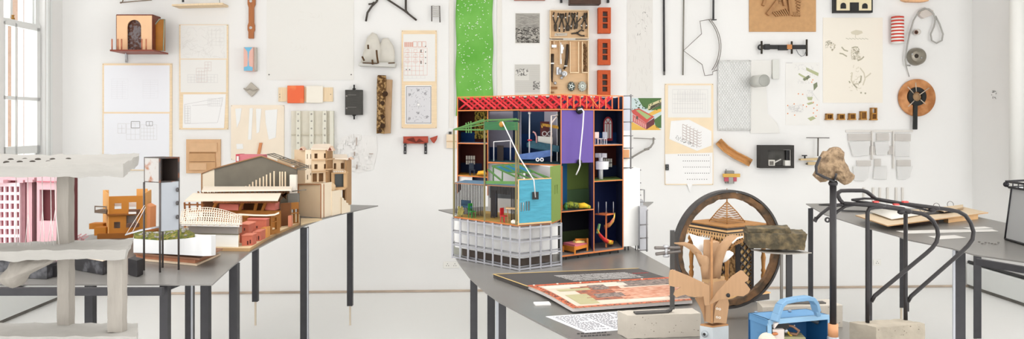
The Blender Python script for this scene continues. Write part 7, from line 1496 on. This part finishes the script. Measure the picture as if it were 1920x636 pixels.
# ---- bicycle rack
RK = M((46, 43, 44), .4, .2); t = thing('bicycle_rack', 'black tubular bicycle rack standing in the weathered concrete block', 'rack', T(1662, 603, .9055))
D1, D2 = 2.07, 2.095
def tb(pts, r, nm, ds): b = MB(); n = len(pts); b.tube([P(x, y, ds[0]+(ds[1]-ds[0])*i/(n-1)) for i, (x, y) in enumerate(pts)], r, 10); part(b, nm, RK, t)
r_ = .0054
tb([(1642, 373.5), (1632, 365), (1625, 360), (1617, 357.5), (1590, 357.5), (1577, 358), (1571.5, 361.5), (1571, 367), (1575, 375), (1581, 381.5)], r_, 'handle_loop', (D2, D1))
tb([(1581, 381.5), (1630, 385), (1680, 391.5), (1709, 397.5), (1727, 400.5), (1739, 405.5), (1750, 415), (1757, 428), (1759, 441), (1756, 454), (1748, 465), (1737, 475), (1640, 555), (1633.5, 566)], r_, 'side_hoop', (D1, D1))
tb([(1642, 373.5), (1686, 381), (1740, 388), (1778, 393), (1797, 397), (1810, 404), (1820, 418), (1825.5, 435), (1823.5, 449), (1815, 461), (1801, 474.5), (1708, 556), (1702, 566)], r_, 'side_hoop', (D2, D2))
b = MB(); z_ = .9055; b.tube([P(1660, 388, D1), P(1640, 388.5, D1), P(1630, 391, D1), P(1626.5, 398, D1), P(1626.5, 560, D1), V((P(1626.5, 560, D1).x, D1, z_))], r_, 10); part(b, 'leg', RK, t)
b = MB(); b.tube([P(1698, 397, D2), P(1698, 560, D2), V((P(1698, 560, D2).x, D2, z_))], r_, 10); part(b, 'leg', RK, t)
for x, d_, y0, y1 in ((1631, D1, 562, 592), (1700.5, D2, 562, 584)): b = MB(); b.bar(P(x, y0, d_), P(x, y1, d_), .009, .006); part(b, 'weld_plate', RK, t)
tb([(1597, 375), (1620, 372.5), (1643, 373)], .003, 'spring_wire', (D1+.01, D2)); tb([(1597, 375), (1640, 383), (1662, 387)], .003, 'spring_wire', (D1+.01, D1)); tb([(1655, 375.5), (1700, 385), (1744, 396)], .003, 'spring_wire', (D2, D2))
b = MB(); b.prism([P(1583, 380.5, D1), P(1622, 377, D2-.006), P(1696, 389, D2-.006), P(1700, 394, D1)], V((0, 0, -.002))); part(b, 'deck_plate', M((44, 42, 44), .5), t)
for x, y in ((1642, 380), (1680, 385), (1697, 380)): b = MB(); q0 = P(x, y, 2.08); b.box(q0+UP*.002, (.013, .012, .004)); part(b, 'red_tape', M((214, 84, 80), .6), t)
for pts in ([(1590, 382.5), (1572, 384.5), (1557, 388), (1540, 401), (1530, 411)], [(1600, 384), (1585, 387), (1570, 397), (1560, 407)]):
    tb(pts, .0044, 'front_strut', (D1, D1+.01))
b = MB(); b.bar(P(1531, 408, D1+.01), P(1527, 416, D1+.01), .010, .004, up=(0, 1, 0)); part(b, 'strut_end', RK, t)
b = MB(); b.ring(P(1551.5, 412.5, D1+.01), (0, 1, 0), [(.0035, -.002), (.0075, -.002), (.0075, .002), (.0035, .002)], 14); part(b, 'strut_eyelet', RK, t)
for x, y, d_ in ((1690, 398, D1), (1748, 394, D2), (1703, 397, D1), (1755, 391, D2)): b = MB(); b.ball(P(x, y, d_), .0085, 6, (1.3, 1, .8)); part(b, 'joint', RK, t)
# ================= things on the table by the side wall =================
t = thing('raised_board', 'pale plywood board raised on a wooden block on the side wall table', 'board', T(1720, 412, .875)); t.location.z = TZ
q = [T(1604, 403.5, .876), T(1664, 423, .876), T(1853, 398.5, .876), T(1795, 385.5, .876)]
b = MB(); b.prism(q, V((0, 0, -.006)), 1); part(b, 'board_top', [M((226, 204, 174), .6, var=.04, scale=8), M((196, 154, 108), .7)], t)
b = MB(); blk(b, 1778, 4.62, 1834, 4.80, TZ+.001, .870, .05); part(b, 'wooden_block', M((212, 170, 122), .7, var=.06, scale=12), t)
b = MB(); blk(b, 1680, 4.46, 1760, 4.60, TZ+.001, .870, .06); part(b, 'dark_infill', M((70, 50, 40), .7), t)  # dark brown box filling the gap below the board
t = thing('ring_binder', 'open ring binder with pale pages and steel rings on the raised plywood board', 'binder', T(1720, 400, .8765))
b = MB(); b.prism([T(1716, 404, .880), T(1788, 398, .880), T(1790, 394.5, .880), T(1718, 399, .880)], V((0, 0, -.0035))); part(b, 'black_spine', BLACK, t)
b = MB(); b.sheet([[T(1629, 397, .886), T(1655, 393, .890), T(1690, 392, .884)], [T(1650, 404, .886), T(1672, 400, .892), T(1715, 398, .884)], [T(1672, 412, .882), T(1690, 409, .888), T(1722, 404, .882)]], .004); part(b, 'loose_pages', M((240, 236, 228), .7), t)
b = MB()
for k in range(5): b.prism([T(1770, 398-k*.3, .881+k*.004), T(1806, 391-k*.8, .881+k*.004), T(1806, 386-k*.6, .881+k*.004), T(1752, 391-k*.3, .881+k*.004)], V((0, 0, -.0015)))
part(b, 'page_stack', M((222, 200, 168), .7, var=.06, scale=30), t)
for x, y in ((1730, 396), (1756, 392), (1782, 388.5)): b = MB(); c = T(x, y, .884); b.ring(c+UP*.016, (1, .5, 0), [(.020, -.0015), (.023, -.0015), (.023, .0015), (.020, .0015)], 24); part(b, 'steel_ring', M((150, 148, 148), .35, .6), t)
b = MB(); b.prism([T(1535, 383.3, .846), T(1577, 385.5, .846), T(1604, 383, .846), T(1560, 381, .846)], V((0, 0, -.005))); one(b, 'black_tablet', 'thin flat black tablet lying at the pointed end of the side wall table', 'tablet', BLACK)
b = MB(); b.bar(T(1577, 395, .846), T(1625, 396.5, .846), .02, .008); one(b, 'dark_ruler', 'thin dark ruler lying on the side wall table in front of the raised board', 'ruler', M((60, 58, 58), .5))
for pts, lab in (([(1680, 433), (1762, 431), (1860, 430), (1872, 434), (1790, 436), (1700, 438)], 'long pale sheet of paper across the side wall table below the raised board'), ([(1740, 443), (1790, 441), (1812, 446), (1760, 449)], 'small pale sheet of paper near the front edge of the side wall table'), ([(1806, 427), (1846, 425), (1862, 428), (1822, 430)], 'pale sheet of paper under the corner of the raised board')):
    b = MB(); b.prism([T(*p, .8415) for p in pts], V((0, 0, -.0008))); one(b, 'paper_sheet', lab, 'paper', M((228, 225, 220), .7))
b = MB()
for k in range(7): p = T(1836+k*6, 455+rnd.uniform(-3, 3), .843); b.ball(p, .004, 4, (1.8, 1, .5))
o = one(b, 'dark_crumbs', 'few dark crumbs scattered on the table in front of the black framed bin', 'crumbs', M((110, 104, 98), .8)); o['kind'] = 'stuff'
t = thing('framed_bin', 'grey sheet metal bin with black edges and heavy rim on the side wall table', 'bin', T(1950, 460)); EDG = M((40, 38, 42), .5, .2)
A_, B_, C_, D_ = P(1884.5, 450, 3.955), P(2040, 492, 3.30), P(2100, 470, 3.6), P(1960, 443, 4.05)
A_.z = B_.z = C_.z = D_.z = TZ+.003; Z_ = zy(352, 3.93)
A2, B2, C2, D2_ = [V((p.x+dx, p.y+dy, Z_)) for p, dx, dy in ((A_, .032, -.005), (B_, .03, 0), (C_, .03, .03), (D_, .03, .03))]
cn = (A_+B_+C_+D_)/4
for nm, a, c, c2, a2 in (('front_panel', A_, B_, B2, A2), ('rear_panel', D_, C_, C2, D2_), ('end_panel', A_, D_, D2_, A2)):
    b = MB(); b.prism([a, c, c2, a2], (cn-(a+c)/2).normalized()*.003); part(b, nm, M((176, 177, 178), .5, .2), t)
b = MB(); b.prism([A_, B_, C_, D_], UP*.002); part(b, 'bottom_panel', M((226, 226, 226), .6), t)
b = MB()
for a, c in ((A_, B_), (A_, D_), (A_, A2), (B_, B2), (D_, D2_)): b.tube([a+UP*.003, c+UP*.003], .0055, 8)
part(b, 'black_edge', EDG, t)
b = MB(); o_ = V((-.03, 0, .0))
for dz in (.0, .030): 
    for a, c in ((A2, B2), (A2, D2_)): b.bar(a+UP*dz+(o_ if dz else o_*.5), c+UP*dz+(o_ if dz else o_*.5), .010, .010)
for k in range(14): p = A2.lerp(B2, k/13)+o_*.75; b.bar(p, p+UP*.03, .004)
b.ball(A2+o_+UP*.015, .014, 6); part(b, 'heavy_rim', EDG, t)
